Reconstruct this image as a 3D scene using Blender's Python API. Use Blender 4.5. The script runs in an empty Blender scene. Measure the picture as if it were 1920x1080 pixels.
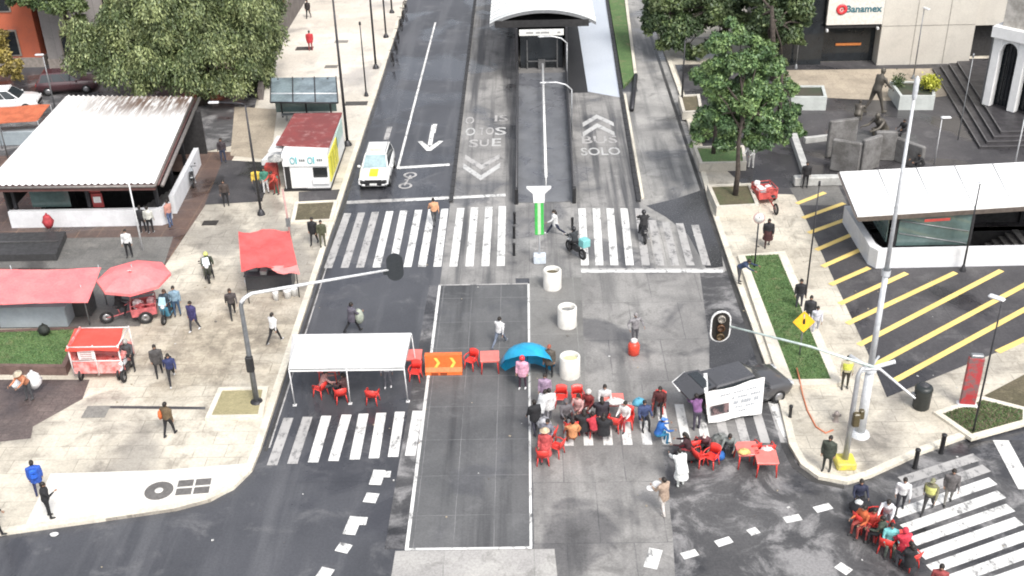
import bpy, math, random
import numpy as np
from math import sin, cos, pi, radians, sqrt, atan2
from mathutils import Vector, Matrix
from mathutils.geometry import tessellate_polygon
random.seed(7); rng = np.random.default_rng(7)
SC = bpy.context.scene
COL = SC.collection
# ------------------------------------------------------------------ camera (solved from kerbs, walls and poles of the photo)
CH = 28.0; CF = 2106.286
_p, _y, _r = radians(29.62876), radians(-1.08455), radians(-1.50643)
FW = Vector((sin(_y)*cos(_p), cos(_y)*cos(_p), -sin(_p)))
_r0 = Vector((cos(_y), -sin(_y), 0)); _u0 = _r0.cross(FW)
RT = _r0*cos(_r) + _u0*sin(_r); UP = -_r0*sin(_r) + _u0*cos(_r)
def at(px, py, z=0.0):
    """ground (or height z) point seen at a pixel of the 1920 x 1080 photograph"""
    d = FW + RT*((px-960)/CF) + UP*((540-py)/CF)
    return Vector((0, 0, CH)) + d*((CH-z)/-d.z)
def a2(px, py, z=0.0):
    v = at(px, py, z); return (v.x, v.y)
# ------------------------------------------------------------------ materials
def _nt(name):
    m = bpy.data.materials.new(name); m.use_nodes = True
    nt = m.node_tree; b = nt.nodes['Principled BSDF']
    return m, nt, b
def _n(nt, t, **kw):
    n = nt.nodes.new(t)
    for k, v in kw.items(): setattr(n, k, v)
    return n
def _noise(nt, vec, scale, detail=5, rough=.6, dist=0):
    n = _n(nt, 'ShaderNodeTexNoise'); n.inputs['Scale'].default_value = scale; n.inputs['Detail'].default_value = detail
    n.inputs['Roughness'].default_value = rough; n.inputs['Distortion'].default_value = dist
    nt.links.new(vec, n.inputs['Vector']); return n.outputs['Fac']
def _ramp(nt, fac, lo, hi, a=0.0, b=1.0):
    r = _n(nt, 'ShaderNodeMapRange'); r.inputs['From Min'].default_value = lo; r.inputs['From Max'].default_value = hi
    r.inputs['To Min'].default_value = a; r.inputs['To Max'].default_value = b; r.interpolation_type = 'SMOOTHSTEP'
    nt.links.new(fac, r.inputs['Value']); return r.outputs['Result']
def _mix(nt, fac, a, b, mode='MIX'):
    m = _n(nt, 'ShaderNodeMix', data_type='RGBA', blend_type=mode)
    if isinstance(fac, (int, float)): m.inputs['Factor'].default_value = fac
    else: nt.links.new(fac, m.inputs['Factor'])
    for k, v in ((6, a), (7, b)):
        if isinstance(v, (tuple, list)): m.inputs[k].default_value = (*v[:3], 1)
        else: nt.links.new(v, m.inputs[k])
    return m.outputs[2]
def _map(nt, vec, sc=(1, 1, 1), rot=0):
    m = _n(nt, 'ShaderNodeMapping'); m.inputs['Scale'].default_value = sc; m.inputs['Rotation'].default_value = (0, 0, rot)
    nt.links.new(vec, m.inputs['Vector']); return m.outputs['Vector']
_mc = {}
def mat(name, c, rough=.6, metal=0., var=.18, scale=4., bump=0., c2=None, lo=.35, hi=.65, st=(1, 1, 1), coat=0., trans=0., spec=.5):
    if name in _mc: return _mc[name]
    m, nt, b = _nt(name); tc = _n(nt, 'ShaderNodeTexCoord').outputs['Object']
    v = _map(nt, tc, st)
    f = _noise(nt, v, scale, 6, .65)
    d = c2 if c2 else tuple(x*(1-var*1.6) for x in c)
    col = _mix(nt, _ramp(nt, f, lo, hi), c, d)
    fine = _noise(nt, tc, scale*9, 3)
    g = _ramp(nt, fine, .3, .7, 1-var*.5, 1+var*.3)
    k = _n(nt, 'ShaderNodeVectorMath', operation='SCALE'); nt.links.new(col, k.inputs[0]); nt.links.new(g, k.inputs['Scale'])
    nt.links.new(k.outputs[0], b.inputs['Base Color'])
    nt.links.new(_ramp(nt, f, .3, .7, max(.02, rough-.08), min(1, rough+.08)), b.inputs['Roughness'])
    b.inputs['Metallic'].default_value = metal; b.inputs['Coat Weight'].default_value = coat
    b.inputs['Specular IOR Level'].default_value = spec
    if trans: b.inputs['Transmission Weight'].default_value = trans
    if bump:
        bn = _n(nt, 'ShaderNodeBump'); bn.inputs['Strength'].default_value = bump; bn.inputs['Distance'].default_value = .02
        nt.links.new(fine, bn.inputs['Height']); nt.links.new(bn.outputs[0], b.inputs['Normal'])
    _mc[name] = m; return m
def gmat(name, c1, c2, c3=None, s1=.18, s2=1.1, a3=.7, streak=None, joint=None, wet=None, rough=.75, wrough=.2, fine=.25, w3=(.5, .72), rot=0, wd=.62, zone=None):
    """ground surfaces: two blended tones, stains, tyre streaks along the lane, slab joints, wet patches"""
    if name in _mc: return _mc[name]
    m, nt, b = _nt(name); tc = _n(nt, 'ShaderNodeTexCoord').outputs['Object']
    tv = _map(nt, tc, (1, 1, 1), rot) if rot else tc
    col = _mix(nt, _ramp(nt, _noise(nt, tv, s1, 6, .62, .4), .36, .64), c1, c2)
    if streak:
        sc_, sx, sy, amt = streak
        sv = _map(nt, tv, (sx, sy, 1))
        col = _mix(nt, _ramp(nt, _noise(nt, sv, 1., 5, .6), .46, .66, 0, amt), col, sc_)
    if c3: col = _mix(nt, _ramp(nt, _noise(nt, tv, s2, 8, .68, .6), w3[0], w3[1], 0, a3), col, c3)
    if joint:
        jw, jh, jc, jm, off = joint
        br = _n(nt, 'ShaderNodeTexBrick', offset=off); br.inputs['Scale'].default_value = 1
        br.inputs['Mortar Size'].default_value = jm; br.inputs['Brick Width'].default_value = jw; br.inputs['Row Height'].default_value = jh
        br.inputs['Mortar Smooth'].default_value = .3; br.inputs['Color1'].default_value = (1, 1, 1, 1); br.inputs['Color2'].default_value = (.9, .9, .9, 1)
        br.inputs['Mortar'].default_value = (1, 1, 1, 1)
        wob = _n(nt, 'ShaderNodeVectorMath', operation='ADD'); nz = _n(nt, 'ShaderNodeTexNoise'); nz.inputs['Scale'].default_value = 1.5
        nt.links.new(tv, nz.inputs['Vector']); sm = _n(nt, 'ShaderNodeVectorMath', operation='SCALE'); sm.inputs['Scale'].default_value = .06
        nt.links.new(nz.outputs['Color'], sm.inputs[0]); nt.links.new(tv, wob.inputs[0]); nt.links.new(sm.outputs[0], wob.inputs[1])
        nt.links.new(wob.outputs[0], br.inputs['Vector'])
        col = _mix(nt, 1., col, br.outputs['Color'], 'MULTIPLY')
        jf = _n(nt, 'ShaderNodeMath', operation='MULTIPLY'); nt.links.new(br.outputs['Fac'], jf.inputs[0])
        nt.links.new(_ramp(nt, _noise(nt, tv, .6, 5, .7), .34, .58, .06, .9), jf.inputs[1])
        col = _mix(nt, jf.outputs[0], col, jc)
    if zone:
        zx, zy, zr, zk = zone; mp = _n(nt, 'ShaderNodeMapping'); mp.inputs['Location'].default_value = (-zx/zr, -zy/zr, 0); mp.inputs['Scale'].default_value = (1/zr, 1/zr, 0); nt.links.new(tc, mp.inputs['Vector'])
        ln = _n(nt, 'ShaderNodeVectorMath', operation='LENGTH'); nt.links.new(mp.outputs['Vector'], ln.inputs[0]); ad = _n(nt, 'ShaderNodeMath', operation='MULTIPLY_ADD'); ad.inputs[1].default_value = 1.8; nt.links.new(_noise(nt, tc, .45, 7, .7), ad.inputs[0]); nt.links.new(ln.outputs['Value'], ad.inputs[2])
        zf = _ramp(nt, ad.outputs[0], 1.2, 2.0, 1, 0); zc = _mix(nt, _ramp(nt, _noise(nt, tc, 1.3, 7, .7), .42, .62), (.56, .53, .5), (.86, .83, .78)); col = _mix(nt, zf, col, _mix(nt, 1., col, zc, 'MULTIPLY'))
    fn = _noise(nt, tc, 11., 8, .75)
    k = _n(nt, 'ShaderNodeVectorMath', operation='SCALE'); nt.links.new(col, k.inputs[0])
    nt.links.new(_ramp(nt, fn, .3, .7, 1-fine, 1+fine), k.inputs['Scale']); col = k.outputs[0]
    if wet:
        wf = _ramp(nt, _noise(nt, _map(nt, tc, wet[2] if len(wet) > 2 else (1, 1, 1)), wet[0], 5, .55, .5), wet[1], wet[1]+.1)
        col = _mix(nt, wf, col, _mix(nt, 1., col, (wd, wd, wd*1.03), 'MULTIPLY'))
        nt.links.new(_mixf(nt, wf, rough, wrough), b.inputs['Roughness'])
    else:
        nt.links.new(_ramp(nt, fn, .3, .7, rough-.12, rough+.1), b.inputs['Roughness'])
    nt.links.new(col, b.inputs['Base Color'])
    bn = _n(nt, 'ShaderNodeBump'); bn.inputs['Strength'].default_value = .25; bn.inputs['Distance'].default_value = .01
    nt.links.new(fn, bn.inputs['Height']); nt.links.new(bn.outputs[0], b.inputs['Normal'])
    _mc[name] = m; return m
def _mixf(nt, f, a, b): 
    r = _n(nt, 'ShaderNodeMapRange'); r.inputs['To Min'].default_value = a; r.inputs['To Max'].default_value = b
    nt.links.new(f, r.inputs['Value']); return r.outputs['Result']
def paint_mat(name, c, cover, wear=2.2):
    """worn road paint: bare patches of the paint show the grey road colour"""
    if name in _mc: return _mc[name]
    m, nt, b = _nt(name); tc = _n(nt, 'ShaderNodeTexCoord').outputs['Object']
    f = _ramp(nt, _noise(nt, _map(nt, tc, (1, .6, 1)), wear, 9, .75), cover, cover+.16)
    f2 = _noise(nt, tc, .6, 4)
    base = _mix(nt, _ramp(nt, f2, .35, .65), c, tuple(x*.84 for x in c))
    nt.links.new(_mix(nt, f, base, (.14, .14, .14)), b.inputs['Base Color']); b.inputs['Roughness'].default_value = .6
    _mc[name] = m; return m
def cloth(c):
    return mat('cloth_%02x%02x%02x' % tuple(int(max(0, min(1, x))*255) for x in c), c, .85, var=.22, scale=7)
def plas(c, rough=.4):
    return mat('plastic_%02x%02x%02x' % tuple(int(max(0, min(1, x))*255) for x in c), c, rough, var=.12, scale=6)
def metl(c, rough=.45, metal=.6):
    return mat('metal_%02x%02x%02x' % tuple(int(max(0, min(1, x))*255) for x in c), c, rough, metal, var=.15, scale=5)
BLACK = (.018, .018, .02); WHITE = (.78, .78, .77); RED = (.62, .05, .045); GREY = (.25, .25, .26)
# ------------------------------------------------------------------ mesh builder
class MB:
    def __init__(s): s.v = []; s.f = []; s.m = []; s.sm = []
    def add(s, vs, fs, m=0, sm=False):
        o = len(s.v); s.v += [tuple(x) for x in vs]
        for f in fs: s.f.append(tuple(i+o for i in f)); s.m.append(m); s.sm.append(sm)
        return s
    def box(s, c, d, rz=0., m=0, tx=1., ty=1., M=None):
        x, y, z = d[0]/2, d[1]/2, d[2]/2
        vs = [Vector((sx*x*(tx if sz > 0 else 1), sy*y*(ty if sz > 0 else 1), sz*z)) for sz in (-1, 1) for sx, sy in ((-1, -1), (1, -1), (1, 1), (-1, 1))]
        R = M if M is not None else Matrix.Rotation(rz, 3, 'Z')
        vs = [R @ v + Vector(c) for v in vs]
        return s.add(vs, [(3, 2, 1, 0), (4, 5, 6, 7), (0, 1, 5, 4), (1, 2, 6, 5), (2, 3, 7, 6), (3, 0, 4, 7)], m)
    def bbox(s, c, d, rz=0., m=0, b=.03, M=None):
        """box with bevelled edges"""
        x, y, z = d[0]/2, d[1]/2, d[2]/2; b = min(b, x*.9, y*.9, z*.9); R = M if M is not None else Matrix.Rotation(rz, 3, 'Z')
        def ring(hx, hy, zz, bb):
            return [(hx-bb, -hy, zz), (hx, -hy+bb, zz), (hx, hy-bb, zz), (hx-bb, hy, zz), (-hx+bb, hy, zz), (-hx, hy-bb, zz), (-hx, -hy+bb, zz), (-hx+bb, -hy, zz)]
        L = [ring(x-b, y-b, -z, b*.6), ring(x, y, -z+b, b), ring(x, y, z-b, b), ring(x-b, y-b, z, b*.6)]
        return s.loft([[R @ Vector(p) + Vector(c) for p in r] for r in L], m)
    def loft(s, secs, m=0, cap=True, sm=False, closed=True):
        n = len(secs[0]); vs = [p for r in secs for p in r]; fs = []
        for k in range(len(secs)-1):
            for i in range(n if closed else n-1):
                j = (i+1) % n; fs.append((k*n+i, k*n+j, k*n+n+j, k*n+n+i))
        if cap: fs += [tuple(range(n))[::-1], tuple(range((len(secs)-1)*n, len(secs)*n))]
        return s.add(vs, fs, m, sm)
    def tube(s, path, r, n=8, m=0, cap=True, sm=True, flat=1.):
        P = [Vector(p) for p in path]; R = r if isinstance(r, (list, tuple)) else [r]*len(P); secs = []; u = None
        for i, p in enumerate(P):
            t = ((P[min(i+1, len(P)-1)]-p).normalized() + (p-P[max(i-1, 0)]).normalized())
            t = t.normalized() if t.length > 1e-6 else Vector((0, 0, 1))
            if u is None: u = t.orthogonal().normalized()
            u = (u - t*u.dot(t)); u = u.normalized() if u.length > 1e-6 else t.orthogonal().normalized()
            w = t.cross(u)
            secs.append([p + (u*cos(2*pi*k/n) + w*sin(2*pi*k/n)*flat)*R[i] for k in range(n)])
        return s.loft(secs, m, cap, sm)
    def lathe(s, prof, n=16, c=(0, 0, 0), m=0, cap=False, sm=True, M=None, sc=(1, 1)):
        c = Vector(c); secs = []
        for r, z in prof:
            q = [Vector((r*cos(2*pi*k/n)*sc[0], r*sin(2*pi*k/n)*sc[1], z)) for k in range(n)]
            secs.append([(M @ p if M is not None else p) + c for p in q])
        return s.loft(secs, m, cap, sm)
    def ell(s, c, r, n=12, k=8, m=0, M=None, a=0., b=pi):
        prof = [(sin(a+(b-a)*i/k), -cos(a+(b-a)*i/k)) for i in range(k+1)]
        secs = []
        for q, z in prof:
            q = max(q, .001)
            ps = [Vector((q*cos(2*pi*j/n)*r[0], q*sin(2*pi*j/n)*r[1], z*r[2])) for j in range(n)]
            secs.append([(M @ p if M is not None else p) + Vector(c) for p in ps])
        return s.loft(secs, m, True, True)
    def poly(s, pts, z, m=0, holes=()):
        loops = [[Vector((p[0], p[1], 0)) for p in l] for l in [pts, *holes]]
        flat = [p for l in loops for p in l]
        tri = tessellate_polygon(loops); fs = []
        for t in tri:
            a, b, c = (flat[i] for i in t)
            fs.append(t if (b-a).cross(c-a).z > 0 else t[::-1])
        zz = z if callable(z) else (lambda p: z)
        return s.add([(p.x, p.y, zz(p)) for p in flat], fs, m)
    def prism(s, pts, z0, z1, m=0, ms=None, holes=()):
        s.poly(pts, z1, m, holes)
        for l in [pts, *holes]:
            n = len(l); vs = [(*p[:2], z0) for p in l] + [(*p[:2], z1) for p in l]
            s.add(vs, [(i, (i+1) % n, n+(i+1) % n, n+i) for i in range(n)], m if ms is None else ms)
        return s
    def strip(s, line, w, z0, z1, m=0):
        """a raised band (kerb, wall) of width w along a polyline"""
        L = [Vector(p[:2]) for p in line]; secs = []
        for i, p in enumerate(L):
            t = (L[min(i+1, len(L)-1)]-L[max(i-1, 0)]).normalized(); q = Vector((-t.y, t.x))*w/2
            secs.append([(*(p-q), z0), (*(p+q), z0), (*(p+q), z1), (*(p-q), z1)])
        return s.loft(secs, m)
    def wheel(s, c, r, w, axis='X', n=20, mt=0):
        """tyre as a lathe around a horizontal axis"""
        M = Matrix.Rotation(pi/2, 3, 'Y') if axis == 'X' else Matrix.Rotation(pi/2, 3, 'X')
        return s.lathe([(r*.66, -w/2), (r*.93, -w/2), (r, -w*.3), (r, w*.3), (r*.93, w/2), (r*.66, w/2), (r*.66, -w/2)], n, c, mt, M=M)
    def build(s, name, mats, parent=None, loc=None, rz=0.):
        me = bpy.data.meshes.new(name); me.from_pydata(s.v, [], s.f); 
        if not isinstance(mats, (list, tuple)): mats = [mats]
        for m in mats: me.materials.append(m)
        me.polygons.foreach_set('material_index', [min(i, len(mats)-1) for i in s.m]); me.polygons.foreach_set('use_smooth', s.sm)
        me.update()
        o = bpy.data.objects.new(name, me); COL.objects.link(o); o.parent = parent
        if loc is not None: o.location = loc
        o.rotation_euler = (0, 0, rz); return o
def tag(o, label, cat, group=None, kind=None):
    o['label'] = label; o['category'] = cat
    if group: o['group'] = group
    if kind: o['kind'] = kind
    return o
def struct(name, mb, m, label=None):
    o = mb.build(name, m); o['kind'] = 'structure'
    if label: o['label'] = label
    return o
def thing(name, label, cat, loc=(0, 0, 0), rz=0., group=None, sc=1.):
    o = bpy.data.objects.new(name, None); COL.objects.link(o); o.empty_display_size = .3
    o.location = loc; o.rotation_euler = (0, 0, rz); o.scale = (sc, sc, sc)
    return tag(o, label, cat, group)
def dup(root, loc, rz, label, group=None):
    r = root.copy(); COL.objects.link(r); r.location = loc; r.rotation_euler = (0, 0, rz); r['label'] = label
    if group: r['group'] = group
    for ch in list(root.children):
        c = ch.copy(); COL.objects.link(c); c.parent = r
        for g in list(ch.children):
            d = g.copy(); COL.objects.link(d); d.parent = c
    return r
def text_geo(s, size=1., ext=.0, bold=.0):
    cu = bpy.data.curves.new('lettering', 'FONT'); cu.body = s; cu.size = size; cu.extrude = ext; cu.offset = bold; cu.align_x = 'CENTER'; cu.align_y = 'CENTER'; cu.resolution_u = 3
    o = bpy.data.objects.new('lettering', cu); COL.objects.link(o)
    me = bpy.data.meshes.new_from_object(o.evaluated_get(bpy.context.evaluated_depsgraph_get()))
    vs = [v.co.copy() for v in me.vertices]; fs = [tuple(p.vertices) for p in me.polygons]
    bpy.data.objects.remove(o); bpy.data.curves.remove(cu); bpy.data.meshes.remove(me); return vs, fs
def inset(poly, d):
    """shrink a convex-ish polygon towards its inside by d"""
    n = len(poly); P = [Vector(p[:2]) for p in poly]
    ar = sum(P[i].x*P[(i+1) % n].y-P[(i+1) % n].x*P[i].y for i in range(n)); sg = 1 if ar > 0 else -1; out = []
    for i in range(n):
        a, b, c = P[i-1], P[i], P[(i+1) % n]; t1 = (b-a).normalized(); t2 = (c-b).normalized()
        n1 = Vector((-t1.y, t1.x))*sg; n2 = Vector((-t2.y, t2.x))*sg; k = (n1+n2); k = k/max(.3, k.length_squared)*2
        out.append(tuple(b+k*d))
    return out
EXPO = 0.86
# ------------------------------------------------------------------ ground, roads, pavements
asphalt = gmat('asphalt', (.07, .072, .081), (.05, .052, .059), (.135, .135, .14), .14, .55, .7, streak=((.115, .117, .125), .9, .07, .55), wet=(.16, .5), rough=.5, wrough=.15, fine=.16, wd=.72, w3=(.53, .7))
asphalt_old = gmat('asphalt_old', (.085, .084, .086), (.054, .054, .057), (.25, .245, .245), .3, .5, .85, wet=(.2, .48), rough=.75, wrough=.22, fine=.25, wd=.55, w3=(.47, .62))
shaded_lane = gmat('station_shade', (.02, .02, .022), (.028, .028, .03), None, .3, rough=.6, fine=.2)  # shade from the station side and roof overhang, painted into the lane colour
lane_conc = gmat('lane_concrete', (.31, .302, .29), (.2, .196, .19), (.1, .1, .102), .3, .8, .75, streak=((.07, .071, .075), 1.15, .04, .95), joint=(3.6, 4.5, (.1, .1, .1), .02, 0), wet=(.22, .52), rough=.7, wrough=.25, fine=.2, wd=.6)
mid_conc = gmat('crossing_concrete', (.29, .282, .27), (.19, .185, .18), (.12, .117, .113), .32, .9, .75, streak=((.14, .138, .135), .9, .08, .85), joint=(2.4, 3.4, (.11, .11, .11), .022, .5), wet=(.26, .53), rough=.75, wrough=.3, fine=.2, wd=.55)
box_conc = gmat('stamped_concrete', (.125, .126, .128), (.09, .092, .095), (.16, .16, .162), .25, 1.1, .5, streak=((.032, .033, .036), .62, .03, .92), joint=(1.45, 2.3, (.22, .22, .22), .013, 0), wet=(.2, .56), rough=.65, wrough=.35, fine=.14, wd=.8)
pale_lane = gmat('pale_lane', (.5, .54, .6), (.46, .5, .56), None, .2, .9, .5, rough=.35, fine=.06)
plaza_c = gmat('plaza_concrete', (.6, .555, .465), (.47, .43, .355), (.27, .245, .205), .25, .6, .8, joint=(1.3, .85, (.29, .265, .22), .022, .5), wet=(.11, .5), rough=.8, wrough=.3, fine=.17, w3=(.47, .68), rot=.0, wd=.6, zone=(-14.6, 44.2, 5.2, 0))
plaza_w = gmat('corner_concrete', (.72, .7, .65), (.64, .62, .57), (.42, .4, .36), .3, .9, .55, joint=(2.6, 3.0, (.5, .48, .44), .012, 0), rough=.8, fine=.12, w3=(.55, .75))
walk_c = gmat('walkway_concrete', (.66, .62, .55), (.54, .5, .43), (.36, .34, .31), .16, .5, .7, joint=(3., 3., (.48, .45, .4), .02, .5), wet=(.12, .58), rough=.8, wrough=.4, fine=.16, wd=.7)
brown_t = gmat('brown_paving', (.13, .085, .07), (.09, .065, .058), (.2, .15, .125), .25, .8, .6, joint=(1.2, 1.2, (.2, .13, .09), .03, 0), wet=(.2, .48), rough=.6, wrough=.18, fine=.25)
mud_t = gmat('reddish_paving', (.14, .108, .1), (.1, .08, .076), (.2, .16, .145), .3, 1.2, .6, joint=(.8, .5, (.08, .06, .055), .02, .5), wet=(.2, .5), rough=.7, wrough=.25, fine=.3)
dark_t = gmat('dark_paving', (.075, .071, .074), (.05, .048, .052), (.14, .135, .135), .25, .6, .6, joint=(2.2, 2.2, (.045, .045, .048), .02, 0), wet=(.2, .5), rough=.65, wrough=.22, fine=.25)
grey_t = gmat('grey_paving', (.17, .165, .155), (.12, .118, .112), (.24, .23, .21), .3, .8, .6, joint=(1., 1., (.1, .1, .095), .02, .5), wet=(.2, .52), rough=.7, wrough=.3, fine=.25)
tan_t = gmat('tan_paving', (.42, .36, .28), (.32, .275, .215), (.2, .175, .14), .3, .8, .7, joint=(1., 1., (.25, .21, .17), .02, .5), rough=.8, fine=.25)
kerb_m = gmat('kerb_stone', (.66, .62, .52), (.56, .52, .44), (.36, .34, .3), .4, 1.6, .7, rough=.8, fine=.15)
soil_m = gmat('soil', (.12, .1, .065), (.085, .075, .045), (.2, .17, .11), .5, 2., .7, rough=.95, fine=.4)
grass_g = gmat('turf', (.07, .135, .045), (.1, .165, .06), (.2, .17, .1), .5, 1.2, .75, rough=.95, fine=.4)

def pit(x0, x1, y0, y1): return [(x0, y0), (x1, y0), (x1, y1), (x0, y1)]
PITL = pit(-28.6, -21.3, 58.0, 64.4); PITR = pit(18.5, 29.0, 51.6, 54.8)
g = MB(); g.poly([(-500, -60), (500, -60), (500, 900), (-500, 900)], 0, holes=[PITL, PITR]); struct('ground', g, asphalt)
def sheet(name, pts, z, m): b = MB(); b.poly(pts, z); return struct(name, b, m)
sheet('road', [(-11.2, 34.2), (-4.6, 34.2), (-4.6, 260), (-11.2, 260)], .004, asphalt)
sheet('bus_lane', [(-4.6, 49.6), (-.75, 49.6), (-.75, 150), (-4.6, 150)], .004, lane_conc)
sheet('bus_lane', [(2.65, 50.6), (6.5, 50.6), (6.75, 77.6), (2.65, 77.6)], .004, lane_conc)
sheet('bus_lane', [(2.65, 77.6), (4.4, 77.6), (4.4, 150), (2.65, 150)], .004, shaded_lane)
sheet('bus_lane', [(4.4, 77.8), (6.75, 76.4), (7.4, 102), (7.8, 150), (4.4, 150)], .005, pale_lane)
sheet('road', [(6.5, 50.6), (10.4, 50.6), (10.9, 76), (10.9, 150), (9.1, 150), (8.0, 77.6), (6.75, 77.6)], .004, gmat('road_concrete', (.38, .37, .35), (.25, .245, .235), (.12, .118, .115), .28, .7, .75, streak=((.13, .13, .13), 1.0, .06, .85), joint=(3.6, 5, (.15, .15, .145), .02, 0), wet=(.2, .5), rough=.7, wrough=.25, fine=.18, wd=.6))
sheet('median', [(-.75, 50.2), (2.65, 50.2), (2.65, 62), (-.75, 62)], .006, lane_conc)
sheet('median', [(-.05, 36.2), (2.2, 36.2), (2.6, 50.2), (-.05, 50.2)], .006, gmat('median_concrete', (.2, .197, .19), (.16, .157, .15), (.11, .11, .105), .3, 1, .6, joint=(2.2, 3.2, (.3, .3, .29), .012, 0), rough=.7, fine=.2))
sheet('road', [(2.2, 36.2), (8.4, 36.2), (8.2, 44), (8.7, 50.6), (2.6, 50.6)], .004, mid_conc)
sheet('road', [(8.4, 36.2), (10.4, 36.2), (10.4, 50.6), (8.7, 50.6), (8.2, 44)], .004, asphalt_old)
sheet('road', [(-.05, 26), (4.6, 26), (5.0, 31), (5.2, 36.2), (-.05, 36.2)], .004, mid_conc)
sheet('road', [(5.2, 22), (30, 22), (30, 36.2), (5.2, 36.2), (5.0, 31), (4.6, 26)], .003, asphalt_old)
sheet('road', [(-5.2, 20), (-.05, 20), (-.05, 26), (.9, 26), (.7, 30.3), (-5.0, 30.3)], .009, gmat('pale_patch', (.4, .39, .37), (.32, .31, .3), (.17, .165, .155), .35, 1.1, .8, joint=(3.2, 4., (.2, .2, .19), .02, 0), rough=.8, fine=.2))
sheet('box_junction', [(-4.6, 30.4), (-.15, 30.4), (-.1, 49.55), (-4.6, 49.55)], .012, box_conc)
sheet('road', [(-5.4, 30.4), (-4.6, 30.4), (-4.6, 49.6), (-5.15, 49.6)], .008, asphalt_old)
# pavements: left plaza and right corner are raised blocks with a kerb face
KL = [(-10.95, 150), (-10.95, 75), (-11.0, 53), (-11.02, 36.2), (-11.1, 34.9), (-11.55, 33.9), (-12.35, 33.1), (-13.5, 32.62), (-16, 32.1), (-19.8, 31.35), (-60, 23.5)]
PL = KL + [(-60, 68), (-31.5, 68), (-31.5, 150)]
b = MB(); b.prism(PL, -.1, .14, holes=[PITL]); struct('plaza', b, plaza_c)
b = MB(); b.strip([(p[0]-.16, p[1]+(.12 if p[0] < -12 else 0)) for p in KL], .3, -.05, .153); struct('kerb', b, kerb_m)
KR = [(10.9, 150), (10.85, 76), (10.3, 58), (10.3, 50), (10.4, 38.8), (10.22, 36), (10.4, 34.75), (10.85, 34.05), (11.8, 33.65), (12.7, 34.0), (15.2, 35.45), (17.1, 36.35), (20.1, 37.4), (60, 51.5)]
b = MB(); b.prism(KR + [(60, 150)], -.1, .14, holes=[PITR]); struct('pavement', b, plaza_c)
b = MB(); b.strip([(p[0]+.16, p[1]+(.1 if p[0] > 11 else 0)) for p in KR], .3, -.05, .153); struct('kerb', b, kerb_m)
L1, L2, L3 = .146, .150, .154
sheet('corner_pavement', [a2(95, 888, .14), a2(300, 882, .14), a2(476, 868, .14), (-11.35, 34.9), (-11.75, 34.1), (-12.5, 33.35), (-13.6, 32.85), (-16, 32.35), (-18.9, 31.75)], L1, plaza_w)
sheet('walkway', [(-11.2, 69), (-11.2, 150), (-20.4, 150), (-20.4, 84), (-18.2, 69)], L1, walk_c)
sheet('paving', [a2(-200, 712, .14), a2(168, 712, .14), a2(155, 748, .14), a2(62, 800, .14), a2(58, 822, .14), a2(-200, 850, .14)], L1, mud_t)
b = MB(); b.poly([(-60, 56.9), (-60, 48.7), a2(308, 500, .14), a2(385, 385, .14), a2(415, 330, .14), a2(445, 285, .14), (-20.9, 67.5), (-60, 67.5)], L1, holes=[PITL]); struct('paving', b, brown_t)
sheet('paving', [a2(-300, 500, .14), a2(-300, 452, .14), a2(325, 444, .14), a2(305, 505, .14)], L2, grey_t)
sheet('paving', [a2(-300, 622, .14), a2(-300, 505, .14), a2(305, 505, .14), a2(262, 612, .14)], L2, grey_t)
sheet('paving', [a2(384, 384, .14), a2(492, 378, .14), a2(508, 305, .14), a2(418, 300, .14)], L2, dark_t)
sheet('paving', [a2(432, 292, .14), a2(508, 300, .14), a2(520, 205, .14), a2(440, 200, .14)], L2, tan_t)
sheet('paving', [(-60, 67.5), (-31, 67.5), (-20.9, 67.5), (-18.5, 69), (-20.4, 84), (-60, 84)], L1, asphalt_old)
sheet('paving', [a2(560, 384, .14), a2(628, 380, .14), a2(640, 355, .14), a2(560, 360, .14)], L2, dark_t)
# right plaza
b = MB(); b.poly([a2(1490, 365, .14), a2(1640, 690, .14), a2(1663, 745, .14), a2(1920, 640, .14), (60, 64), (60, 83), (10.9+.4, 83), (10.75+.4, 66), (13, 59.7)], L1, holes=[PITR]); struct('plaza', b, dark_t)
sheet('paving', [a2(1470, 180, .14), a2(1690, 190, .14), a2(1775, 180, .14), a2(1775, 128, .14), a2(1450, 132, .14)], L2, tan_t)
sheet('paving', [a2(1500, 385, .14), a2(1590, 385, .14), a2(1570, 345, .14), a2(1480, 352, .14)], L2, grey_t)
b = MB(); struct('paving', b.poly([a2(1845, 742, .14), a2(1925, 700, .14), a2(1990, 760, .14), a2(1925, 775, .14)], L1), soil_m)
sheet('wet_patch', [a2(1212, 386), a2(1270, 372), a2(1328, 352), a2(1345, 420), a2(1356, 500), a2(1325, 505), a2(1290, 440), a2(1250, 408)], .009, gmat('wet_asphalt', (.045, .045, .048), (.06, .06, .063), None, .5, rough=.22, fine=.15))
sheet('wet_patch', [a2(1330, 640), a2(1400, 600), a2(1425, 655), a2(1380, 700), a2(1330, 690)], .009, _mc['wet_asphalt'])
sheet('drain_line', [a2(205, 761, .14), a2(385, 763, .14), a2(385, 768, .14), a2(205, 766, .14)], L2, dark_t)
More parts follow.
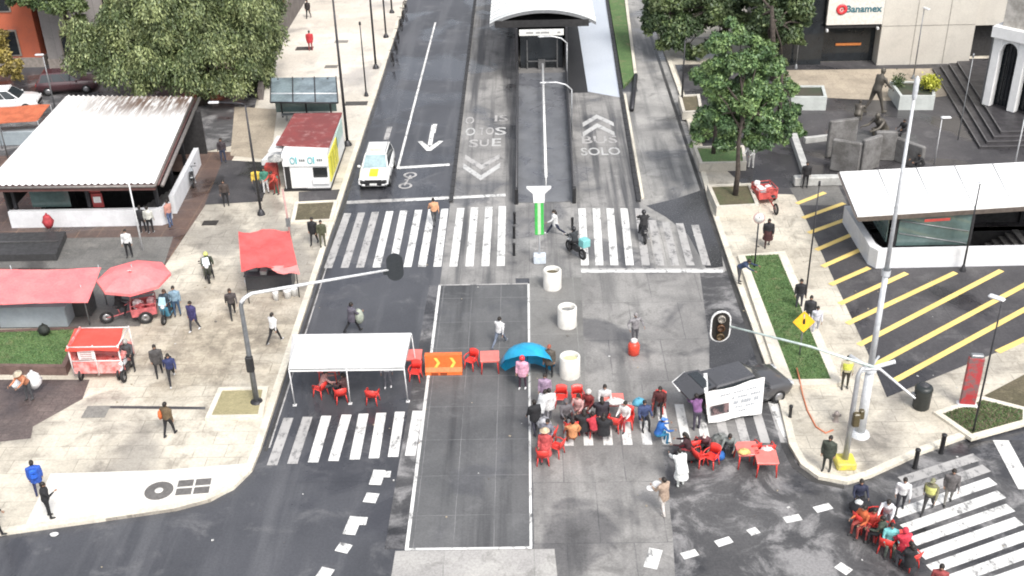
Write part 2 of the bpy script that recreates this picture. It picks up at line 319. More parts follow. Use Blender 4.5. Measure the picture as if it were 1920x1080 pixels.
# ------------------------------------------------------------------ road paint
pw = paint_mat('road_paint', (.72, .72, .7), .5); pf = paint_mat('worn_paint', (.42, .41, .4), .48); pvf = paint_mat('ghost_paint', (.36, .355, .35), .47, 3); py_ = paint_mat('yellow_paint', (.8, .6, .2), .6)
def quad(b, pts, z, m=0): b.poly(pts, z, m)
_zs = [0]
def seg(b, p, q, w, z, m=0):
    _zs[0] = (_zs[0]+1) % 9; z += _zs[0]*.0007
    p, q = Vector(p[:2]), Vector(q[:2]); n = Vector((-(q-p).y, (q-p).x)).normalized()*w/2
    b.poly([tuple(p-n), tuple(p+n), tuple(q+n), tuple(q-n)], z, m)
Z1 = .013
b = MB()
bot = [615, 646, 675, 706, 736, 764, 791, 820, 850, 880, 910, 939]; top = [652, 678, 704, 731, 757, 785, 810, 834, 864, 890, 917, 942]
for i, (p, q) in enumerate(zip(bot, top)): seg(b, at(p, 503-(p-615)*.012), at(q, 400-(q-652)*.045), .42, Z1, 1 if i in (0, 1, 2) else 0)
bot = [1097, 1124, 1152, 1181, 1211, 1238, 1266, 1295, 1325]; top = [1091, 1118, 1144, 1170, 1197, 1223, 1248, 1274, 1303]
for i, (p, q) in enumerate(zip(bot, top)): seg(b, at(p, 498), at(q, 391 if i < 5 else 398+i*3), .42, Z1, 0 if i < 4 else 1)
struct('crosswalk', b, [pw, pf])
b = MB()
bot = [510, 548, 587, 625, 665, 701, 737, 769]; top = [541, 577, 612, 650, 682, 715, 750, 783]
for i, (p, q) in enumerate(zip(bot, top)): seg(b, at(p, 873-(p-510)*.07), at(q, 784-(q-541)*.055), .42, Z1, 1 if i < 2 else 0)
for k in range(13):
    x = 1.45 + k*.79
    if x < 10.2: seg(b, (x, 36.25), (x+.02, 39.0), .38, Z1, 0 if k < 8 else 1)
seg(b, at(1480, 825), at(1448, 752), .38, Z1, 0)
struct('crosswalk', b, [pw, pf])
b = MB()
prs = [((1690, 902), (1832, 857), 1), ((1688, 934), (1850, 878), 1), ((1677, 965), (1862, 902), 0), ((1695, 992), (1878, 927), 0), ((1711, 1016), (1895, 952), 0), ((1727, 1042), (1911, 977), 0), ((1744, 1068), (1930, 1002), 0), ((1760, 1096), (1950, 1028), 0), ((1777, 1122), (1970, 1055), 0), ((1795, 1150), (1990, 1080), 0)]
for p, q, m in prs: seg(b, at(*p), at(*q), .46, Z1, m)
struct('crosswalk', b, [pw, pf])
b = MB()
seg(b, at(1876, 826), at(1925, 918), .62, Z1); seg(b, at(650, 380), at(948, 366), .42, Z1, 1); seg(b, at(760, 376), at(948, 366), .3, .016, 0); seg(b, at(745, 315), at(843, 309), .36, Z1)
seg(b, at(1088, 507), at(1358, 507), .45, Z1, 1); seg(b, at(1090, 509), at(1355, 509), .3, .016, 0)
seg(b, (-8.15, 64.5), (-7.85, 96), .15, Z1); seg(b, at(724, 262), at(731, 238), .35, Z1, 1); seg(b, at(812, 250), at(816, 233), .3, Z1)
# straight-on arrow
c = at(808, 262); seg(b, (c.x, c.y+2.6), (c.x, c.y-1.0), .28, Z1)
b.poly([(c.x-.15, c.y-1.9), (c.x+.15, c.y-1.9), (c.x+.85, c.y-.3), (c.x+.55, c.y-.25), (c.x, c.y-1.3), (c.x-.55, c.y-.25), (c.x-.85, c.y-.3)], .017)
# bicycle symbol
c = at(765, 338)
for dy in (-.85, .75):
    b.lathe([(.28, .0), (.42, .0)], 18, (c.x+.25*dy*.4, c.y+dy, .018), 1)
seg(b, (c.x-.15, c.y-.8), (c.x+.1, c.y+.7), .12, .019, 1); seg(b, (c.x-.2, c.y), (c.x+.25, c.y+.3), .1, .02, 1)
# box-junction border
seg(b, (-4.6, 30.35), (-4.6, 49.6), .13, .02); seg(b, (-.14, 30.35), (-.1, 49.6), .1, .02); seg(b, (-4.66, 30.36), (-.1, 30.36), .12, .022); seg(b, (-4.66, 49.6), (-.1, 49.6), .12, .022, 1)
seg(b, (-11.0+.28, 36.4), (-10.97+.28, 52.6), .07, Z1, 1)
# guide dashes of the turning traffic
for p, q, w in (((703, 910), (712, 882), .48), ((722, 896), (724, 884), .4), ((692, 943), (700, 925), .5), ((654, 1003), (668, 969), .48), ((676, 985), (680, 970), .4), ((639, 1036), (650, 1020), .5), ((600, 1090), (616, 1066), .5), ((1219, 1066), (1230, 1030), .48), ((575+1000, 1072), (588+1000, 1062), .5)):
    seg(b, at(*p), at(*q), w, .018)
for p, q in (((1279, 1044), (1307, 1036)), ((1343, 1021), (1371, 1012)), ((1404, 1000), (1421, 994)), ((1471, 976), (1501, 970)), ((1528, 957), (1558, 949))): seg(b, at(*p), at(*q), .34, .018, 0)
struct('road_markings', b, [pw, pf])
# bus lane lettering
b = MB()
def road_text(s, px, py, w, h, m, flip=False, z=.014):
    vs, fs = text_geo(s, 1., 0, .012); xs = [v.x for v in vs]; ys = [v.y for v in vs]; c = at(px, py); k = -1 if flip else 1
    cx, cy = (min(xs)+max(xs))/2, (min(ys)+max(ys))/2
    b.add([(c.x+k*(v.x-cx)/(max(xs)-min(xs))*w, c.y+k*(v.y-cy)/(max(ys)-min(ys))*h, z) for v in vs], fs, m)
road_text('BUS', 1124, 262, 2.3, 1.25, 1); road_text('SOLO', 1126, 284, 2.5, 1.25, 0)
road_text('O', 881, 226, .6, 1.3, 1); road_text('IS', 940, 222, .9, 1.2, 1); road_text('O', 882, 247, .65, 1.4, 0); road_text('TO', 912, 246, 1.0, 1.3, 1); road_text('S', 939, 246, .75, 1.4, 0); road_text('S', 888, 269, .6, 1.3, 1); road_text('U', 908, 268, .6, 1.2, 1); road_text('E', 931, 267, .6, 1.3, 0)
def chev(px, py, hw, dy, up, m):
    c = at(px, py); k = 1 if up else -1
    for s in (-1, 1): b.poly([(c.x, c.y+k*dy), (c.x+s*hw, c.y), (c.x+s*hw, c.y-k*.75), (c.x, c.y+k*(dy-.75))], .014, m)
chev(1121, 230, 1.05, 1.5, True, 0); chev(1122, 248, 1.05, 1.6, True, 0)
chev(904, 298, 1.1, 1.7, False, 1); chev(903, 315, 1.15, 1.9, False, 0)
struct('bus_lettering', b, [paint_mat('lane_letter_paint', (.5, .5, .49), .51, 3), pf])
b = MB()
for p, q in (((1494, 382), (1547, 361)), ((1505, 409), (1583, 381)), ((1516, 437), (1590, 410)), ((1530, 469), (1597, 440)), ((1542, 500), (1614, 468)), ((1557, 534), (1630, 502)), ((1574, 570), (1700, 512)), ((1588, 607), (1792, 511)), ((1610, 647), (1878, 507)), ((1640, 685), (1935, 527)), ((1677, 714), (1940, 570)), ((1870, 660), (1960, 618))):
    seg(b, at(*p, .15), at(*q, .15), .3, L3+.002)
struct('plaza_markings', b, py_)
b = MB(); b.strip([(10.28, 98), (10.2, 58), (10.2, 39), (10.05, 36), (10.2, 34.7), (10.7, 33.9), (11.8, 33.45)], .22, .0, .012); b.strip([(-10.78, 100), (-10.8, 53), (-10.83, 36.2)], .14, .0, .012); struct('gutter', b, gmat('gutter_dirt', (.035, .034, .034), (.06, .058, .056), None, .8, rough=.5, fine=.3))
R_ = random.Random(11); b = MB()
for k in range(150):
    px, py = R_.uniform(0, 1900), R_.uniform(430, 1070); p = at(px, py, .0); z = .165 if (p.x < -11.3 or p.x > 10.6) and p.y > 38 else .02
    if -20 < p.x < 20 and (z > .1 or R_.random() < .6): p = at(px, py, z); s = R_.uniform(.03, .09); b.box((p.x, p.y, z), (s, s*R_.uniform(.5, 1.6), .012), rz=R_.uniform(0, 3), m=k % 3)
o = b.build('litter', [plas((.6, .6, .58)), plas((.35, .3, .22)), plas((.12, .11, .1))]); tag(o, 'scraps of paper and leaves scattered over pavements and road', 'litter', kind='stuff')
# flat covers in the pavement
iron = metl((.2, .19, .18), .6, .4)
def cover(px, py, w, d, label, rnd=False, cells=0, col=iron, rz=0, name='manhole_cover', cat='manhole cover'):
    b = MB()
    if rnd: b.lathe([(.001, .02), (w/2-.12, .02), (w/2-.1, .012), (w/2-.03, .012), (w/2, .02), (w/2+.05, .0)], 24, m=0); b.lathe([(.001, .026), (w*.16, .026), (w*.17, .01)], 14, m=1)
    elif cells:
        for i in range(2):
            for j in range(2): b.bbox(((i-.5)*w/2, (j-.5)*d/2, .01), (w/2-.08, d/2-.1, .03), m=0, b=.01)
        b.box((0, 0, .0), (w, d, .02), m=1)
    else:
        n = int(w/.12)
        b.box((0, 0, 0), (w, d, .02), m=0)
        for i in range(n): b.box((-w/2+.06+i*.12, 0, .017), (.05, d-.06, .014), m=0)
    o = b.build(name, [col, plaza_w], loc=at(px, py, .15) if py > 0 else (0, 0, 0), rz=rz); return tag(o, label, cat)
cover(298, 920, 1., 1., 'round grey manhole cover in the white corner pavement', True)
cover(363, 913, 1.35, 1.0, 'grey four panel utility cover beside the round manhole', False, 4, rz=.1)
cover(394, 418, .85, .6, 'dark drain grate in cream paving below the grey slab', col=metl((.06, .055, .05), .7, .3), name='drain_grate', cat='drain grate')
cover(180, 772, 1.0, .85, 'grey utility slab left of the man carrying an orange bag', col=metl((.25, .24, .22), .8, 0), name='utility_cover', cat='utility cover')
cover(571, 91, 1.4, .9, 'small dark drain cover on the far walkway below the red jacket', col=metl((.09, .08, .075), .7, .2), name='drain_grate', cat='drain grate')
cover(640, 78, 1.1, .7, 'faint grey cover in the far white walkway by tall lamp', col=metl((.3, .29, .26), .7, .2), name='utility_cover', cat='utility cover')
cover(621, 125, 1.0, .7, 'grey cover above the glass bus shelter', col=metl((.22, .21, .19), .7, .2), name='utility_cover', cat='utility cover')
cover(668, 194, 1.6, .8, 'dark oblong grate behind the red roofed kiosk', col=metl((.1, .095, .09), .7, .2), name='drain_grate', cat='drain grate')
cover(1522, 706, .9, .35, 'pale stone plate at the lower end of wedge lawn', col=plaza_w, name='stone_plate', cat='stone plate') 
# ------------------------------------------------------------------ big structures
white_p = mat('white_render', (.7, .71, .73), .6, var=.08, scale=1.2)
roof_w = mat('white_sheet', (.84, .84, .83), .5, var=.1, scale=.9)
dkmetal = metl((.05, .05, .055), .5, .5); gmetal = metl((.3, .31, .32), .45, .5); wmetal = metl((.72, .73, .74), .4, .2); blk = plas(BLACK, .5)
maroon = mat('maroon_metal', (.12, .055, .05), .55, var=.2, scale=3)
glass_d = mat('dark_glass', (.02, .024, .028), .08, var=.2, scale=1, spec=.6)
glass_g = mat('green_glass', (.1, .15, .145), .1, var=.2, scale=.6, spec=.6)
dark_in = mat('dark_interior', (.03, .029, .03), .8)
tread_m = mat('stair_tread', (.17, .165, .16), .7, var=.2, scale=3)
rust = _nt('rusty_roof')[0]
def rusty():
    m = rust; nt = m.node_tree; b = nt.nodes['Principled BSDF']; tc = _n(nt, 'ShaderNodeTexCoord').outputs['Object']
    sx = _n(nt, 'ShaderNodeSeparateXYZ'); nt.links.new(tc, sx.inputs[0])
    fy = _ramp(nt, sx.outputs['Y'], 7.2, 12.0); fx = _ramp(nt, sx.outputs['X'], -10.5, -4.5, .2, 1)
    mu = _n(nt, 'ShaderNodeMath', operation='MULTIPLY'); nt.links.new(fx, mu.inputs[0]); nt.links.new(fy, mu.inputs[1])
    nz = _ramp(nt, _noise(nt, _map(nt, tc, (4.2, .3, 1)), 1.3, 6, .7), .34, .54)
    mu2 = _n(nt, 'ShaderNodeMath', operation='MULTIPLY'); nt.links.new(mu.outputs[0], mu2.inputs[0]); nt.links.new(nz, mu2.inputs[1])
    n2 = _ramp(nt, _noise(nt, _map(nt, tc, (3, .6, 1)), 1., 6, .7), .52, .7, 0, .4)
    c = _mix(nt, n2, (.8, .8, .79), (.42, .38, .34)); c = _mix(nt, mu2.outputs[0], c, (.13, .085, .065))
    nt.links.new(c, b.inputs['Base Color']); b.inputs['Roughness'].default_value = .45
rusty()
def frame_lines(b, p, q, r, m=0): b.tube([p, q], r, 6, m)

# ---- left metro entrance
E = thing('metro_entrance', 'open metro entrance with white corrugated rust stained roof and white parapet', 'metro entrance', (-20.4, 56.8, .14))
def Lo(v): return (v[0]+20.4, v[1]-56.8, v[2]-.14)
c0, c1, c2_, c3_ = [Lo(at(*p)) for p in ((-32, 349, 3.1), (289, 345, 3.1), (361, 182, 3.15), (124, 180, 3.15))]
b = MB(); NX, NY = 156, 6; secs = []
for j in range(NY+1):
    t = j/NY; A = Vector(c0).lerp(Vector(c3_), t); B_ = Vector(c1).lerp(Vector(c2_), t)
    secs.append([A.lerp(B_, i/NX)+Vector((0, 0, (.0, .0, .02, .08, .08, .02)[i % 6])) for i in range(NX+1)])
b.loft(secs, 0, False, False, False); b.build('roof', rust, E)
b = MB()
und = [Vector(c)-Vector((0, 0, .03)) for c in (c0, c1, c2_, c3_)]
b.loft([[v-Vector((0, 0, .34)) for v in und], [v for v in und]], 0)
for p, q in ((c0, c1), (c1, c2_), (c2_, c3_), (c3_, c0)): b.tube([Vector(p)-Vector((0, 0, .12)), Vector(q)-Vector((0, 0, .12))], .09, 6, 1)
dd = (Vector(c2_)-Vector(c1)).normalized(); ex = Vector((.42, 0, -.1)); b.tube([Vector(c1)+ex, Vector(c2_)+ex], .11, 6, 1); b.tube([Vector(c1)+ex*.5, Vector(c2_)+ex*.5], .06, 6, 0)
fas = b.build('roof_edge', [maroon, metl((.22, .2, .19), .5, .3)], E)
b = MB()
b.prism([(-8.9, -.0), (-.35, -.0), (0, .3), (0, 1.0), (-.3, 1.0), (-.3, .45), (-.5, .3), (-8.9, .3)], 0, 1.0, 0)
b.build('front_parapet', white_p, E)
b = MB(); b.prism([(0.1, 1.5), (-.25, 8.6), (-.55, 8.6), (-.2, 1.5)], 0, 1.15); b.build('side_parapet', white_p, E)
for x, y in ((-8.6, .5), (-4.4, .5), (-.55, .55), (-.9, 4.6), (-1.2, 8.4), (-8.9, 8.4), (-4.6, 9.6)):
    b = MB(); b.bbox((x, y, 1.4), (.2, .2, 2.85), b=.02); b.build('post', dkmetal, E)
b = MB(); b.box((-6.6, .62, 1.75), (2.2, .05, 1.5)); b.build('glass_panel', glass_g, E)
b = MB(); b.box((-4.0, .62, 2.25), (.62, .06, .8), m=0); b.box((-3.95, .62, 1.35), (.62, .06, .85), m=0)
b.box((-4.0, .585, 2.3), (.42, .02, .3), m=1); b.box((-3.95, .585, 1.4), (.42, .02, .36), m=1); b.build('notice_board', [plas((.35, .06, .06)), plas(WHITE)], E)
b = MB()
for k in range(7): b.box((-4.95+k*.31-.6, -.45+.6, 2.87), (.22, .03, .16))
b.build('name_strip', plas((.6, .58, .56)), fas)
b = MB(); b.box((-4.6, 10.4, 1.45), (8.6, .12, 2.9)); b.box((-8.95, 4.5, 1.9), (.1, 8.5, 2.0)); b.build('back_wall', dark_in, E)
b = MB()
for y0, x0, x1 in ((1.5, -8.1, -.95),):
    z = -.05
    for k in range(22): b.box((-.95-k*.3-.15, 3.2, -.1-k*.17), (.3, 3.6, .16))
b.build('staircase', tread_m, E)
b = MB(); b.prism([(-8.2, 1.2), (-.9, 1.2), (-.9, 7.6), (-8.2, 7.6)], -4.2, -4.1); 
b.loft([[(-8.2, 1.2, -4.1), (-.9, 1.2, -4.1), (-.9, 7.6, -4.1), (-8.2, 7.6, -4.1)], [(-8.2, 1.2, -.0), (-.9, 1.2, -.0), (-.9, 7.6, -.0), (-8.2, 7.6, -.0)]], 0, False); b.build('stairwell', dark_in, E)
b = MB(); b.prism([a2(-80, 492, .14), a2(108, 489, .14), a2(126, 446, .14), a2(-80, 452, .14)], .13, .55); b.strip([a2(-80, 470, .14), a2(112, 466, .14)], .16, .56, .62, 1); o = b.build('low_wall', [mat('dark_stone', (.05, .05, .052), .6), metl((.15, .15, .15))]); tag(o, 'low dark stone wall in front of the white roofed metro entrance', 'wall')
# ---- right metro entrance
E = thing('metro_entrance', 'metro entrance with plain flat white roof and green glass', 'metro entrance', (17.6, 50.35, .14))
def Ro(v): return (v[0]-17.6, v[1]-50.35, v[2]-.14)
r0, r1, r2, r3 = [Vector(Ro(at(*p))) for p in ((1608, 405, 3.2), (2260, 363, 3.3), (2215, 288, 3.3), (1574, 322, 3.2))]
b = MB(); b.loft([[v-Vector((0, 0, .07)) for v in (r0, r1, r2, r3)], [r0, r1, r2, r3]], 0)
for k in range(1, 9): b.tube([r0.lerp(r1, k/9)+Vector((0, 0, .01)), r3.lerp(r2, k/9)+Vector((0, 0, .01))], .03, 6, 1)
b.build('roof', [mat('stained_roof', (.8, .8, .79), .5, var=.1, scale=.6, c2=(.58, .57, .54), lo=.55, hi=.75), plas((.6, .6, .6))], E)
b = MB(); cc = (r0+r1+r2+r3)/4
b.loft([[v-Vector((0, 0, .34)) + (v-cc)*-.012 for v in (r0, r1, r2, r3)], [v-Vector((0, 0, .072)) + (v-cc)*.012 for v in (r0, r1, r2, r3)]], 0); fas = b.build('roof_edge', mat('bronze_edge', (.15, .125, .11), .5), E)
b = MB(); b.prism([(0, 0), (14, .1), (14, .42), (.3, .32), (.1, .8), (-.05, 5.3), (-.38, 5.3), (-.3, .5)], 0, 1.02); b.build('parapet', white_p, E)
for x, y in ((.95, .75), (4.75, .75), (9.2, .8), (.5, 5.0), (9.2, 4.9)):
    b = MB(); b.bbox((x, y, 1.45), (.2, .2, 2.95), b=.02); b.build('post', dkmetal, E)
b = MB(); b.box((2.85, .62, 1.85), (3.6, .05, 1.75)); b.build('glass_panel', glass_g, E)
b = MB(); b.box((.62, 2.9, 1.9), (.05, 4.0, 1.7)); b.build('glass_panel', glass_g, E)
for p, q in (((1.1, .58, 2.4), (4.6, .58, 1.75)), ((1.1, .58, 1.7), (4.6, .58, 1.05))):
    b = MB(); b.tube([p, q], .03, 6); b.build('handrail', gmetal, E)
b = MB()
for k in range(22): b.box((8.6-k*.33, 2.8, -.1-k*.19), (.34, 2.6, .17))
b.build('staircase', tread_m, E)
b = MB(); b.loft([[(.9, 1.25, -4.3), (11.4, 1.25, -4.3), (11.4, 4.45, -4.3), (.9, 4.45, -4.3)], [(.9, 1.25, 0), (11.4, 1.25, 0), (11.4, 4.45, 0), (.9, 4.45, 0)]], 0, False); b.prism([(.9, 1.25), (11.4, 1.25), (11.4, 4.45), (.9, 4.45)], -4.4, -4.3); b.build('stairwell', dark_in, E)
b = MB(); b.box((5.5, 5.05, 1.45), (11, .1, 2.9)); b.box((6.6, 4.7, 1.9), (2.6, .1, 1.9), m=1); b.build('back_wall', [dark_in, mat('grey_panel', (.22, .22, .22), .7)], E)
b = MB(); b.box((2.55, -.34, 2.87), (1.3, .02, .14), rz=.1); b.build('red_strip', plas((.42, .06, .05)), E)

# ---- bus station in the median
E = thing('bus_station', 'bus station with white barrel roof and dark glazed end above its ramp', 'bus station', (1.15, 79.2, 0))
pm = mat('platform_concrete', (.17, .165, .16), .75, var=.2, scale=.8)
b = MB(); b.prism([(-1.85, 0), (1.75, 0), (1.75, 45), (-1.85, 45)], 0, 1.0); b.build('platform', pm, E)
b = MB(); secs = []
ra = [Vector(at(918, 42, 4.3)), Vector(at(1118, 41, 4.3))]
xl, xr, yf = ra[0].x-1.15, ra[1].x-1.15, (ra[0].y+ra[1].y)/2-79.2
for j in range(0, 46):
    y = yf+j*.95
    for dz in ((0, .055) if j else (0,)):
        secs.append([(xl+(xr-xl)*i/20, y-(.14 if dz else 0), 4.25+.95*(1-((i-10)/10)**2)**.9-dz-.0) for i in range(21)])
secs2 = []
for j in range(46):
    y = yf+j*.95; prof = lambda dz: [(xl+(xr-xl)*i/20, 0, 4.25+.95*max(0, 1-((i-10)/10)**2)**.9+dz) for i in range(21)]
    secs2.append([(p[0], y, p[2]) for p in prof(0)]); secs2.append([(p[0], y+.8, p[2]) for p in prof(0)]); secs2.append([(p[0], y+.83, p[2]) for p in prof(-.06)]); secs2.append([(p[0], y+.92, p[2]) for p in prof(-.06)])
b.loft(secs2, 0, False, True, False); b.build('barrel_roof', mat('roof_sheet', (.74, .76, .74), .5, var=.06, scale=.6), E)
b = MB(); P = [(xl+(xr-xl)*i/20, 4.25+.95*max(0, 1-((i-10)/10)**2)**.9) for i in range(21)]
b.loft([[(x, yf+.02, z-.02) for x, z in P] + [(x, yf+.02, z-.24) for x, z in P[::-1]], [(x, yf+.3, z-.02) for x, z in P] + [(x, yf+.3, z-.24) for x, z in P[::-1]]], 0); b.build('roof_edge', gmetal, E)
b = MB(); b.box((0, 1.6, 4.2), (xr-xl-.9, .1, .5)); b.box((0, 22, 4.1), (xr-xl-.6, 40, .08)); b.build('soffit', dark_in, E)
for s in (-1.85, 1.75):
    for k in range(7):
        b = MB(); b.bbox((s, .4+k*6, 2.6), (.2, .26, 3.3), b=.02); b.build('column', dkmetal, E)
    b = MB(); b.box((s*.98, 18, 2.4), (.06, 35, 2.8)); b.build('side_glazing', glass_d, E)
b = MB(); b.box((-.05, .25, 3.95), (3.2, .16, .42)); sg = b.build('sign_panel', plas((.75, .75, .72)), E)
b = MB()
for x, w in ((-.9, .5), (-.3, .3), (.2, .6), (1.2, .2)): b.box((x, .165, 3.95), (w, .012, .12))
b.build('lettering', plas((.3, .3, .3)), sg)
b = MB(); b.box((-.05, 1.2, 2.3), (3.1, .06, 2.6)); b.build('end_glazing', glass_d, E)
b = MB(); b.box((-.05, .9, 1.6), (2.2, .08, .06)); b.box((-1.1, .9, 2.1), (.08, .08, 2.2)); b.box((1.1, .9, 2.1), (.08, .08, 2.2)); b.box((-.05, .9, 1.3), (.5, .3, .8), m=0); b.build('turnstile', metl((.2, .2, .2)), E)
# ramp up to it
ramp_m = gmat('ramp_concrete', (.15, .155, .165), (.115, .12, .13), (.07, .07, .072), .5, 1.2, .6, wet=(.35, .5), rough=.5, wrough=.18, fine=.12, wd=.85)
E = thing('access_ramp', 'long grey pedestrian ramp with rails rising from crosswalk to the bus station', 'ramp', (.9, 59.2, 0))
RL = 20
b = MB(); b.loft([[(-1.65, 0, 0), (1.75, 0, 0), (1.75, 0, .05), (-1.65, 0, .05)], [(-1.6, RL-.003, 0), (2.0, RL-.003, 0), (2.0, RL-.003, 1.0), (-1.6, RL-.003, 1.0)]], 0); b.build('ramp_slab', ramp_m, E)
for s, e in ((-1.62, -1.58), (1.72, 1.96)):
    b = MB()
    for hz in (.5, .95): b.tube([(s, .2, .05+hz), (e, RL-.2, 1.0+hz)], .05, 6)
    for k in range(12):
        t = k/11; x = s+(e-s)*t; y = .2+(RL-.4)*t; b.tube([(x, y, .05+.95*t), (x, y, 1.0+.95*t)], .04, 6)
    b.loft([[(s-.09, .1, 0), (s+.09, .1, 0), (s+.09, .1, .28), (s-.09, .1, .28)], [(e-.09, RL, 0), (e+.09, RL, 0), (e+.09, RL, 1.25), (e-.09, RL, 1.25)]], 0)
    b.build('side_rail', metl((.1, .1, .105), .5, .4), E)
    b = MB(); b.bbox((s, -.1, .5), (.2, .3, 1.0), b=.03); b.build('end_post', blk, E)
b = MB(); b.tube([(.12, 1.5, .95), (.25, RL-.6, 1.85)], .085, 8)
for k in range(9): t = k/8; b.tube([(.12+.13*t, 1.5+17.9*t, .1+.9*t), (.12+.13*t, 1.5+17.9*t, .95+.9*t)], .03, 6)
b.build('centre_handrail', plas((.8, .8, .78)), E)
def ramp_lamp(px, py, qx, qy, label):
    t = thing('ramp_lamp', label, 'street lamp', (2.6, 0, 0), 0, 'white lamps curving over the ramp')
    return t
for yy, lab in ((68.6, 'nearer white lamp curving over the station ramp'), (77.0, 'farther white lamp curving over the ramp before the dark station door')):
    x = 2.85; t = thing('ramp_lamp', lab, 'street lamp', (x, yy, 0), 0, 'white lamps curving over the ramp')
    z0 = (yy-59.2)/20
    b = MB(); b.tube([(0, 0, 0), (0, 0, z0+3.0)], .05, 8); b.build('pole', gmetal, t)
    b = MB(); b.tube([(0, 0, z0+3.0), (-.4, 0, z0+3.35), (-1.0, 0, z0+3.5), (-1.75, 0, z0+3.5)], [.045, .045, .05, .06], 8); b.build('arm', wmetal, t)
    b = MB(); b.ell((-1.8, 0, z0+3.5), (.25, .1, .06)); b.build('lamp_head', wmetal, t)
# ---- lane dividers
def divider(name, pts, label, w=.22, h=.14, m=blk):
    b = MB(); P = [Vector(p) for p in pts]
    for i in range(len(P)-1):
        n = max(1, int((P[i+1]-P[i]).length/1.0))
        for k in range(n):
            a = P[i].lerp(P[i+1], k/n); q = P[i].lerp(P[i+1], (k+.93)/n); b.strip([a, q], w, 0, h)
    return tag(b.build(name, m), label, 'lane divider', 'raised dividers along the bus lanes')
divider('lane_divider', [(-4.55, 59.4), (-4.65, 103)], 'black raised divider left of the bus lane beside the grey avenue', m=plas((.04, .04, .042), .7))
divider('lane_divider', [(6.35, 59.0), (6.75, 77), (7.4, 102)], 'black raised divider right of the lane marked bus', m=plas((.04, .04, .042), .7))
b = MB(); b.strip([(6.62, 59.4), (7.0, 77)], .16, 0, .1); tag(b.build('kerb_strip', kerb_m), 'pale kerb strip beside the right black lane divider', 'kerb')
t = MB(); t.prism([(7.55, 102), (7.0, 78.2), (8.0, 80.6), (9.0, 102)], 0, .22, 0); struct('planted_median', t, grass_g)
b = MB(); b.strip([(9.1, 102), (8.1, 80.8)], .22, 0, .3); tag(b.build('kerb_strip', kerb_m), 'pale kerb along the far green median strip', 'kerb')
b = MB(); b.tube([(8.1, 80.5, .25), (7.2, 73.5, .2)], .16, 8); tag(b.build('kerb_rail', dkmetal), 'dark slanting kerb rail at the tip of green median', 'rail')

# ---- bank top right
cream = gmat('precast_panel', (.56, .53, .47), (.5, .47, .42), (.4, .38, .34), .3, .9, .5, rough=.8, fine=.08)
E = thing('bank_building', 'cream concrete bank with red roundel sign over dark entrance', 'building', (22.2, 81.9, .14))
b = MB(); b.box((7.55, 2.03, 6), (6.9, 4, 12)); b.box((2.05, 2.03, 7.6), (4.08, 4, 8.9)); b.build('wall', cream, E)
b = MB()
for x in (4.1, 6.6, 9.0): b.box((x, .02, 6), (.035, .03, 12))
for z in (3.0, 5.4): b.box((7.55, .02, z), (6.85, .03, .03))
b.build('panel_joint', mat('joint', (.33, .31, .28), .8), E)
b = MB(); b.box((2.0, 1.2, 1.55), (4.1, .1, 3.1), m=0); b.box((2.0, .3, 3.02), (4.1, .6, .2), m=1); b.box((-1.6, .5, 2.6), (3.2, .1, 5.2), m=0); ent = b.build('entrance', [glass_d, dark_in], E)
b = MB(); b.box((2.1, 1.05, 1.35), (1.9, .05, .18)); b.build('orange_strip', plas((.65, .22, .06)), ent)
b = MB(); b.box((2.0, -.05, 4.55), (4.1, .12, 2.7)); sgn = b.build('sign_board', plas((.75, .72, .66), .5), E)
b = MB(); secs = []
M = Matrix.Rotation(pi/2, 3, 'X')
b.lathe([(.4, 0), (.4, .04), (.16, .04), (.16, 0)], 28, (.95, -.12, 4.35), 0, M=M)
b.lathe([(.001, 0), (.07, 0), (.07, .05), (.001, .05)], 12, (.95, -.12, 4.35), 0, M=M)
b.build('emblem', plas((.75, .05, .06)), sgn)
vs, fs = text_geo('Banamex', .72, .01, .015); b = MB(); b.add([(v.x+2.55, -.13-v.z, v.y+4.35) for v in vs], fs, 0); b.build('lettering', plas((.04, .16, .2)), sgn)
b = MB(); b.bbox((.0, -.3, 2.85), (.16, .3, .2)); b.build('wall_lamp', wmetal, E); b = MB(); b.bbox((3.7, -.3, 2.95), (.16, .3, .2)); b.build('wall_lamp', wmetal, E)
b = MB(); b.box((-1.9, 6, 5), (3.76, 10, 10)); o = b.build('wall', mat('dark_facade', (.05, .052, .055), .5), E)
b = MB()
for k in range(2): b.box((-2.9+k*1.8, .97, 3.5), (1.3, .06, 5))
b.build('window', glass_d, E)
E = thing('office_building', 'pale wall over a dark gap between the bank and white arches', 'building', (33.3, 82.6, .14))
b = MB(); b.box((3, 2, 7), (6, 4, 8.6)); b.build('wall', cream, E); b = MB(); b.box((3, 2.5, 1.4), (6, 3, 2.7)); b.build('undercroft', dark_in, E)
# ---- white arcade with stepped plinth
E = thing('arcade_building', 'white arcade with dark tall openings on a black stepped plinth', 'building', (28.2, 65.5, .14))
stone_d = mat('black_stone', (.055, .052, .056), .5, var=.25, scale=1.5)
fx = (at(1760, 135).x-28.2, at(1760, 135).y-65.5); 
A0 = Vector((0, 0)); A1 = Vector((1.9, 15.2)); dirv = (A1-A0).normalized(); nrm = Vector((dirv.y, -dirv.x))
for k in range(4):
    o1 = A0+nrm*k*.55; o2 = A1+nrm*k*.55; fr = Vector((0, .45*k))
    b = MB(); b.prism([tuple(o1+fr), (30, .45*k), (30, 16), tuple(o2)], 0 if k == 0 else .17*k, .17*(k+1), 0); b.strip([tuple(o1+fr+Vector((.06, .06))), tuple(o2)], .06, .17*(k+1)+.002, .17*(k+1)+.006, 1); b.strip([tuple(o1+fr+Vector((.06, .06))), (30, .45*k+.06)], .06, .17*(k+1)+.002, .17*(k+1)+.007, 1); b.build('step', [stone_d, mat('step_edge', (.16, .155, .155), .6)], E)
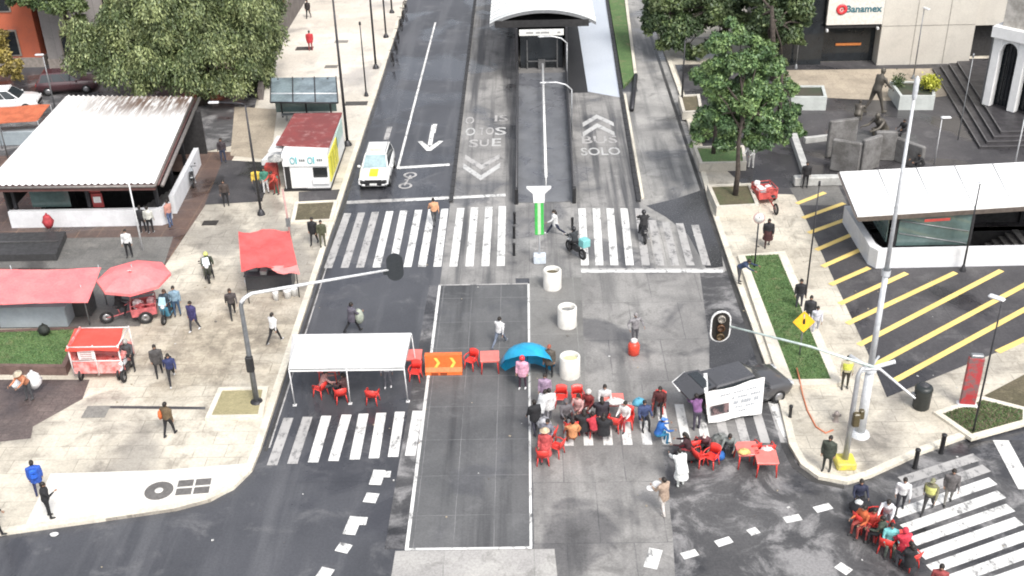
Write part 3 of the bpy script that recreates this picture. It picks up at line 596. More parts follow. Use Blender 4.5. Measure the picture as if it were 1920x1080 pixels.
wcol = mat('white_stucco', (.82, .82, .81), .6, var=.06, scale=1)
zb = .69
cols = [Vector(a2(1851, 196, .14+zb))-Vector((28.2, 65.5)), Vector(a2(1897, 208, .14+zb))-Vector((28.2, 65.5))]; dv = cols[1]-cols[0]; cols = [cols[0]-dv, cols[0], cols[1], cols[1]+dv, cols[1]+dv*2, cols[1]+dv*3]
ang = atan2(dv.y, dv.x)
for c in cols[1:]:
    b = MB(); b.bbox((c.x, c.y, zb+2.3), (.55, .55, 4.6), rz=ang, b=.04); b.build('column', wcol, E)
for i in range(1, len(cols)-1):
    p, q = cols[i], cols[i+1]; m = (p+q)/2; Ln = dv.length-.55; b = MB()
    pts = [(-Ln/2, 0), (-Ln/2, .9)] + [(-Ln/2*cos(a), .0+.55*sin(a)) for a in [pi*k/10 for k in range(1, 10)]] + [(Ln/2, .9)][:0]
    R = Matrix.Rotation(ang, 3, 'Z'); n = 12; secs = []
    for k in range(n+1):
        x = -Ln/2+Ln*k/n; z = zb+3.7+.7*sqrt(max(0, 1-(2*k/n-1)**2)); secs.append([R @ Vector((x, yy, zz)) + Vector((m.x, m.y, 0)) for yy, zz in ((-.2, z), (.2, z), (.2, zb+4.7), (-.2, zb+4.7))])
    b.loft(secs, 0); b.build('arch', wcol, E)
    b = MB(); nn = Vector((-dv.y, dv.x)).normalized()*.5; b.box((m.x+nn.x, m.y+nn.y, zb+2.2), (Ln+.6, .06, 4.4), rz=ang); win = b.build('window', glass_d, E)
    b = MB()
    for k in range(1, 5): x = -Ln/2+Ln*k/5; v = R @ Vector((x, 0, 0)); b.box((m.x+v.x+nn.x*.85, m.y+v.y+nn.y*.85, zb+2.2), (.05, .05, 4.4), rz=ang)
    b.build('mullion', dkmetal, win)
b = MB(); m = (cols[1]+cols[5])/2; nn = Vector((-dv.y, dv.x)).normalized(); b.box((m.x+nn.x*2, m.y+nn.y*2, zb+5.0), ((cols[5]-cols[1]).length+.8, 5, .7), rz=ang, m=0); b.box((m.x+nn.x*2.2, m.y+nn.y*2.2, zb+6.3), ((cols[5]-cols[1]).length, 4.4, 1.9), rz=ang, m=1); b.build('roof', [wcol, mat('mossy_roof', (.32, .3, .27), .8, c2=(.55, .52, .48), scale=1.2)], E)
b = MB(); q = cols[1]+nn*2.4-dv.normalized()*.4; b.box((q.x, q.y, zb+2.3), (.3, 4.6, 4.6), rz=ang); b.build('wall', mat('grey_wall', (.2, .2, .2), .7), E)
# ---- buildings on the left
org = gmat('orange_render', (.5, .13, .065), (.42, .11, .06), (.3, .1, .07), .3, .9, .5, rough=.8, fine=.1); gst = gmat('grey_render', (.3, .28, .27), (.24, .225, .22), (.16, .15, .15), .4, 1., .5, joint=(1.2, .5, (.16, .15, .15), .02, .5), rough=.85, fine=.15)
def block(label, x0, x1, y, h, wm, loc_cols, dpt=12):
    E = thing('town_building', label, 'building', ((x0+x1)/2, y, 0), 0); w = x1-x0
    b = MB(); b.box((0, dpt/2, h/2), (w, dpt, h)); b.build('wall', wm, E)
    b = MB(); b.box((0, dpt/2, .4), (w+.12, dpt+.12, .8)); b.build('plinth', mat('pale_trim', (.34, .3, .27), .8), E)
    b = MB(); b.box((0, dpt/2, h+.2), (w+.4, dpt+.4, .4)); b.build('cornice', mat('pale_trim', (.34, .3, .27), .8), E)
    n = max(1, int(w/3))
    for fl in range(int(h/3.6)):
        for k in range(n):
            x = -w/2+w*(k+.5)/n; z = 2.0+fl*3.5
            b = MB(); b.box((x, -.03, z), (1.3, .12, 2.1)); f = b.build('window', mat('window_frame', (.28, .24, .21), .7), E)
            b = MB(); b.box((x, -.07, z), (1.05, .1, 1.85)); b.build('pane', glass_d, f)
    return E
block('orange red rendered building behind the yellowing tree', -47, -38.3, 86, 12, org, 0)
block('grey stone fronted building between the orange wall and big tree', -37.6, -30, 85.5, 11, gst, 0)
E = thing('town_building', 'brick red building side along the far white walkway', 'building', (-20.9, 92, 0))
b = MB(); b.box((-4.5, 12, 4.5), (9, 36, 9)); b.build('wall', org, E)
for k in range(9):
    b = MB(); b.box((.02, -4+k*3.6, 4.2), (.2, 1.5, 3.4)); f = b.build('window', mat('window_frame', (.28, .24, .21), .7), E); b = MB(); b.box((.1, -4+k*3.6, 4.2), (.12, 1.2, 3.0)); b.build('pane', glass_d, f)
    b = MB(); b.box((.1, -2.2+k*3.6, 4.5), (.25, .5, 8.8)); b.build('pilaster', mat('pale_trim', (.34, .3, .27), .8), E)
b = MB(); b.box((.3, 10, .9), (.5, 40, 1.8)); b.build('plinth', mat('dark_plinth', (.16, .14, .13), .8, scale=1), E)
b = MB(); b.strip([(-20.3, 84), (-19.2, 77)], .35, .14, .9); tag(b.build('low_wall', mat('dark_plinth', (.16, .14, .13), .8, scale=1)), 'dark low wall between the big tree and far walkway', 'wall')
# ------------------------------------------------------------------ planting
bark = mat('bark', (.075, .06, .05), .9, var=.3, scale=6, bump=.4)
def leaf_mats(nm, cols): return [mat(nm+'_leaf_'+w, c, .55, var=.25, scale=.8) for w, c in zip(('dark', 'mid', 'light'), cols)]
def leaves_obj(name, P, D, N, L, Wd, mi, mats, parent):
    """many leaf quads: centre P, long axis D, normal N, length L, width Wd"""
    n = len(P); D = D/np.linalg.norm(D, axis=1, keepdims=True); S = np.cross(D, N); S /= np.linalg.norm(S, axis=1, keepdims=True)+1e-9
    V = np.empty((n, 4, 3)); a = D*L[:, None]/2; s = S*Wd[:, None]/2
    V[:, 0] = P-a; V[:, 1] = P+s; V[:, 2] = P+a; V[:, 3] = P-s
    me = bpy.data.meshes.new(name); me.vertices.add(n*4); me.vertices.foreach_set('co', V.reshape(-1).astype(np.float32))
    me.loops.add(n*4); me.loops.foreach_set('vertex_index', np.arange(n*4, dtype=np.int32)); me.polygons.add(n)
    me.polygons.foreach_set('loop_start', np.arange(0, n*4, 4, dtype=np.int32)); me.polygons.foreach_set('material_index', mi.astype(np.int32))
    for m in mats: me.materials.append(m)
    me.update(calc_edges=True); me.validate()
    o = bpy.data.objects.new(name, me); COL.objects.link(o); o.parent = parent; return o
def tree(loc, label, clumps, trunk, mats, n, leaf, weep=False, group=None, limbs=True, gap=.0, lim_r=.09):
    t = thing('tree', label, 'tree', loc, 0, group)
    b = MB()
    for path, r in trunk: b.tube(path, r, 9)
    top = Vector(trunk[0][0][-1])
    if limbs:
        for c, r in clumps[::6]:
            c = Vector(c); base = Vector(trunk[0][0][-1]).lerp(Vector(trunk[0][0][-2]), random.random()*.7)
            mid = base.lerp(c, .5)+Vector((random.uniform(-.3, .3), random.uniform(-.3, .3), .3)); b.tube([base, mid, c], [lim_r, lim_r*.6, lim_r*.25], 6)
    b.build('trunk', bark, t)
    W = np.array([r[0]*r[1]+r[0]*r[2]+r[1]*r[2] for _, r in clumps]); W = W/W.sum(); P, D, N, L, Wd, MI = [], [], [], [], [], []
    for (c, r), w in zip(clumps, W):
        k = int(n*w); c = np.array(c); r = np.array(r)
        d = rng.normal(size=(k, 3)); d /= np.linalg.norm(d, axis=1, keepdims=True)
        rad = np.where(rng.random(k) < .75, rng.uniform(.72, 1.06, k), rng.uniform(.25, .8, k))
        lump = 1+.16*np.sin(d[:, 0]*5+c[0]*3)+.13*np.sin(d[:, 2]*7+c[1]*2)+.1*np.sin(d[:, 1]*9+c[2])
        p = c+d*r*(rad*lump)[:, None]
        keep = d[:, 2] > -.85; base_m = rng.choice([0, 1, 1, 2]) if not weep else rng.choice([0, 1, 1, 2])
        if weep:
            q = k//4; idx = rng.integers(0, k, q)
            for j in range(4):
                pp = p[idx]+np.stack([d[idx, 0]*.07*j, d[idx, 1]*.07*j, -leaf[0]*.62*j-.02*j*j*np.ones(q)], 1)+rng.normal(size=(q, 3))*.04
                dd = np.stack([d[idx, 0]*.45, d[idx, 1]*.45, -np.ones(q)*.8], 1)+rng.normal(size=(q, 3))*.42
                P.append(pp); D.append(dd); N.append(d[idx]+rng.normal(size=(q, 3))*.5)
                L.append(rng.uniform(.75, 1.3, q)*leaf[0]); Wd.append(rng.uniform(.7, 1.3, q)*leaf[1])
                MI.append(np.clip(base_m+rng.choice([-1, 0, 0, 1], q), 0, 2))
        else:
            p = p[keep]; dk = d[keep]; q = len(p); P.append(p); D.append(rng.normal(size=(q, 3))+dk*.5+np.array([0, 0, -.5])); N.append(dk+rng.normal(size=(q, 3))*.6+np.array([0, 0, .5]))
            L.append(rng.uniform(.7, 1.3, q)*leaf[0]); Wd.append(rng.uniform(.7, 1.3, q)*leaf[1]); MI.append(np.clip(base_m+rng.choice([-1, 0, 0, 1], q), 0, 2))
    leaves_obj('crown', np.concatenate(P), np.concatenate(D), np.concatenate(N), np.concatenate(L), np.concatenate(Wd), np.concatenate(MI), mats, t)
    return t
def clump_cloud(ax, n, cz, rr, seed, flat=.8):
    """clump centres filling an uneven ellipsoid crown"""
    R = np.random.default_rng(seed); out = []
    while len(out) < n:
        v = R.normal(size=3); v /= np.linalg.norm(v); v *= R.uniform(.35, .95)
        c = (v[0]*ax[0], v[1]*ax[1], cz+v[2]*ax[2]); q = R.uniform(*rr)
        out.append((c, (q, q, q*flat)))
    return out
olive = leaf_mats('willow', [(.08, .115, .045), (.15, .195, .08), (.29, .34, .145)])
green = leaf_mats('elm', [(.065, .125, .05), (.115, .2, .075), (.19, .29, .1)])
dkgreen = leaf_mats('ficus', [(.05, .085, .034), (.085, .13, .05), (.15, .2, .075)])
yell = leaf_mats('autumn', [(.18, .14, .04), (.3, .24, .06), (.42, .33, .09)])
w0 = at(345, 232)
def wpos(px, py, y): 
    """point on the vertical plane Y = y seen at a pixel (to size crowns and towers that stand at that distance)"""
    d = FW + RT*((px-960)/CF) + UP*((540-py)/CF); t = y/d.y; return Vector((0, 0, CH)) + d*t
def crown_at(spec, loc, seed=1, jitter=.6):
    R = np.random.default_rng(seed); out = []
    for px, py, r, yy in spec:
        v = wpos(px, py, yy)-Vector(loc); q = r
        for k in range(5):
            o = Vector(R.normal(size=3)); o.normalize(); o *= q*R.uniform(.35, .68); o.z = o.z*.85+q*.05; h = q*R.uniform(.36, .56)
            out.append((tuple(v+o), (h*R.uniform(.9, 1.2), h*R.uniform(.9, 1.2), h*R.uniform(.7, .95))))
    return out
loc = (-23.2, 76.5, .14)
spec = [(180, 75, 2.2, 76), (235, 40, 2.4, 77), (165, 110, 1.6, 75.5), (215, 110, 2.0, 75), (262, 95, 2.1, 74.5), (300, 35, 2.6, 77), (300, 120, 1.9, 74.3), (345, 75, 2.3, 75), (350, 135, 1.7, 74.6), (395, 30, 2.5, 77), (405, 95, 2.0, 75), (440, 60, 2.1, 76.5), (452, 110, 1.6, 75.5), (385, 150, 1.4, 74.8), (270, 150, 1.3, 74.5), (475, 30, 1.9, 78), (240, -25, 2.4, 78), (340, -30, 2.6, 78), (430, -30, 2.4, 79), (300, 70, 2.6, 78.5), (390, 60, 2.6, 79), (490, 75, 1.2, 77.5), (140, 60, 1.4, 76.5), (420, 140, 1.2, 75), (350, 10, 2.2, 75.5), (300, 0, 2.2, 75.5), (400, -5, 2.2, 76), (330, 40, 2.0, 74.8), (440, 10, 2.0, 76), (460, 80, 1.5, 76.5), (445, 150, 1.1, 75.5)]
tree(loc, 'big olive green weeping tree behind the white corrugated metro roof', crown_at(spec, loc), [([(0, 0, 0), (.2, 0, 2.5), (-.2, .2, 4), (.1, .1, 5.5)], [.5, .4, .33, .2]), ([(.1, 0, 1.8), (1.8, .4, 4.5), (2.6, .3, 7.5)], [.28, .2, .1])], olive, 120000, (.26, .11), weep=True, lim_r=.1)
loc = (-19.2, 80.5, .14)
spec = [(505, 55, 1.6, 81), (495, 15, 1.8, 81), (512, -15, 1.8, 81.5), (470, 130, 1.5, 80), (478, 95, 1.5, 80), (500, 95, 1.3, 80.3), (455, 155, 1.1, 79.8), (485, 130, 1.1, 80), (480, 60, 1.5, 80.6)]
tree(loc, 'smaller olive tree right of the big weeping tree, above the glass shelter', crown_at(spec, loc, 4), [([(0, 0, 0), (-.1, 0, 2), (0, .1, 4.5)], [.22, .18, .1])], olive, 34000, (.26, .11), weep=True)
loc = (-41.5, 80.5, .14)
spec = [(-8, 70, 1.0, 80), (2, 105, .8, 80), (30, 122, .75, 79.5), (-20, 100, 1.2, 80), (8, 138, .7, 79.5), (34, 140, .6, 79.6), (-20, 20, 1.2, 81)]
tree(loc, 'yellowing autumn tree at the left edge before the orange building', crown_at(spec, loc, 5), [([(0, 0, 0), (.1, 0, 2), (-.1, 0, 4)], [.2, .16, .1])], yell, 9000, (.26, .16))
loc = (-35, 84.0, .14)
spec = [(15, -6, .9, 83.5), (55, 0, .9, 83.5), (100, 8, 1.0, 83), (130, 14, 1.2, 83), (90, -20, 1.4, 84), (40, -30, 1.6, 84), (140, 40, .8, 83)]
tree(loc, 'dark green leafy tree hanging over the grey stone building', crown_at(spec, loc, 6), [([(0, 0, 0), (0, 0, 3), (.2, 0, 6)], [.25, .2, .12])], dkgreen, 12000, (.32, .18))
loc = tuple(at(1378, 372, .45))
spec = [(1390, 60, .8, 60.3), (1360, 85, .95, 60), (1420, 90, .95, 60.3), (1335, 120, .85, 59.8), (1390, 120, 1.25, 59.5), (1440, 130, .95, 60), (1345, 165, 1.05, 59.5), (1400, 175, 1.35, 59), (1455, 180, .9, 60), (1330, 215, .85, 59.6), (1380, 225, 1.25, 59), (1440, 225, 1.1, 59.5), (1475, 225, .7, 60), (1315, 255, .55, 59.8), (1360, 265, .75, 59.3), (1420, 265, .9, 59.5), (1465, 260, .7, 60), (1375, 45, .5, 60.4), (1405, 150, 1.3, 61), (1370, 200, 1.3, 61), (1430, 205, 1.2, 61.2), (1345, 135, .9, 61)]
tree(loc, 'bright green street tree growing from the near stone planter', crown_at(spec, loc, 7), [([(0, 0, 0), (.05, 0, 1.6), (-.05, .05, 3.4), (.1, 0, 5.6)], [.17, .14, .11, .06])], green, 60000, (.22, .12), lim_r=.06)
loc = tuple(at(1337, 292, .45))
spec = [(1310, 270, .7, 67.5), (1330, 240, .9, 67.5), (1300, 235, .6, 67.3), (1360, 250, .8, 67.5), (1340, 200, 1.2, 68), (1320, 150, 1., 68)]
tree(loc, 'second street tree, mostly hidden behind the bright green one', crown_at(spec, loc, 8), [([(0, 0, 0), (.05, 0, 1.6), (-.1, 0, 3.4)], [.15, .12, .08])], green, 18000, (.24, .12), lim_r=.05)
loc = (15.2, 85.0, .14)
spec = [(1235, 20, 1.7, 85), (1280, 45, 1.8, 84.5), (1330, 30, 2.1, 85), (1260, 80, 1.2, 84), (1300, 95, 1.0, 84), (1380, 20, 2.1, 85), (1240, -20, 2.2, 86), (1310, -20, 2.3, 86), (1390, -20, 2.3, 86), (1340, 80, 1.2, 84.5), (1225, 50, 1., 85), (1285, 10, 1.8, 86)]
tree(loc, 'dark spreading tree above the right hand roadway at the top', crown_at(spec, loc, 9), [([(0, 0, 0), (.2, 0, 3), (0, 0, 6)], [.3, .24, .15])], dkgreen, 48000, (.32, .16), lim_r=.12)
loc = (18.0, 79.0, .14)
spec = [(1440, 30, 1.8, 81), (1490, 15, 1.5, 81.3), (1470, 60, 1.3, 80.5), (1505, 45, .8, 81), (1450, 95, 1.0, 80.5), (1480, -20, 2., 82), (1430, -15, 2, 82), (1420, 60, 1.3, 81), (1500, 75, .6, 80.5), (1460, 130, .8, 80.2)]
tree(loc, 'dark tree beside the bank wall, behind the bright green tree', crown_at(spec, loc, 10), [([(0, 0, 0), (-.3, 0, 3), (-.6, 0, 5.5)], [.26, .2, .12])], dkgreen, 34000, (.32, .16), lim_r=.1)
loc = (16.6, 70.5, .14)
spec = [(1470, 165, .9, 71), (1480, 215, .9, 70), (1490, 250, .8, 68.5), (1470, 280, .6, 67.5), (1450, 250, .8, 69)]
tree(loc, 'leafy green tree left of the pale planter and sculpture', crown_at(spec, loc, 11), [([(0, 0, 0), (.1, 0, 2), (0, 0, 3.5)], [.16, .13, .08])], green, 11000, (.3, .19), lim_r=.05)

def tufts(name, poly, z, n, mats, label, parent=None, h=(.03, .09), seed=3):
    R = np.random.default_rng(seed); P = np.array(poly); lo, hi = P.min(0), P.max(0); pts = R.uniform(lo, hi, (n*2, 2)); ins = np.zeros(len(pts), bool); j = len(P)-1
    for i in range(len(P)):
        xi, yi = P[i]; xj, yj = P[j]; c = ((yi > pts[:, 1]) != (yj > pts[:, 1])) & (pts[:, 0] < (xj-xi)*(pts[:, 1]-yi)/(yj-yi+1e-12)+xi); ins ^= c; j = i
    pts = pts[ins][:n]; k = len(pts); hh = R.uniform(*h, k)
    d = np.stack([R.normal(size=k)*.4, R.normal(size=k)*.4, np.ones(k)], 1); q = np.stack([pts[:, 0], pts[:, 1], z+hh*.45], 1)
    o = leaves_obj(name, q, d, R.normal(size=(k, 3)), hh, R.uniform(.03, .06, k), R.integers(0, 3, k), mats, parent)
    o['kind'] = 'stuff'; o['label'] = label; o['category'] = 'grass'; return o
gr_m = leaf_mats('grass', [(.08, .16, .055), (.12, .21, .075), (.18, .26, .1)])
def bed(name, label, cat, outer, z0, z1, wall_m, fill_m, inner=None, iz=-.05, kw=.22):
    t = thing(name, label, cat, (0, 0, 0)); inner = inner or inset(outer, kw)
    b = MB(); b.prism(outer, z0, z1, holes=[inner]); b.build('rim', wall_m, t)
    b = MB(); b.poly(inner, z1+iz); b.build('bed_soil', fill_m, t); return inner
# raised lawn on the left
Q = [a2(-260, 628, .6), a2(158, 612, .6), a2(122, 688, .6), a2(-260, 684, .6)]
inn = bed('raised_lawn_bed', 'raised lawn with reddish brown front wall at the left edge', 'lawn bed', Q, .1, .6, mat('brown_wall', (.17, .11, .095), .8, var=.25, scale=1.5), grass_g, iz=-.02)
tufts('grass', inn, .58, 7000, gr_m, 'short green grass on the raised bed at left edge')
# wedge lawn on the right
Q = [a2(1383, 478, .3), a2(1472, 470, .3), a2(1578, 716, .3), a2(1560, 722, .3), a2(1464, 722, .3)]
Qi = [a2(1397, 479, .3), a2(1459, 476, .3), a2(1558, 710, .3), a2(1486, 711, .3)]
bed('lawn_bed', 'wedge shaped green lawn with cream kerb beside the right roadway', 'lawn bed', Q, .1, .3, kerb_m, grass_g, Qi, -.03)
tufts('grass', Qi, .27, 7000, gr_m, 'green grass filling the wedge shaped lawn', seed=5)
# small lawn lower right
Q = [a2(1750, 772, .25), a2(1840, 742, .25), a2(1930, 765, .25), a2(1930, 792, .25), a2(1822, 822, .25)]
Qi = inset(Q, .25); bed('lawn_bed', 'small scrappy lawn in cream kerb by the lower right crosswalk', 'lawn bed', Q, .1, .25, kerb_m, soil_m, Qi, -.03)
tufts('grass', Qi, .22, 2600, gr_m, 'scrappy grass in the small lower right bed', seed=6)
# planter bed by the left signal mast
Q = [a2(384, 784, .28), a2(410, 726, .28), a2(503, 724, .28), a2(492, 782, .28)]
bed('planting_bed', 'cream kerbed bed of dry tan soil at the left signal mast', 'planting bed', Q, .1, .28, kerb_m, gmat('dry_soil', (.34, .3, .17), (.28, .25, .14), (.2, .18, .1), .6, 2, .6, rough=.95, fine=.2), None, -.04)
Q = [a2(545, 418, .2), a2(553, 380, .2), a2(634, 376, .2), a2(624, 415, .2)]
bed('planting_bed', 'small cream kerbed bed with brown soil below the red roofed kiosk', 'planting bed', Q, .1, .26, kerb_m, soil_m, None, -.05)
# stone planters
pl_m = gmat('planter_stone', (.56, .53, .46), (.46, .43, .37), (.3, .28, .25), .5, 1.5, .6, rough=.8, fine=.12)
def planter(label, pts, h, m=pl_m, soil=soil_m, plant=None, kw=.2):
    t = thing('stone_planter', label, 'planter', (0, 0, 0), 0, 'stone planters on the right pavement'); inn = inset(pts, kw)
    b = MB(); b.prism(pts, .13, h, holes=[inn]); b.build('box', m, t); b = MB(); b.poly(inn, h-.08); b.build('bed_soil', soil, t); return t, inn
planter('near stone planter holding the bright green tree', [a2(1326, 346, .75), a2(1408, 343, .75), a2(1424, 384, .75), a2(1344, 388, .75)], .75, soil=gmat('mulch', (.075, .09, .04), (.1, .085, .05), (.05, .045, .03), .6, 2, .6, rough=.95, fine=.35))
planter('stone planter holding the half hidden second tree', [a2(1300, 274, .7), a2(1396, 272, .7), a2(1400, 304, .7), a2(1312, 306, .7)], .7, soil=grass_g)
planter('far small stone planter beside the bracket lamp post', [a2(1272, 178, .7), a2(1312, 176, .7), a2(1318, 208, .7), a2(1280, 210, .7)], .7)
gw = mat('pale_planter', (.52, .55, .53), .6, var=.1, scale=1.5)
planter('pale grey planter left of the bronze sculpture', [a2(1484, 182, 1.1), a2(1476, 160, 1.1), a2(1545, 160, 1.1), a2(1551, 182, 1.1)], 1.1, gw, soil=gmat('dark_moss', (.045, .06, .035), (.06, .055, .04), None, .6, rough=.95, fine=.3))
t_, inn = planter('pale grey planter with yellow bush right of the bronze sculpture', [a2(1688, 180, 1.15), a2(1668, 152, 1.15), a2(1752, 152, 1.15), a2(1754, 180, 1.15)], 1.15, gw, soil=_mc['dark_moss'])
bl = at(1742, 166, 1.2)
bt = thing('bush', 'bright yellow green bush in the pale planter beside the bank', 'bush', tuple(bl))
cl = clump_cloud((.5, .5, .4), 9, .5, (.3, .45), 3); P = np.concatenate([np.array(c)+rng.normal(size=(260, 3))*np.array(r)*.5 for c, r in cl]); k = len(P)
leaves_obj('foliage', P, rng.normal(size=(k, 3)), rng.normal(size=(k, 3))+np.array([0, 0, 1]), rng.uniform(.12, .22, k), rng.uniform(.08, .14, k), rng.integers(0, 3, k), leaf_mats('yellow_bush', [(.35, .36, .03), (.5, .52, .05), (.65, .66, .1)]), bt)
b = MB()
for c, r in cl: b.tube([(0, 0, -.15), (c[0]*.5, c[1]*.5, c[2]*.5), c], [.03, .02, .01], 5)
b.build('stem', bark, bt)
for px, py, lab in ((1683, 160, 'small dark shrub at the left end of yellow bush planter'),):
    bl = at(px, py, 1.1); bt = thing('bush', lab, 'bush', tuple(bl)); k = 400; P = rng.normal(size=(k, 3))*.22+np.array([0, 0, .3])
    leaves_obj('foliage', P, rng.normal(size=(k, 3)), rng.normal(size=(k, 3)), rng.uniform(.12, .2, k), rng.uniform(.08, .12, k), rng.integers(0, 3, k), dkgreen, bt)
    b = MB(); b.tube([(0, 0, -.1), (0, 0, .4)], .03, 5); b.build('stem', bark, bt)
# ------------------------------------------------------------------ street furniture
redcl = mat('red_canvas', (.8, .17, .18), .6, var=.2, scale=.9, c2=(.8, .22, .22)); redcl2 = mat('red_canvas_deep', (.78, .11, .105), .6, var=.16, scale=1.5)
def cloth_sheet(b, c, nx, ny, sag, seed, m=0, wr=.03):
    """draped awning between four corners with sag and creases"""
    R = random.Random(seed); c = [Vector(v) for v in c]; secs = []
    for dz in (0,):
        for j in range(ny+1):
            v = j/ny; A = c[0].lerp(c[3], v); B = c[1].lerp(c[2], v); row = []
            for i in range(nx+1):
                u = i/nx; p = A.lerp(B, u); p.z += -sag*4*u*(1-u)*(.4+.6*4*v*(1-v)) + wr*sin(u*9+v*4+seed)+wr*.7*sin(v*13-u*5+seed*2)+R.uniform(-1, 1)*wr*.3; row.append(p)
            secs.append(row)
    b.loft(secs, m, False, True, False)
def awning(b, c, nx, ny, sag, seed, m=0, wr=.03, th=.03):
    o = MB(); cloth_sheet(o, c, nx, ny, sag, seed, 0, wr); n = len(o.v); W = nx+1
    b.add(o.v, o.f, m, True); b.add([(x, y, z-th) for x, y, z in o.v], [f[::-1] for f in o.f], m, True)
    edge = list(range(W))+[W*j+nx for j in range(1, ny+1)]+[W*ny+i for i in range(nx-1, -1, -1)]+[W*j for j in range(ny-1, 0, -1)]
    vs = [o.v[i] for i in edge]; b.add(vs+[(x, y, z-th) for x, y, z in vs], [(i, (i+1) % len(vs), len(vs)+(i+1) % len(vs), len(vs)+i) for i in range(len(vs))], m)
# red long stall
S = thing('market_stall', 'long street stall with faded red awning and grey counter at left edge', 'market stall', (-23.0, 46.4, .14))
L = lambda v: Vector(v)-Vector((-23.0, 46.4, .14))
b = MB(); awning(b, [L(at(-150, 570, 2.15)), L(at(164, 566, 2.15)), L(at(190, 502, 2.5)), L(at(-150, 506, 2.5))], 26, 8, .08, 1); b.build('awning', redcl, S)
for (x, y) in ((-5.5, -.4), (-2.4, -.4), (1.75, -.35), (1.95, 1.6), (-2.4, 1.7), (-5.5, 1.7)): b = MB(); b.tube([(x, y, 0), (x, y, 2.25)], .035, 8); b.build('post', gmetal, S)
b = MB(); b.bbox((-.9, .1, .55), (3.3, 1.2, 1.1), b=.04); b.box((-.9, .1, 1.13), (3.5, 1.3, .06)); b.build('counter', mat('grey_counter', (.33, .38, .41), .5, var=.1, scale=1), S)
b = MB(); b.bbox((-4.3, .2, .5), (2.6, 1.2, 1.0), b=.04); b.build('shelf_box', blk, S)
b = MB(); b.bbox((1.0, .9, .5), (1.1, .9, 1.0), b=.04); b.build('crate', plas((.06, .06, .06)), S)
# big red umbrella
U = thing('parasol', 'large faded red parasol over the cargo tricycle', 'parasol', tuple(at(250, 595, .14)))
ux, uy = at(250, 515, 2.45).x-U.location.x, at(250, 515, 2.45).y-U.location.y
b = MB(); n = 8; R_ = 1.72; apex = (ux, uy, 2.75); rim = [(ux+R_*cos(2*pi*k/n+.2), uy+R_*sin(2*pi*k/n+.2), 2.2) for k in range(n)]
mid = [(ux+.55*R_*cos(2*pi*k/n+.2), uy+.55*R_*sin(2*pi*k/n+.2), 2.55) for k in range(n)]
for k in range(n):
    j = (k+1) % n; b.add([apex, mid[k], mid[j], rim[k], rim[j], (rim[k][0], rim[k][1], 2.06), (rim[j][0], rim[j][1], 2.06), tuple((Vector(rim[k])+Vector(rim[j]))/2+Vector((0, 0, -.02)))], [(0, 1, 2), (1, 3, 7), (1, 7, 2), (2, 7, 4), (3, 5, 6, 4)], 0)
b.build('canopy', redcl, U); b = MB()
for k in range(n): b.tube([(ux, uy, 2.68), tuple(Vector(mid[k])-Vector((0, 0, .04))), tuple(Vector(rim[k])-Vector((0, 0, .03)))], .015, 5)
b.build('rib', gmetal, U); b = MB(); b.tube([(ux, uy, 0), (ux, uy, 2.9)], .03, 8); b.build('pole', gmetal, U); b = MB(); b.lathe([(.28, 0), (.28, .08), (.06, .14)], 14, (ux, uy, 0)); b.build('base', GREY and plas(GREY), U)
b = MB(); b.box((ux+.05, uy-.35, 2.72), (.16, .45, .02), m=0, M=Matrix.Rotation(-.5, 3, 'X')); b.build('white_patch', plas(WHITE), U)
# red tarp stall over the black vendor cart
S = thing('market_stall', 'street stall under a crumpled bright red tarpaulin near the kerb', 'market stall', tuple(at(510, 540, .14)))
L = lambda v: Vector(v)-S.location
b = MB(); awning(b, [L(at(452, 506, 2.2)), L(at(557, 496, 2.05)), L(at(542, 430, 2.45)), L(at(447, 434, 2.5))], 18, 14, .12, 5, 0, .07); b.build('tarpaulin', redcl2, S)
b = MB(); awning(b, [L(at(520, 512, 1.9)), L(at(562, 512, 1.85)), L(at(556, 494, 2.05)), L(at(505, 500, 2.1))], 8, 5, .05, 2, 0, .03); b.build('valance', mat('pink_canvas', (.75, .25, .24), .6, var=.15, scale=2), S)
cs = [L(at(*p)) for p in ((457, 502, 2.15), (553, 494, 2.05), (540, 434, 2.4), (450, 438, 2.45))]
for c in cs: b = MB(); b.tube([(c.x, c.y, 0), c], .03, 6); b.build('post', dkmetal, S)
b = MB(); b.bbox((0, 0, .55), (2.3, 1.0, .8), b=.05); b.box((0, 0, .98), (2.4, 1.1, .05)); b.build('counter', plas((.05, .052, .06)), S)
b = MB()
for x, y, w, h in ((-.8, .1, .5, .35), (.2, .2, .8, .55), (.85, -.1, .45, .3), (-.2, -.3, .35, .25)): b.bbox((x, y, 1.0+h/2), (w, .4, h), b=.03)
b.build('goods', [mat('steel_goods', (.35, .36, .37), .35, .5)], S)
for px, py, w, lab in ((470, 540, .5, 'white bucket at the left end of crumpled red stall'), (540, 558, .4, 'white cooler box before the black counter under red tarp'), (552, 553, .45, 'white round tub at the kerb end of crumpled red stall'), (518, 562, .3, 'small white container below the crumpled red stall')):
    b = MB(); b.lathe([(.001, 0), (w*.4, 0), (w*.5, .4), (w*.52, .42), (w*.52, .46), (.001, .46)], 14); tag(b.build('bucket', plas(WHITE), loc=at(px, py, .14)), lab, 'bucket', 'white tubs at the red tarpaulin stall')
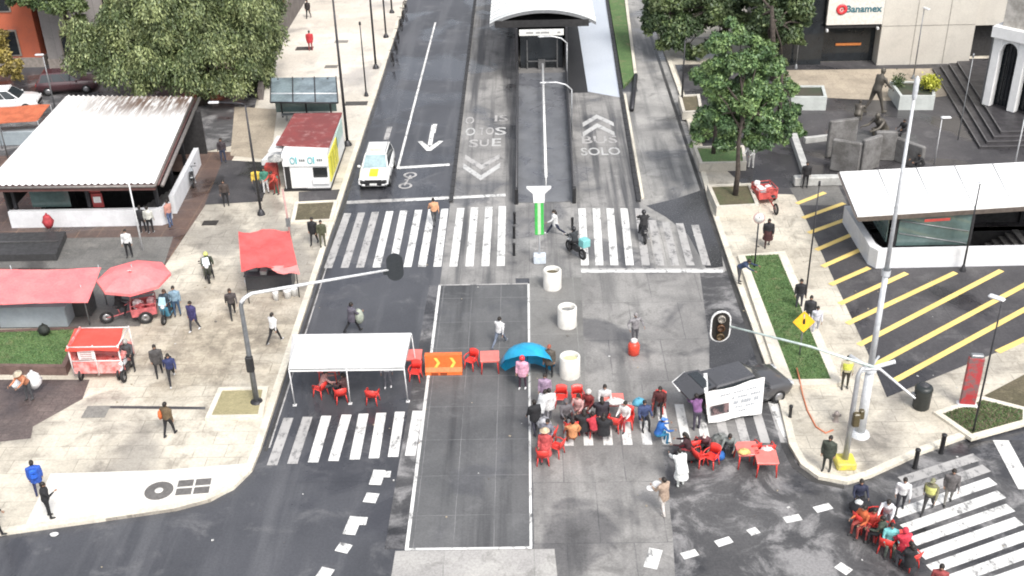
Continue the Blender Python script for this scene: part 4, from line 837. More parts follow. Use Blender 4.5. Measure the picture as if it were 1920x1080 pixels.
# pink red stall cart
S = thing('vendor_cart', 'boxy red vendor cart with red roof and white framed windows by the lawn wall', 'vendor cart', tuple(at(172, 700, .14)), 0)
L = lambda v: Vector(v)-S.location
rf = [L(at(*p)) for p in ((122, 656, 1.85), (222, 656, 1.85), (230, 614, 1.85), (140, 617, 1.85))]
b = MB(); awning(b, rf, 8, 6, -.08, 3, 0, .02, .08); b.build('roof', mat('cart_roof', (.75, .085, .06), .55, var=.1, scale=1.5), S)
x0, x1 = rf[0].x+.08, rf[1].x-.08; y0, y1 = rf[0].y+.1, rf[2].y-.1
b = MB(); b.box(((x0+x1)/2, (y0+y1)/2, .72), (x1-x0, y1-y0, .66)); b.box((x0+.03, (y0+y1)/2, 1.25), (.05, y1-y0, 1.2), m=0); b.build('body', mat('cart_body', (.66, .1, .09), .5, c2=(.8, .4, .38), scale=2.5), S)
b = MB()
for x in (x0, (x0+x1)/2, x1): b.tube([(x, y0, .3), (x, y0, 1.85)], .035, 6)
for z in (1.05, 1.78): b.tube([(x0, y0-.01, z), (x1, y0-.01, z)], .03, 6)
for x in (x0, x1): b.tube([(x, y1, .3), (x, y1, 1.85)], .035, 6); b.tube([(x, y0, 1.78), (x, y1, 1.78)], .03, 6)
b.tube([(x0, y1, 1.78), (x1, y1, 1.78)], .03, 6)
b.build('frame', plas((.75, .7, .68)), S)
b = MB(); b.box((x0+.75, y0-.03, 1.42), (.72, .03, .55), m=0)
for k in range(5): b.box((x0+.75, y0-.05, 1.22+k*.1), (.5, .02, .03), m=1)
b.build('menu_board', [plas((.75, .72, .7)), plas((.4, .2, .2))], S)
b = MB(); b.box(((x0+x1)/2, y0+.3, .95), (x1-x0-.2, .5, .2)); b.build('goods', mat('cart_goods', (.3, .05, .04), .6, c2=(.5, .3, .2), scale=5), S)
for s in (x0+.25, x1-.25):
    b = MB(); b.wheel((s, y0+.1, .28), .28, .08, 'X'); b.build('wheel', blk, S)
# kiosk
K = thing('kiosk', 'white kiosk with worn red flat roof and yellow side beside the taxi', 'kiosk', (-13.0, 61.2, .14))
L = lambda v: Vector(v)-K.location
q = [L(at(*p)) for p in ((517, 271, 2.6), (617, 275, 2.6), (631, 211, 2.6), (549, 210, 2.6))]
x0, x1, yb = q[0].x+.55, q[1].x, q[2].y
b = MB(); b.prism([tuple(q[0][:2]), tuple(q[1][:2]), (q[1].x, yb), (q[0].x+.2, yb)], 2.38, 2.46); b.build('roof', gmat('kiosk_roof', (.22, .045, .042), (.17, .04, .038), (.42, .25, .23), .6, 1.5, .7, rough=.6, fine=.15), K)
b = MB(); b.prism([(x0, .05), (x1-.05, .05), (x1-.05, yb-.1), (x0, yb-.1)], .12, 2.375); b.prism([(x0-.1, -.1), (x1, -.1), (x1, yb), (x0-.1, yb)], 0, .12, 1); b.build('wall', [mat('kiosk_white', (.74, .75, .75), .5, var=.06, scale=1), blk], K)
b = MB(); b.box(((x0+x1)/2+.0, -.02, 1.95), (x1-x0, .1, .72)); sgn = b.build('sign_board', plas((.78, .8, .8)), K)
b = MB()
for dx in (-.62, .42):
    cx = (x0+x1)/2+dx; b.lathe([(.2, 0), (.2, .03), (.13, .03), (.13, 0)], 16, (cx-.12, -.08, 1.97), 0, M=Matrix.Rotation(pi/2, 3, 'X'), sc=(.8, 1.2)); b.box((cx+.1, -.085, 1.97), (.07, .02, .42), m=1)
    for k in range(3): b.box((cx+.32+k*.12, -.085, 1.97), (.08, .02, .14), m=2)
b.build('emblem', [plas((.25, .5, .53)), plas((.08, .45, .5)), plas((.15, .17, .18))], sgn)
b = MB(); b.box((x0+.22, .02, .85), (.3, .06, 1.5)); b.build('door', blk, K)
b = MB(); b.box((x0+.85, .0, .75), (.9, .1, 1.1)); b.build('counter_front', plas(WHITE), K)
b = MB(); b.bbox((x1-.55, .02, 1.15), (.85, .06, .62), b=.12); win = b.build('window', glass_d, K); b = MB(); b.box((x1-.55, -.05, .62), (.95, .1, .35)); b.build('sill', plas(WHITE), win)
b = MB(); b.box((x1-.02, yb*.3, 1.2), (.05, yb*.5, 1.6), m=0); b.box((x1-.02, yb*.72, 1.75), (.05, yb*.4, .9), m=1)
for k in range(3): b.box((x1+.015, yb*(.14+k*.13), 1.2), (.03, .15, 1.2), m=2)
b.build('side_poster', [plas((.75, .7, .06)), plas((.5, .68, .62)), plas((.4, .38, .05))], K)
b = MB(); b.lathe([(.001, .35), (.5, .1), (.48, .0)], 12, (x0-.35, .1, 2.0)); b.build('shade', mat('dirty_canvas', (.4, .4, .38), .8, c2=(.2, .2, .2), scale=4), K)
b = MB(); b.prism([(x0-1.0, 1.0), (x0-.2, 1.0), (x0-.2, 3.4), (x0-.9, 3.4)], 2.1, 2.16); b.prism([(x0-1.9, 2.6), (x0-.9, 2.6), (x0-.7, 5.6), (x0-1.4, 5.6)], .55, .9, 0); b.build('white_awning', plas(WHITE), K)
b = MB(); b.box((x0-.8, .4, .8), (.7, .6, 1.5), m=0); b.box((x0-.5, -.2, .5), (.3, .3, 1.0), m=1); b.build('display_rack', [mat('rack_red', (.5, .06, .05), .6, c2=(.2, .04, .03), scale=5), mat('rack_green', (.1, .25, .2), .6, scale=5)], K)
# bus shelter with glass roof
T = thing('bus_shelter', 'bus shelter with grey glass roof on the far left walkway', 'bus shelter', tuple(at(572, 205, .14)))
L = lambda v: Vector(v)-T.location
q = [L(at(*p)) for p in ((507, 192, 2.6), (634, 193, 2.6), (630, 144, 2.9), (508, 146, 2.9))]
b = MB(); b.loft([[v-Vector((0, 0, .06)) for v in q], q], 0); b.build('roof', mat('shelter_glass', (.2, .25, .27), .15, var=.25, scale=.8), T)
b = MB()
for i in range(4): b.tube([q[0].lerp(q[1], i/3)+Vector((0, 0, .03)), q[3].lerp(q[2], i/3)+Vector((0, 0, .03))], .04, 6)
b.tube([q[0].lerp(q[3], .35), q[1].lerp(q[2], .35)], .05, 6, 1); b.tube([q[0], q[1]], .06, 6, 0); b.build('roof_frame', [dkmetal, wmetal], T)
for u in (.12, .5, .88):
    p = q[3].lerp(q[2], u); b = MB(); b.tube([(p.x, p.y-.3, 0), (p.x, p.y-.3, 2.8)], .06, 8); b.build('post', dkmetal, T)
b = MB(); p = (q[3]+q[2])/2; b.box((p.x, p.y-.3, 1.2), (4.2, .03, 1.6)); b.build('back_glazing', glass_g, T); b = MB(); b.box((p.x, p.y-.9, .45), (3.2, .4, .06)); b.box((p.x-1.3, p.y-.9, .2), (.06, .3, .45)); b.box((p.x+1.3, p.y-.9, .2), (.06, .3, .45)); b.build('bench', gmetal, T)
# white canopy tent
T = thing('canopy_tent', 'white rectangular canopy tent on thin poles standing in the left roadway', 'canopy tent', (-7.7, 40.6, 0))
L = lambda v: Vector(v)-T.location
q = [L(at(*p)) for p in ((541, 689, 2.05), (757, 686, 2.05), (771, 624, 2.1), (548, 627, 2.1))]
b = MB(); rid = [(q[0]+q[3])/2+Vector((.25, 0, .28)), (q[1]+q[2])/2+Vector((-.25, 0, .28))]
b.add([*q, *rid], [(0, 1, 5, 4), (2, 3, 4, 5), (1, 2, 5), (3, 0, 4)], 0)
for i in range(4): b.add([q[i], q[(i+1) % 4], q[(i+1) % 4]-Vector((0, 0, .22)), q[i]-Vector((0, 0, .22))], [(0, 3, 2, 1)], 0)
b.build('canopy', roof_w, T)
for px, py, i in ((553, 760, q[0]), (657, 757, q[0].lerp(q[1], .5)), (765, 753, q[1]), (782, 696, q[2]), (566, 695, q[3]), (672, 694, q[3].lerp(q[2], .5))):
    g_ = L(at(px, py)); b = MB(); b.tube([(g_.x, g_.y, 0), i-Vector((0, 0, .05))], .028, 6); b.box((g_.x, g_.y, .015), (.16, .16, .03)); b.build('leg', plas((.7, .7, .7)), T)
b = MB()
for i in range(4): b.tube([q[i]-Vector((0, 0, .1)), q[(i+1) % 4]-Vector((0, 0, .1))], .025, 6)
b.build('frame', gmetal, T)
# orange plastic barrier
B = thing('traffic_barrier', 'orange plastic traffic barrier with two yellow chevrons beside the white tent', 'barrier', tuple(at(833, 697)), .0)
b = MB(); W2 = .82
sec = [(-.3, 0), (.3, 0), (.3, .18), (.16, .35), (.13, .95), (-.13, .95), (-.16, .35), (-.3, .18)]
b.loft([[(x, y, z) for y, z in sec] for x in (-W2, -W2+.04, W2-.04, W2)], 0); b.box((-.4, -.16, .08), (.3, .3, .14), m=1) ; b.box((.0, -.31, .1), (.3, .02, .12), m=1); b.build('body', [plas((.78, .17, .04), .45), plas((.3, .06, .02))], B)
b = MB()
for cx in (-.28, .42):
    f = lambda x, z: (x, -.165-.03*(.95-z)/.6-.004, z)
    b.add([f(cx-.14, .85), f(cx, .85), f(cx+.14, .6), f(cx, .36), f(cx-.14, .36), f(cx+.0, .6)], [(0, 5, 2, 1), (5, 4, 3, 2)], 0)
b.build('chevron', plas((.85, .66, .12)), B)
# concrete ring planters
def ring(px, py, label, fill, fm):
    t = thing('ring_planter', label, 'planter', tuple(at(px, py+6)), 0, 'white concrete ring planters on the median'); t.location.y += .45
    b = MB(); b.lathe([(.46, 0), (.46, .98), (.43, 1.02), (.37, 1.02), (.35, .98), (.35, .5)], 28); b.build('drum', mat('white_ring', (.74, .72, .67), .6, var=.12, scale=2), t)
    b = MB(); b.lathe([(.36, fill), (.2, fill+.06), (.001, fill+.03)], 20); b.build('filling', fm, t)
ring(1036, 541, 'farthest white concrete ring planter, near the crosswalk', .8, soil_m); ring(1064, 613, 'middle white concrete ring planter on the median', .78, mat('ash_fill', (.12, .12, .12), .9, c2=(.3, .3, .29), scale=8)); ring(1069, 708, 'nearest white ring planter with pale yellow filling', .8, plas((.72, .7, .35)))
# station totem
T = thing('station_totem', 'green and white station totem with white funnel top by the crosswalk', 'totem', tuple(at(1012, 492)))
b = MB(); b.bbox((0, 0, .25), (.65, .45, .5), b=.04); b.build('base', plas((.6, .66, .72)), T)
b = MB(); b.tube([(0, 0, .5), (0, 0, 4.0)], .05, 8); b.build('pole', plas((.75, .75, .75)), T)
b = MB(); b.bbox((0, 0, 2.6), (.46, .2, 1.9), b=.03, m=0); b.box((0, -.105, 2.6), (.16, .01, 1.8), m=1); b.build('panel', [plas((.07, .5, .1)), plas((.55, .75, .5))], T)
b = MB(); b.loft([[(-.28, -.12, 3.5), (.28, -.12, 3.5), (.28, .12, 3.5), (-.28, .12, 3.5)], [(-.3, -.12, 4.0), (.3, -.12, 4.0), (.3, .12, 4.0), (-.3, .12, 4.0)], [(-.62, -.14, 4.32), (.62, -.14, 4.32), (.62, .14, 4.32), (-.62, .14, 4.32)]], 0); b.build('funnel', plas((.85, .85, .84)), T)
# dark bollards
def bollard(px, py, label, h=.75, r=.07, z=0, grp='black bollards'):
    b = MB(); b.lathe([(r*1.15, 0), (r, .06), (r, h-.1), (r*1.2, h-.09), (r*1.2, h-.03), (r*.8, h), (.001, h)], 12); tag(b.build('bollard', blk, loc=at(px, py, z)), label, 'bollard', grp)
for a in ((965, 420, 'black bollard at the left ramp end, farthest from the lower traffic'), (964, 447, 'black bollard left of the totem, middle of three'), (964, 479, 'black bollard left of the totem, nearest of three')): bollard(*a)
bollard(1073, 432, 'short black bollard beside the striding woman in white', .8)
bollard(1715, 878, 'black bollard on the lower right kerb ramp, left of two', .95, .09); bollard(1764, 850, 'black bollard on the lower right kerb ramp, right of two', .95, .09)
bollard(1481, 782, 'small black bollard near the orange hose on cream paving', .6, .07, .14)
# lamps and poles
def pole(px, py, h, label, kind='plain', r=.07, arm=1.4, adir=0, m=dkmetal, z=.14, grp='tall dark lamp posts', base=True):
    t = thing('street_lamp', label, 'street lamp', tuple(at(px, py, z)), adir, grp)
    b = MB(); b.tube([(0, 0, 0), (0, 0, h*.5), (0, 0, h)], [r, r*.85, r*.6], 8); b.build('pole', m, t)
    if base: b = MB(); b.lathe([(r*3, 0), (r*2.6, .12), (r*1.4, .3), (r, .34)], 10); b.build('base', m, t)
    if kind == 'arm':
        b = MB(); b.tube([(0, 0, h-.05), (.15, 0, h+.1), (arm, 0, h+.2)], r*.55, 6); b.build('arm', m, t); b = MB(); b.bbox((arm+.1, 0, h+.19), (.6, .24, .1), b=.04); b.build('lamp_head', wmetal, t)
    elif kind == 'head':
        b = MB(); b.bbox((.22, 0, h+.02), (.62, .26, .12), b=.05); b.build('lamp_head', wmetal, t)
    else:
        b = MB(); b.lathe([(r*.6, h), (r*1.5, h+.04), (r*1.2, h+.25), (.001, h+.27)], 10); b.build('lamp_head', m, t)
    return t
pole(652, 272, 9.6, 'tallest dark lamp post by the kerb above the kiosk', 'head', .1)
pole(687, 180, 5.2, 'short slim dark post on far walkway behind the tall lamp', 'plain', .06)
pole(705, 128, 9.5, 'dark lamp post third along the far kerb', 'head', .09); pole(724, 70, 6, 'dark lamp post fourth along the far kerb', 'plain', .08); pole(735, 24, 8, 'farthest dark lamp post on the left kerb', 'head', .08)
pole(1510, 560, 6.0, 'slim dark post standing between wedge lawn and yellow stripes', 'plain', .045, grp='posts on the right plaza', base=False)
pole(1805, 508, 4.85, 'dark lamp post with pale head before the flat white roof', 'head', .055, grp='posts on the right plaza', m=dkmetal)
pole(1712, 148, 5.2, 'slim lamp post against the cream bank wall', 'head', .05, grp='posts on the right plaza', adir=-1.2, m=gmetal)
pole(1492, 128, 4.2, 'pale lamp post against the dark glass left of the bank', 'head', .05, grp='posts on the right plaza', m=gmetal)
pole(1796, 262, 5.4, 'thin grey post rising at the black steps', 'plain', .04, grp='posts on the right plaza', m=gmetal, base=False)
pole(1752, 305, 2.9, 'short pale lamp on the dark plaza before the planter', 'head', .04, grp='posts on the right plaza', m=wmetal, base=False)
pole(1898, 330, 4.2, 'lamp post with white round camera head at right edge', 'head', .05, grp='posts on the right plaza', m=wmetal, base=False)
pole(1278, 196, 4.6, 'black bracket lamp post with horizontal arm over the planter', 'arm', .075, 2.4, .0, grp='posts on the right plaza')
pole(1824, 812, 6.2, 'thin dark post standing in the small scrappy lawn', 'head', .045, grp='posts on the right plaza', adir=2.4, base=False)
pole(490, 402, 6.6, 'dark mast left of the kiosk with short arm', 'arm', .08, 1.6, pi, grp='tall dark lamp posts')
pole(268, 470, 4.3, 'leaning pale lamp post before the left metro parapet', 'head', .06, m=wmetal, adir=pi, grp='posts by the left metro', base=False)
pole(104, 205, 4.0, 'pale pole with white box near the big weeping tree', 'head', .06, m=gmetal, adir=pi, grp='posts by the left metro', base=False)
pole(16, 300, 4.4, 'grey pole at the left edge beside the metro roof', 'head', .05, m=gmetal, grp='posts by the left metro', base=False)
t = thing('sign_post', 'thin pinkish post right of the crumpled red stall', 'post', tuple(at(549, 470, .14))); b = MB(); b.tube([(0, 0, 0), (-.1, 0, 3.6)], .05, 8); b.build('pole', mat('pink_paint', (.5, .3, .28), .6), t); b = MB(); b.box((-.05, 0, 1.7), (.22, .1, .5)); b.build('box', gmetal, t)
# clock-like round sign
t = thing('round_sign', 'white round sign with red rim on a dark post at right crosswalk', 'sign', tuple(at(1414, 505, .14))); b = MB(); b.tube([(0, 0, 0), (0, 0, 2.9)], .04, 8); b.build('post', dkmetal, t)
b = MB(); M = Matrix.Rotation(pi/2, 3, 'X'); b.lathe([(.001, .03), (.26, .03), (.26, -.03), (.001, -.03)], 24, (0, -.06, 2.95), 0, M=M); b.lathe([(.24, .035), (.3, .035), (.3, -.03), (.24, -.03)], 24, (0, -.06, 2.95), 1, M=M); b.tube([(0, -.1, 2.95), (.0, -.1, 3.1)], .02, 4, 2); b.build('disc', [plas((.85, .84, .82)), plas((.62, .45, .42)), plas((.3, .3, .3))], t)
# signal masts
def head_box(b, M, c, lens_side, white_rim):
    pts = lambda hw, hh: [(hw*cos(a), hh-hw+hw*sin(a)) for a in [pi*k/8 for k in range(9)]] + [(hw*cos(a), -(hh-hw)+hw*sin(a)) for a in [pi+pi*k/8 for k in range(9)]]
    def slab(hw, hh, d0, d1, m): b.loft([[M @ Vector((x, d0, z))+c for x, z in pts(hw, hh)], [M @ Vector((x, d1, z))+c for x, z in pts(hw, hh)]], m)
    if white_rim: slab(.4, .7, -.03, .03, 1); slab(.34, .64, -.045, .045, 0)
    else: slab(.35, .64, -.03, .03, 0)
T = thing('traffic_signal', 'grey signal mast at left kerb with long arm reaching over the roadway', 'traffic light', tuple(at(482, 757, .14)))
L = lambda v: Vector(v)-T.location
tip = L(at(728, 506, 5.5)); b = MB(); b.tube([(0, 0, 0), (0, 0, 2.6), (0, 0, 4.9), (.1, .12, 5.1), (.3, .4, 5.2)], [.13, .11, .09, .08, .07], 10); b.build('mast', mat('mast_grey', (.2, .21, .22), .4, .4, var=.15), T)
b = MB(); b.tube([(.0, .0, 5.0), (.15, .15, 5.15), (.4, .4, 5.22), tip], [.085, .08, .075, .05], 8); b.build('arm', wmetal, T)
b = MB(); hc = tip+Vector((.28, .05, .1)); M = Matrix.Rotation(.15, 3, 'Z'); head_box(b, M, hc, 1, False)
b.bbox(hc+Vector((0, .12, 0)), (.36, .25, 1.15), b=.08); b.bbox(hc+Vector((-.35, 0, -.2)), (.3, .15, .3), b=.03); hd = b.build('signal_head', plas((.03, .035, .04), .5), T)
for dz, c in ((.36, (.05, .01, .01)), (0, (.05, .04, .01)), (-.36, (.01, .05, .02))):
    b = MB(); b.lathe([(.001, 0), (.13, 0), (.14, .03)], 14, hc+Vector((0, .26, dz)), 0, M=Matrix.Rotation(-pi/2, 3, 'X')); b.build('lens', plas(c, .2), hd)
b = MB(); b.bbox((.0, -.1, 2.1), (.3, .26, .75), b=.04); b.build('pedestrian_head', blk, T); b = MB(); b.lathe([(.3, 0), (.26, .15), (.13, .2)], 12); b.build('base', dkmetal, T)
T = thing('traffic_signal', 'grey signal mast on the right corner with white rimmed signal head', 'traffic light', tuple(at(1583, 872, .14)))
L = lambda v: Vector(v)-T.location
hc = L(at(1351, 612, 5.0)); e2 = L(at(1716, 747, 4.3)); tp = Vector((0, 0, 4.3))
b = MB(); b.tube([(0, 0, 0), (0, 0, 3.0), (0, 0, 4.2), (.12, .1, 4.42), (.28, .16, 4.45)], [.12, .1, .085, .07, .06], 10); b.build('mast', mat('mast_pale', (.42, .43, .44), .4, .3, var=.12), T)
pth = hc+Vector((.35, 0, 0)); b = MB(); b.tube([L(at(1650, 692, 4.45)), L(at(1520, 650, 4.7)), pth], [.06, .05, .04], 8); b.build('arm', mat('arm_pale', (.6, .7, .66), .4, .2), T)
b = MB(); b.tube([(.1, .08, 4.4), L(at(1650, 692, 4.45)), e2], [.06, .06, .035], 8); b.build('arm', wmetal, T)
b = MB(); head_box(b, Matrix.Rotation(.08, 3, 'Z'), hc, -1, True); hd = b.build('signal_head', [plas((.02, .018, .015), .5), plas(WHITE)], T)
for dz in (.4, 0, -.4):
    b = MB(); b.lathe([(.001, 0), (.12, .0), (.15, .02), (.15, .14), (.13, .14)], 14, hc+Vector((0, -.05, dz)), 0, M=Matrix.Rotation(pi/2, 3, 'X')); b.build('lens', plas([(.35, .32, .28), (.12, .06, .03), (.12, .08, .04)][int((.4-dz)/.4)], .25), hd)
b = MB(); b.bbox((.12, -.16, 2.3), (.26, .24, .6), b=.04); b.bbox((.32, -.1, 2.5), (.18, .2, .4), b=.03); b.build('pedestrian_head', plas((.1, .08, .04)), T)
b = MB(); b.bbox((0, 0, .16), (.75, .75, .32), b=.05); b.build('yellow_plinth', mat('yellow_paint_worn', (.7, .6, .06), .6, c2=(.45, .4, .12), scale=5), T)
# tall camera mast
T = thing('camera_mast', 'very tall white mast with cross arms rising across the right plaza', 'mast', tuple(at(1612, 815, .14)))
mw = plas((.6, .62, .64), .4)
b = MB(); b.tube([(0, 0, 0), (0, 0, 3.2)], [.2, .17], 14); b.tube([(0, 0, 3.2), (0, 0, 7.5)], [.125, .105], 14); b.tube([(0, 0, 7.5), (0, 0, 14.2)], [.085, .05], 12); b.build('mast', mw, T)
b = MB(); b.lathe([(.16, 7.35), (.17, 7.6)], 14); b.lathe([(.24, 3.1), (.24, 3.25), (.14, 3.3)], 14); b.build('collar', mw, T)
b = MB(); b.tube([(-.7, .55, 3.45), (.0, 0, 3.2), (.95, .1, 3.45)], .09, 8); b.tube([(-.55, -.2, 3.1), (0, 0, 3.2), (.5, .7, 3.3)], .05, 8); b.build('cross_arm', mw, T)
b = MB(); b.lathe([(.06, 14.2), (.09, 14.3), (.09, 14.9), (.05, 15.0), (.001, 15.05)], 12); b.build('antenna', mw, T)
b = MB(); b.lathe([(.4, 0), (.36, .12), (.2, .2)], 14); b.build('base', mw, T)
# yellow diamond sign
t = thing('warning_sign', 'yellow diamond warning sign with black figure at the wedge lawn edge', 'sign', tuple(at(1499, 665, .3))); b = MB(); b.tube([(0, 0, 0), (0, 0, 2.1)], .035, 8); b.build('post', gmetal, t)
b = MB(); M = Matrix.Rotation(-.25, 3, 'X') @ Matrix.Rotation(pi/4, 3, 'Y'); b.bbox((0, -.06, 1.75), (.7, .03, .7), M=M, b=.01); b.build('plate', plas((.85, .47, .02)), t)
b = MB(); b.ell((.0, -.1, 1.88), (.05, .02, .05)); b.box((0, -.09, 1.72), (.1, .02, .2)); b.box((-.05, -.085, 1.58), (.05, .02, .16)); b.box((.05, -.085, 1.58), (.05, .02, .16)); b.build('symbol', blk, t)
# bin, advert panel, hose
t = thing('litter_bin', 'black rounded litter bin on the cream corner pavement', 'litter bin', tuple(at(1726, 764, .14))); b = MB(); b.lathe([(.3, 0), (.34, .05), (.36, .9), (.38, .95), (.34, 1.05), (.22, 1.15), (.2, 1.12)], 18, M=None); b.build('body', plas((.025, .03, .03), .4), t); b = MB(); b.lathe([(.21, 1.13), (.12, 1.2), (.001, 1.22)], 16); b.build('lid', plas((.05, .05, .055)), t); b = MB(); b.box((-.4, 0, .7), (.12, .2, .08)); b.build('bracket', gmetal, t)
t = thing('advert_totem', 'slim red advertising totem with white base near the small lawn', 'advert totem', tuple(at(1812, 762, .14)), -.15); b = MB(); b.bbox((0, 0, 1.3), (.62, .2, 2.3), b=.03); b.build('panel', mat('advert_red', (.42, .05, .055), .45, c2=(.2, .12, .12), scale=2.6, lo=.46, hi=.58), t); b = MB(); b.bbox((0, 0, .08), (.8, .4, .16), b=.03); b.build('base', plas(WHITE), t); b = MB(); b.bbox((.0, 0, 2.52), (.5, .24, .14), b=.03); b.build('cap', gmetal, t)
b = MB(); b.tube([at(1494, 690, .4), at(1500, 715, .32), at(1505, 740, .17), at(1514, 770, .17), at(1530, 800, .17), at(1548, 812, .17), at(1562, 806, .17)], .035, 6); tag(b.build('hose', plas((.6, .2, .1))), 'thin orange hose snaking over the cream corner pavement', 'hose')
t = thing('hydrant', 'small hydrant on the cream pavement between hose and signal mast', 'hydrant', tuple(at(1567, 790, .14))); b = MB(); b.lathe([(.14, 0), (.1, .05), (.1, .35), (.13, .37), (.08, .48), (.001, .5)], 10); b.build('body', plas((.3, .26, .24)), t); b = MB(); b.tube([(-.18, 0, .3), (.18, 0, .3)], .06, 8); b.build('outlet', plas((.2, .18, .17)), t)

# orange awning stall by the side street
S = thing('market_stall', 'orange tarpaulin stall by the white parked car at far left', 'market stall', tuple(at(40, 250, .14)))
L = lambda v: Vector(v)-S.location
q = [at(-60, 236, 1.9), at(70, 226, 1.9), at(94, 196, 2.1), at(-60, 202, 2.1)]
b = MB(); awning(b, [L(v) for v in q], 16, 6, .06, 9, 0, .03); b.build('awning', mat('orange_canvas', (.55, .15, .07), .6, var=.2, scale=1.2), S)
for v in (q[1], q[2], q[0].lerp(q[1], .4)): b = MB(); v = L(v); b.tube([(v.x, v.y, 0), v], .03, 6); b.build('post', gmetal, S)
b = MB(); v = L(q[0].lerp(q[1], .6)); b.bbox((v.x, v.y+.8, .5), (2.6, .9, 1.0), b=.05); b.build('counter', mat('grey_counter', (.33, .38, .41), .5), S)
# ------------------------------------------------------------------ vehicles
tyre = mat('tyre', (.02, .02, .021), .8); rimm = metl((.4, .4, .41), .35, .7); carglass = mat('car_glass', (.03, .036, .04), .06, var=.1, scale=1, spec=.7)
def car(label, cat, loc, rz, col, windshield=carglass, L_=4.5, Wd=1.82, Hh=1.62, open_back=False, roof_m=None, name='parked_car', group=None, hatch=True):
    t = thing(name, label, cat, loc, rz, group); s = L_/4.5; w = Wd/1.84; h = Hh/1.62
    paint = mat('car_paint_%02x%02x%02x' % tuple(int(x*255) for x in col), col, .3, var=.06, scale=1, coat=.5)
    st = [(-2.22, .72, .9), (-2.14, .86, 1.0), (-1.5, .91, 1.04), (-.6, .92, 1.03), (.4, .92, 1.0), (1.0, .92, .99), (1.6, .9, .95), (2.0, .84, .86), (2.2, .72, .7)]
    b = MB(); secs = []
    for y, hw, zt in st:
        y *= s; hw *= w; zt *= h; lo = .26 if abs(y) < 2 else .34
        half = [(hw*.9, lo), (hw, .48), (hw, .72*h), (hw*.96, zt-.08), (hw*.84, zt)]
        secs.append([(x, y, z) for x, z in half] + [(-x, y, z) for x, z in half[::-1]])
    b.loft(secs, 0, True, True); 
    gb = [(-.82*w, -2.05*s), (.82*w, -2.05*s), (.8*w, 1.02*s), (-.8*w, 1.02*s)]; gt = [(-.66*w, -1.72*s), (.66*w, -1.72*s), (.64*w, .22*s), (-.64*w, .22*s)]; zb, zt = .96*h, 1.55*h
    b.loft([[(x, y, zb) for x, y in gb], [(x, y, zt) for x, y in gt], [(x*.9, y*.93, zt+.06) for x, y in gt]], 0); b.build('body', paint, t)
    def pane(i, j, nm, m, a=.1, c=.9, lo=.1, hi=.93, off=.012):
        A, B = Vector((*gb[i], zb)), Vector((*gb[j], zb)); C_, D_ = Vector((*gt[j], zt)), Vector((*gt[i], zt)); n = (B-A).cross(D_-A).normalized()*off
        P = lambda u, v: A.lerp(B, u).lerp(D_.lerp(C_, u), v)+n
        q = [P(a, lo), P(c, lo), P(c, hi), P(a, hi)]; bb = MB(); bb.loft([[v-n*.9 for v in q], q], 0); return bb.build(nm, m, t)
    pane(2, 3, 'windshield', windshield, .04, .96, .04, .95)
    if not open_back: pane(0, 1, 'rear_window', carglass, .08, .92, .2, .9)
    for i, j in ((1, 2), (3, 0)):
        for a, c in ((.05, .35), (.37, .67), (.69, .97)) if i == 1 else ((.03, .31), (.33, .63), (.65, .95)): pane(i, j, 'side_window', carglass, a, c, .03, .97)
    for sx in (-1, 1):
        for y in (-1.38, 1.38):
            bb = MB(); bb.wheel((sx*.82*w, y*s, .33), .33, .22); wh = bb.build('wheel', tyre, t); bb = MB(); bb.lathe([(.001, .02), (.1, .03), (.22, -.01), (.22, -.05)], 12, (sx*(.82*w+.1), y*s, .33), M=Matrix.Rotation(sx*pi/2, 3, 'Y')); bb.build('rim', rimm, wh)
        bb = MB(); bb.bbox((sx*.98*w, .78*s, 1.02*h), (.2, .12, .14), b=.04); bb.build('mirror', paint, t)
        bb = MB(); bb.bbox((sx*.62*w, 2.13*s, .74*h), (.36, .14, .16), b=.05); bb.build('headlight', mat('lamp_glass', (.7, .72, .74), .15), t)
        bb = MB(); bb.bbox((sx*.72*w, -2.16*s, .82*h), (.22, .1, .22), b=.04); bb.build('tail_lamp', plas((.45, .02, .02), .2), t)
    bb = MB(); bb.bbox((0, 2.13*s, .52), (1.2*w, .2, .3), b=.06); bb.build('grille', blk, t); bb = MB(); bb.bbox((0, -2.2*s, .5), (1.5*w, .12, .24), b=.05); bb.build('bumper', blk, t)
    return t, paint, s, w, h
t, paint, s_, w_, h_ = car('white sport utility taxi with yellow bonnet stripe stopped before the crosswalk', 'taxi', (-9.25, 63.35, 0), pi, (.8, .8, .78), mat('pale_windshield', (.3, .4, .42), .15, var=.2, scale=1), 4.45, 1.86, 1.66, name='taxi_car')
b = MB(); b.loft([[(-.26, 1.12, 1.003), (.26, 1.12, 1.003), (.26, 1.62, .975), (-.26, 1.62, .975)], [(-.26, 1.12, 1.02), (.26, 1.12, 1.02), (.26, 1.62, .99), (-.26, 1.62, .99)]], 0); b.loft([[(-.26, 1.62, .975), (.26, 1.62, .975), (.26, 2.0, .895), (-.26, 2.0, .895)], [(-.26, 1.62, .99), (.26, 1.62, .99), (.26, 2.0, .91), (-.26, 2.0, .91)]], 0); b.build('bonnet_stripe', plas((.8, .72, .03), .35), t)
for sx in (-1, 1):
    b = MB(); b.tube([(sx*.5, 2.27, .78), (sx*.82, 2.12, .8), (sx*.86, 2.14, .5), (sx*.5, 2.28, .44)], .06, 6); b.build('lamp_surround', plas((.8, .8, .8)), t)
    b = MB(); b.tube([(sx*.6, -1.6, 1.68), (sx*.58, .1, 1.68)], .025, 6); b.build('roof_rail', gmetal, t)
b = MB(); b.bbox((0, 2.17, .56), (1.55, .16, .36), b=.06); b.bbox((0, 2.24, .7), (.9, .06, .12), b=.02); b.build('front_bumper', blk, t)
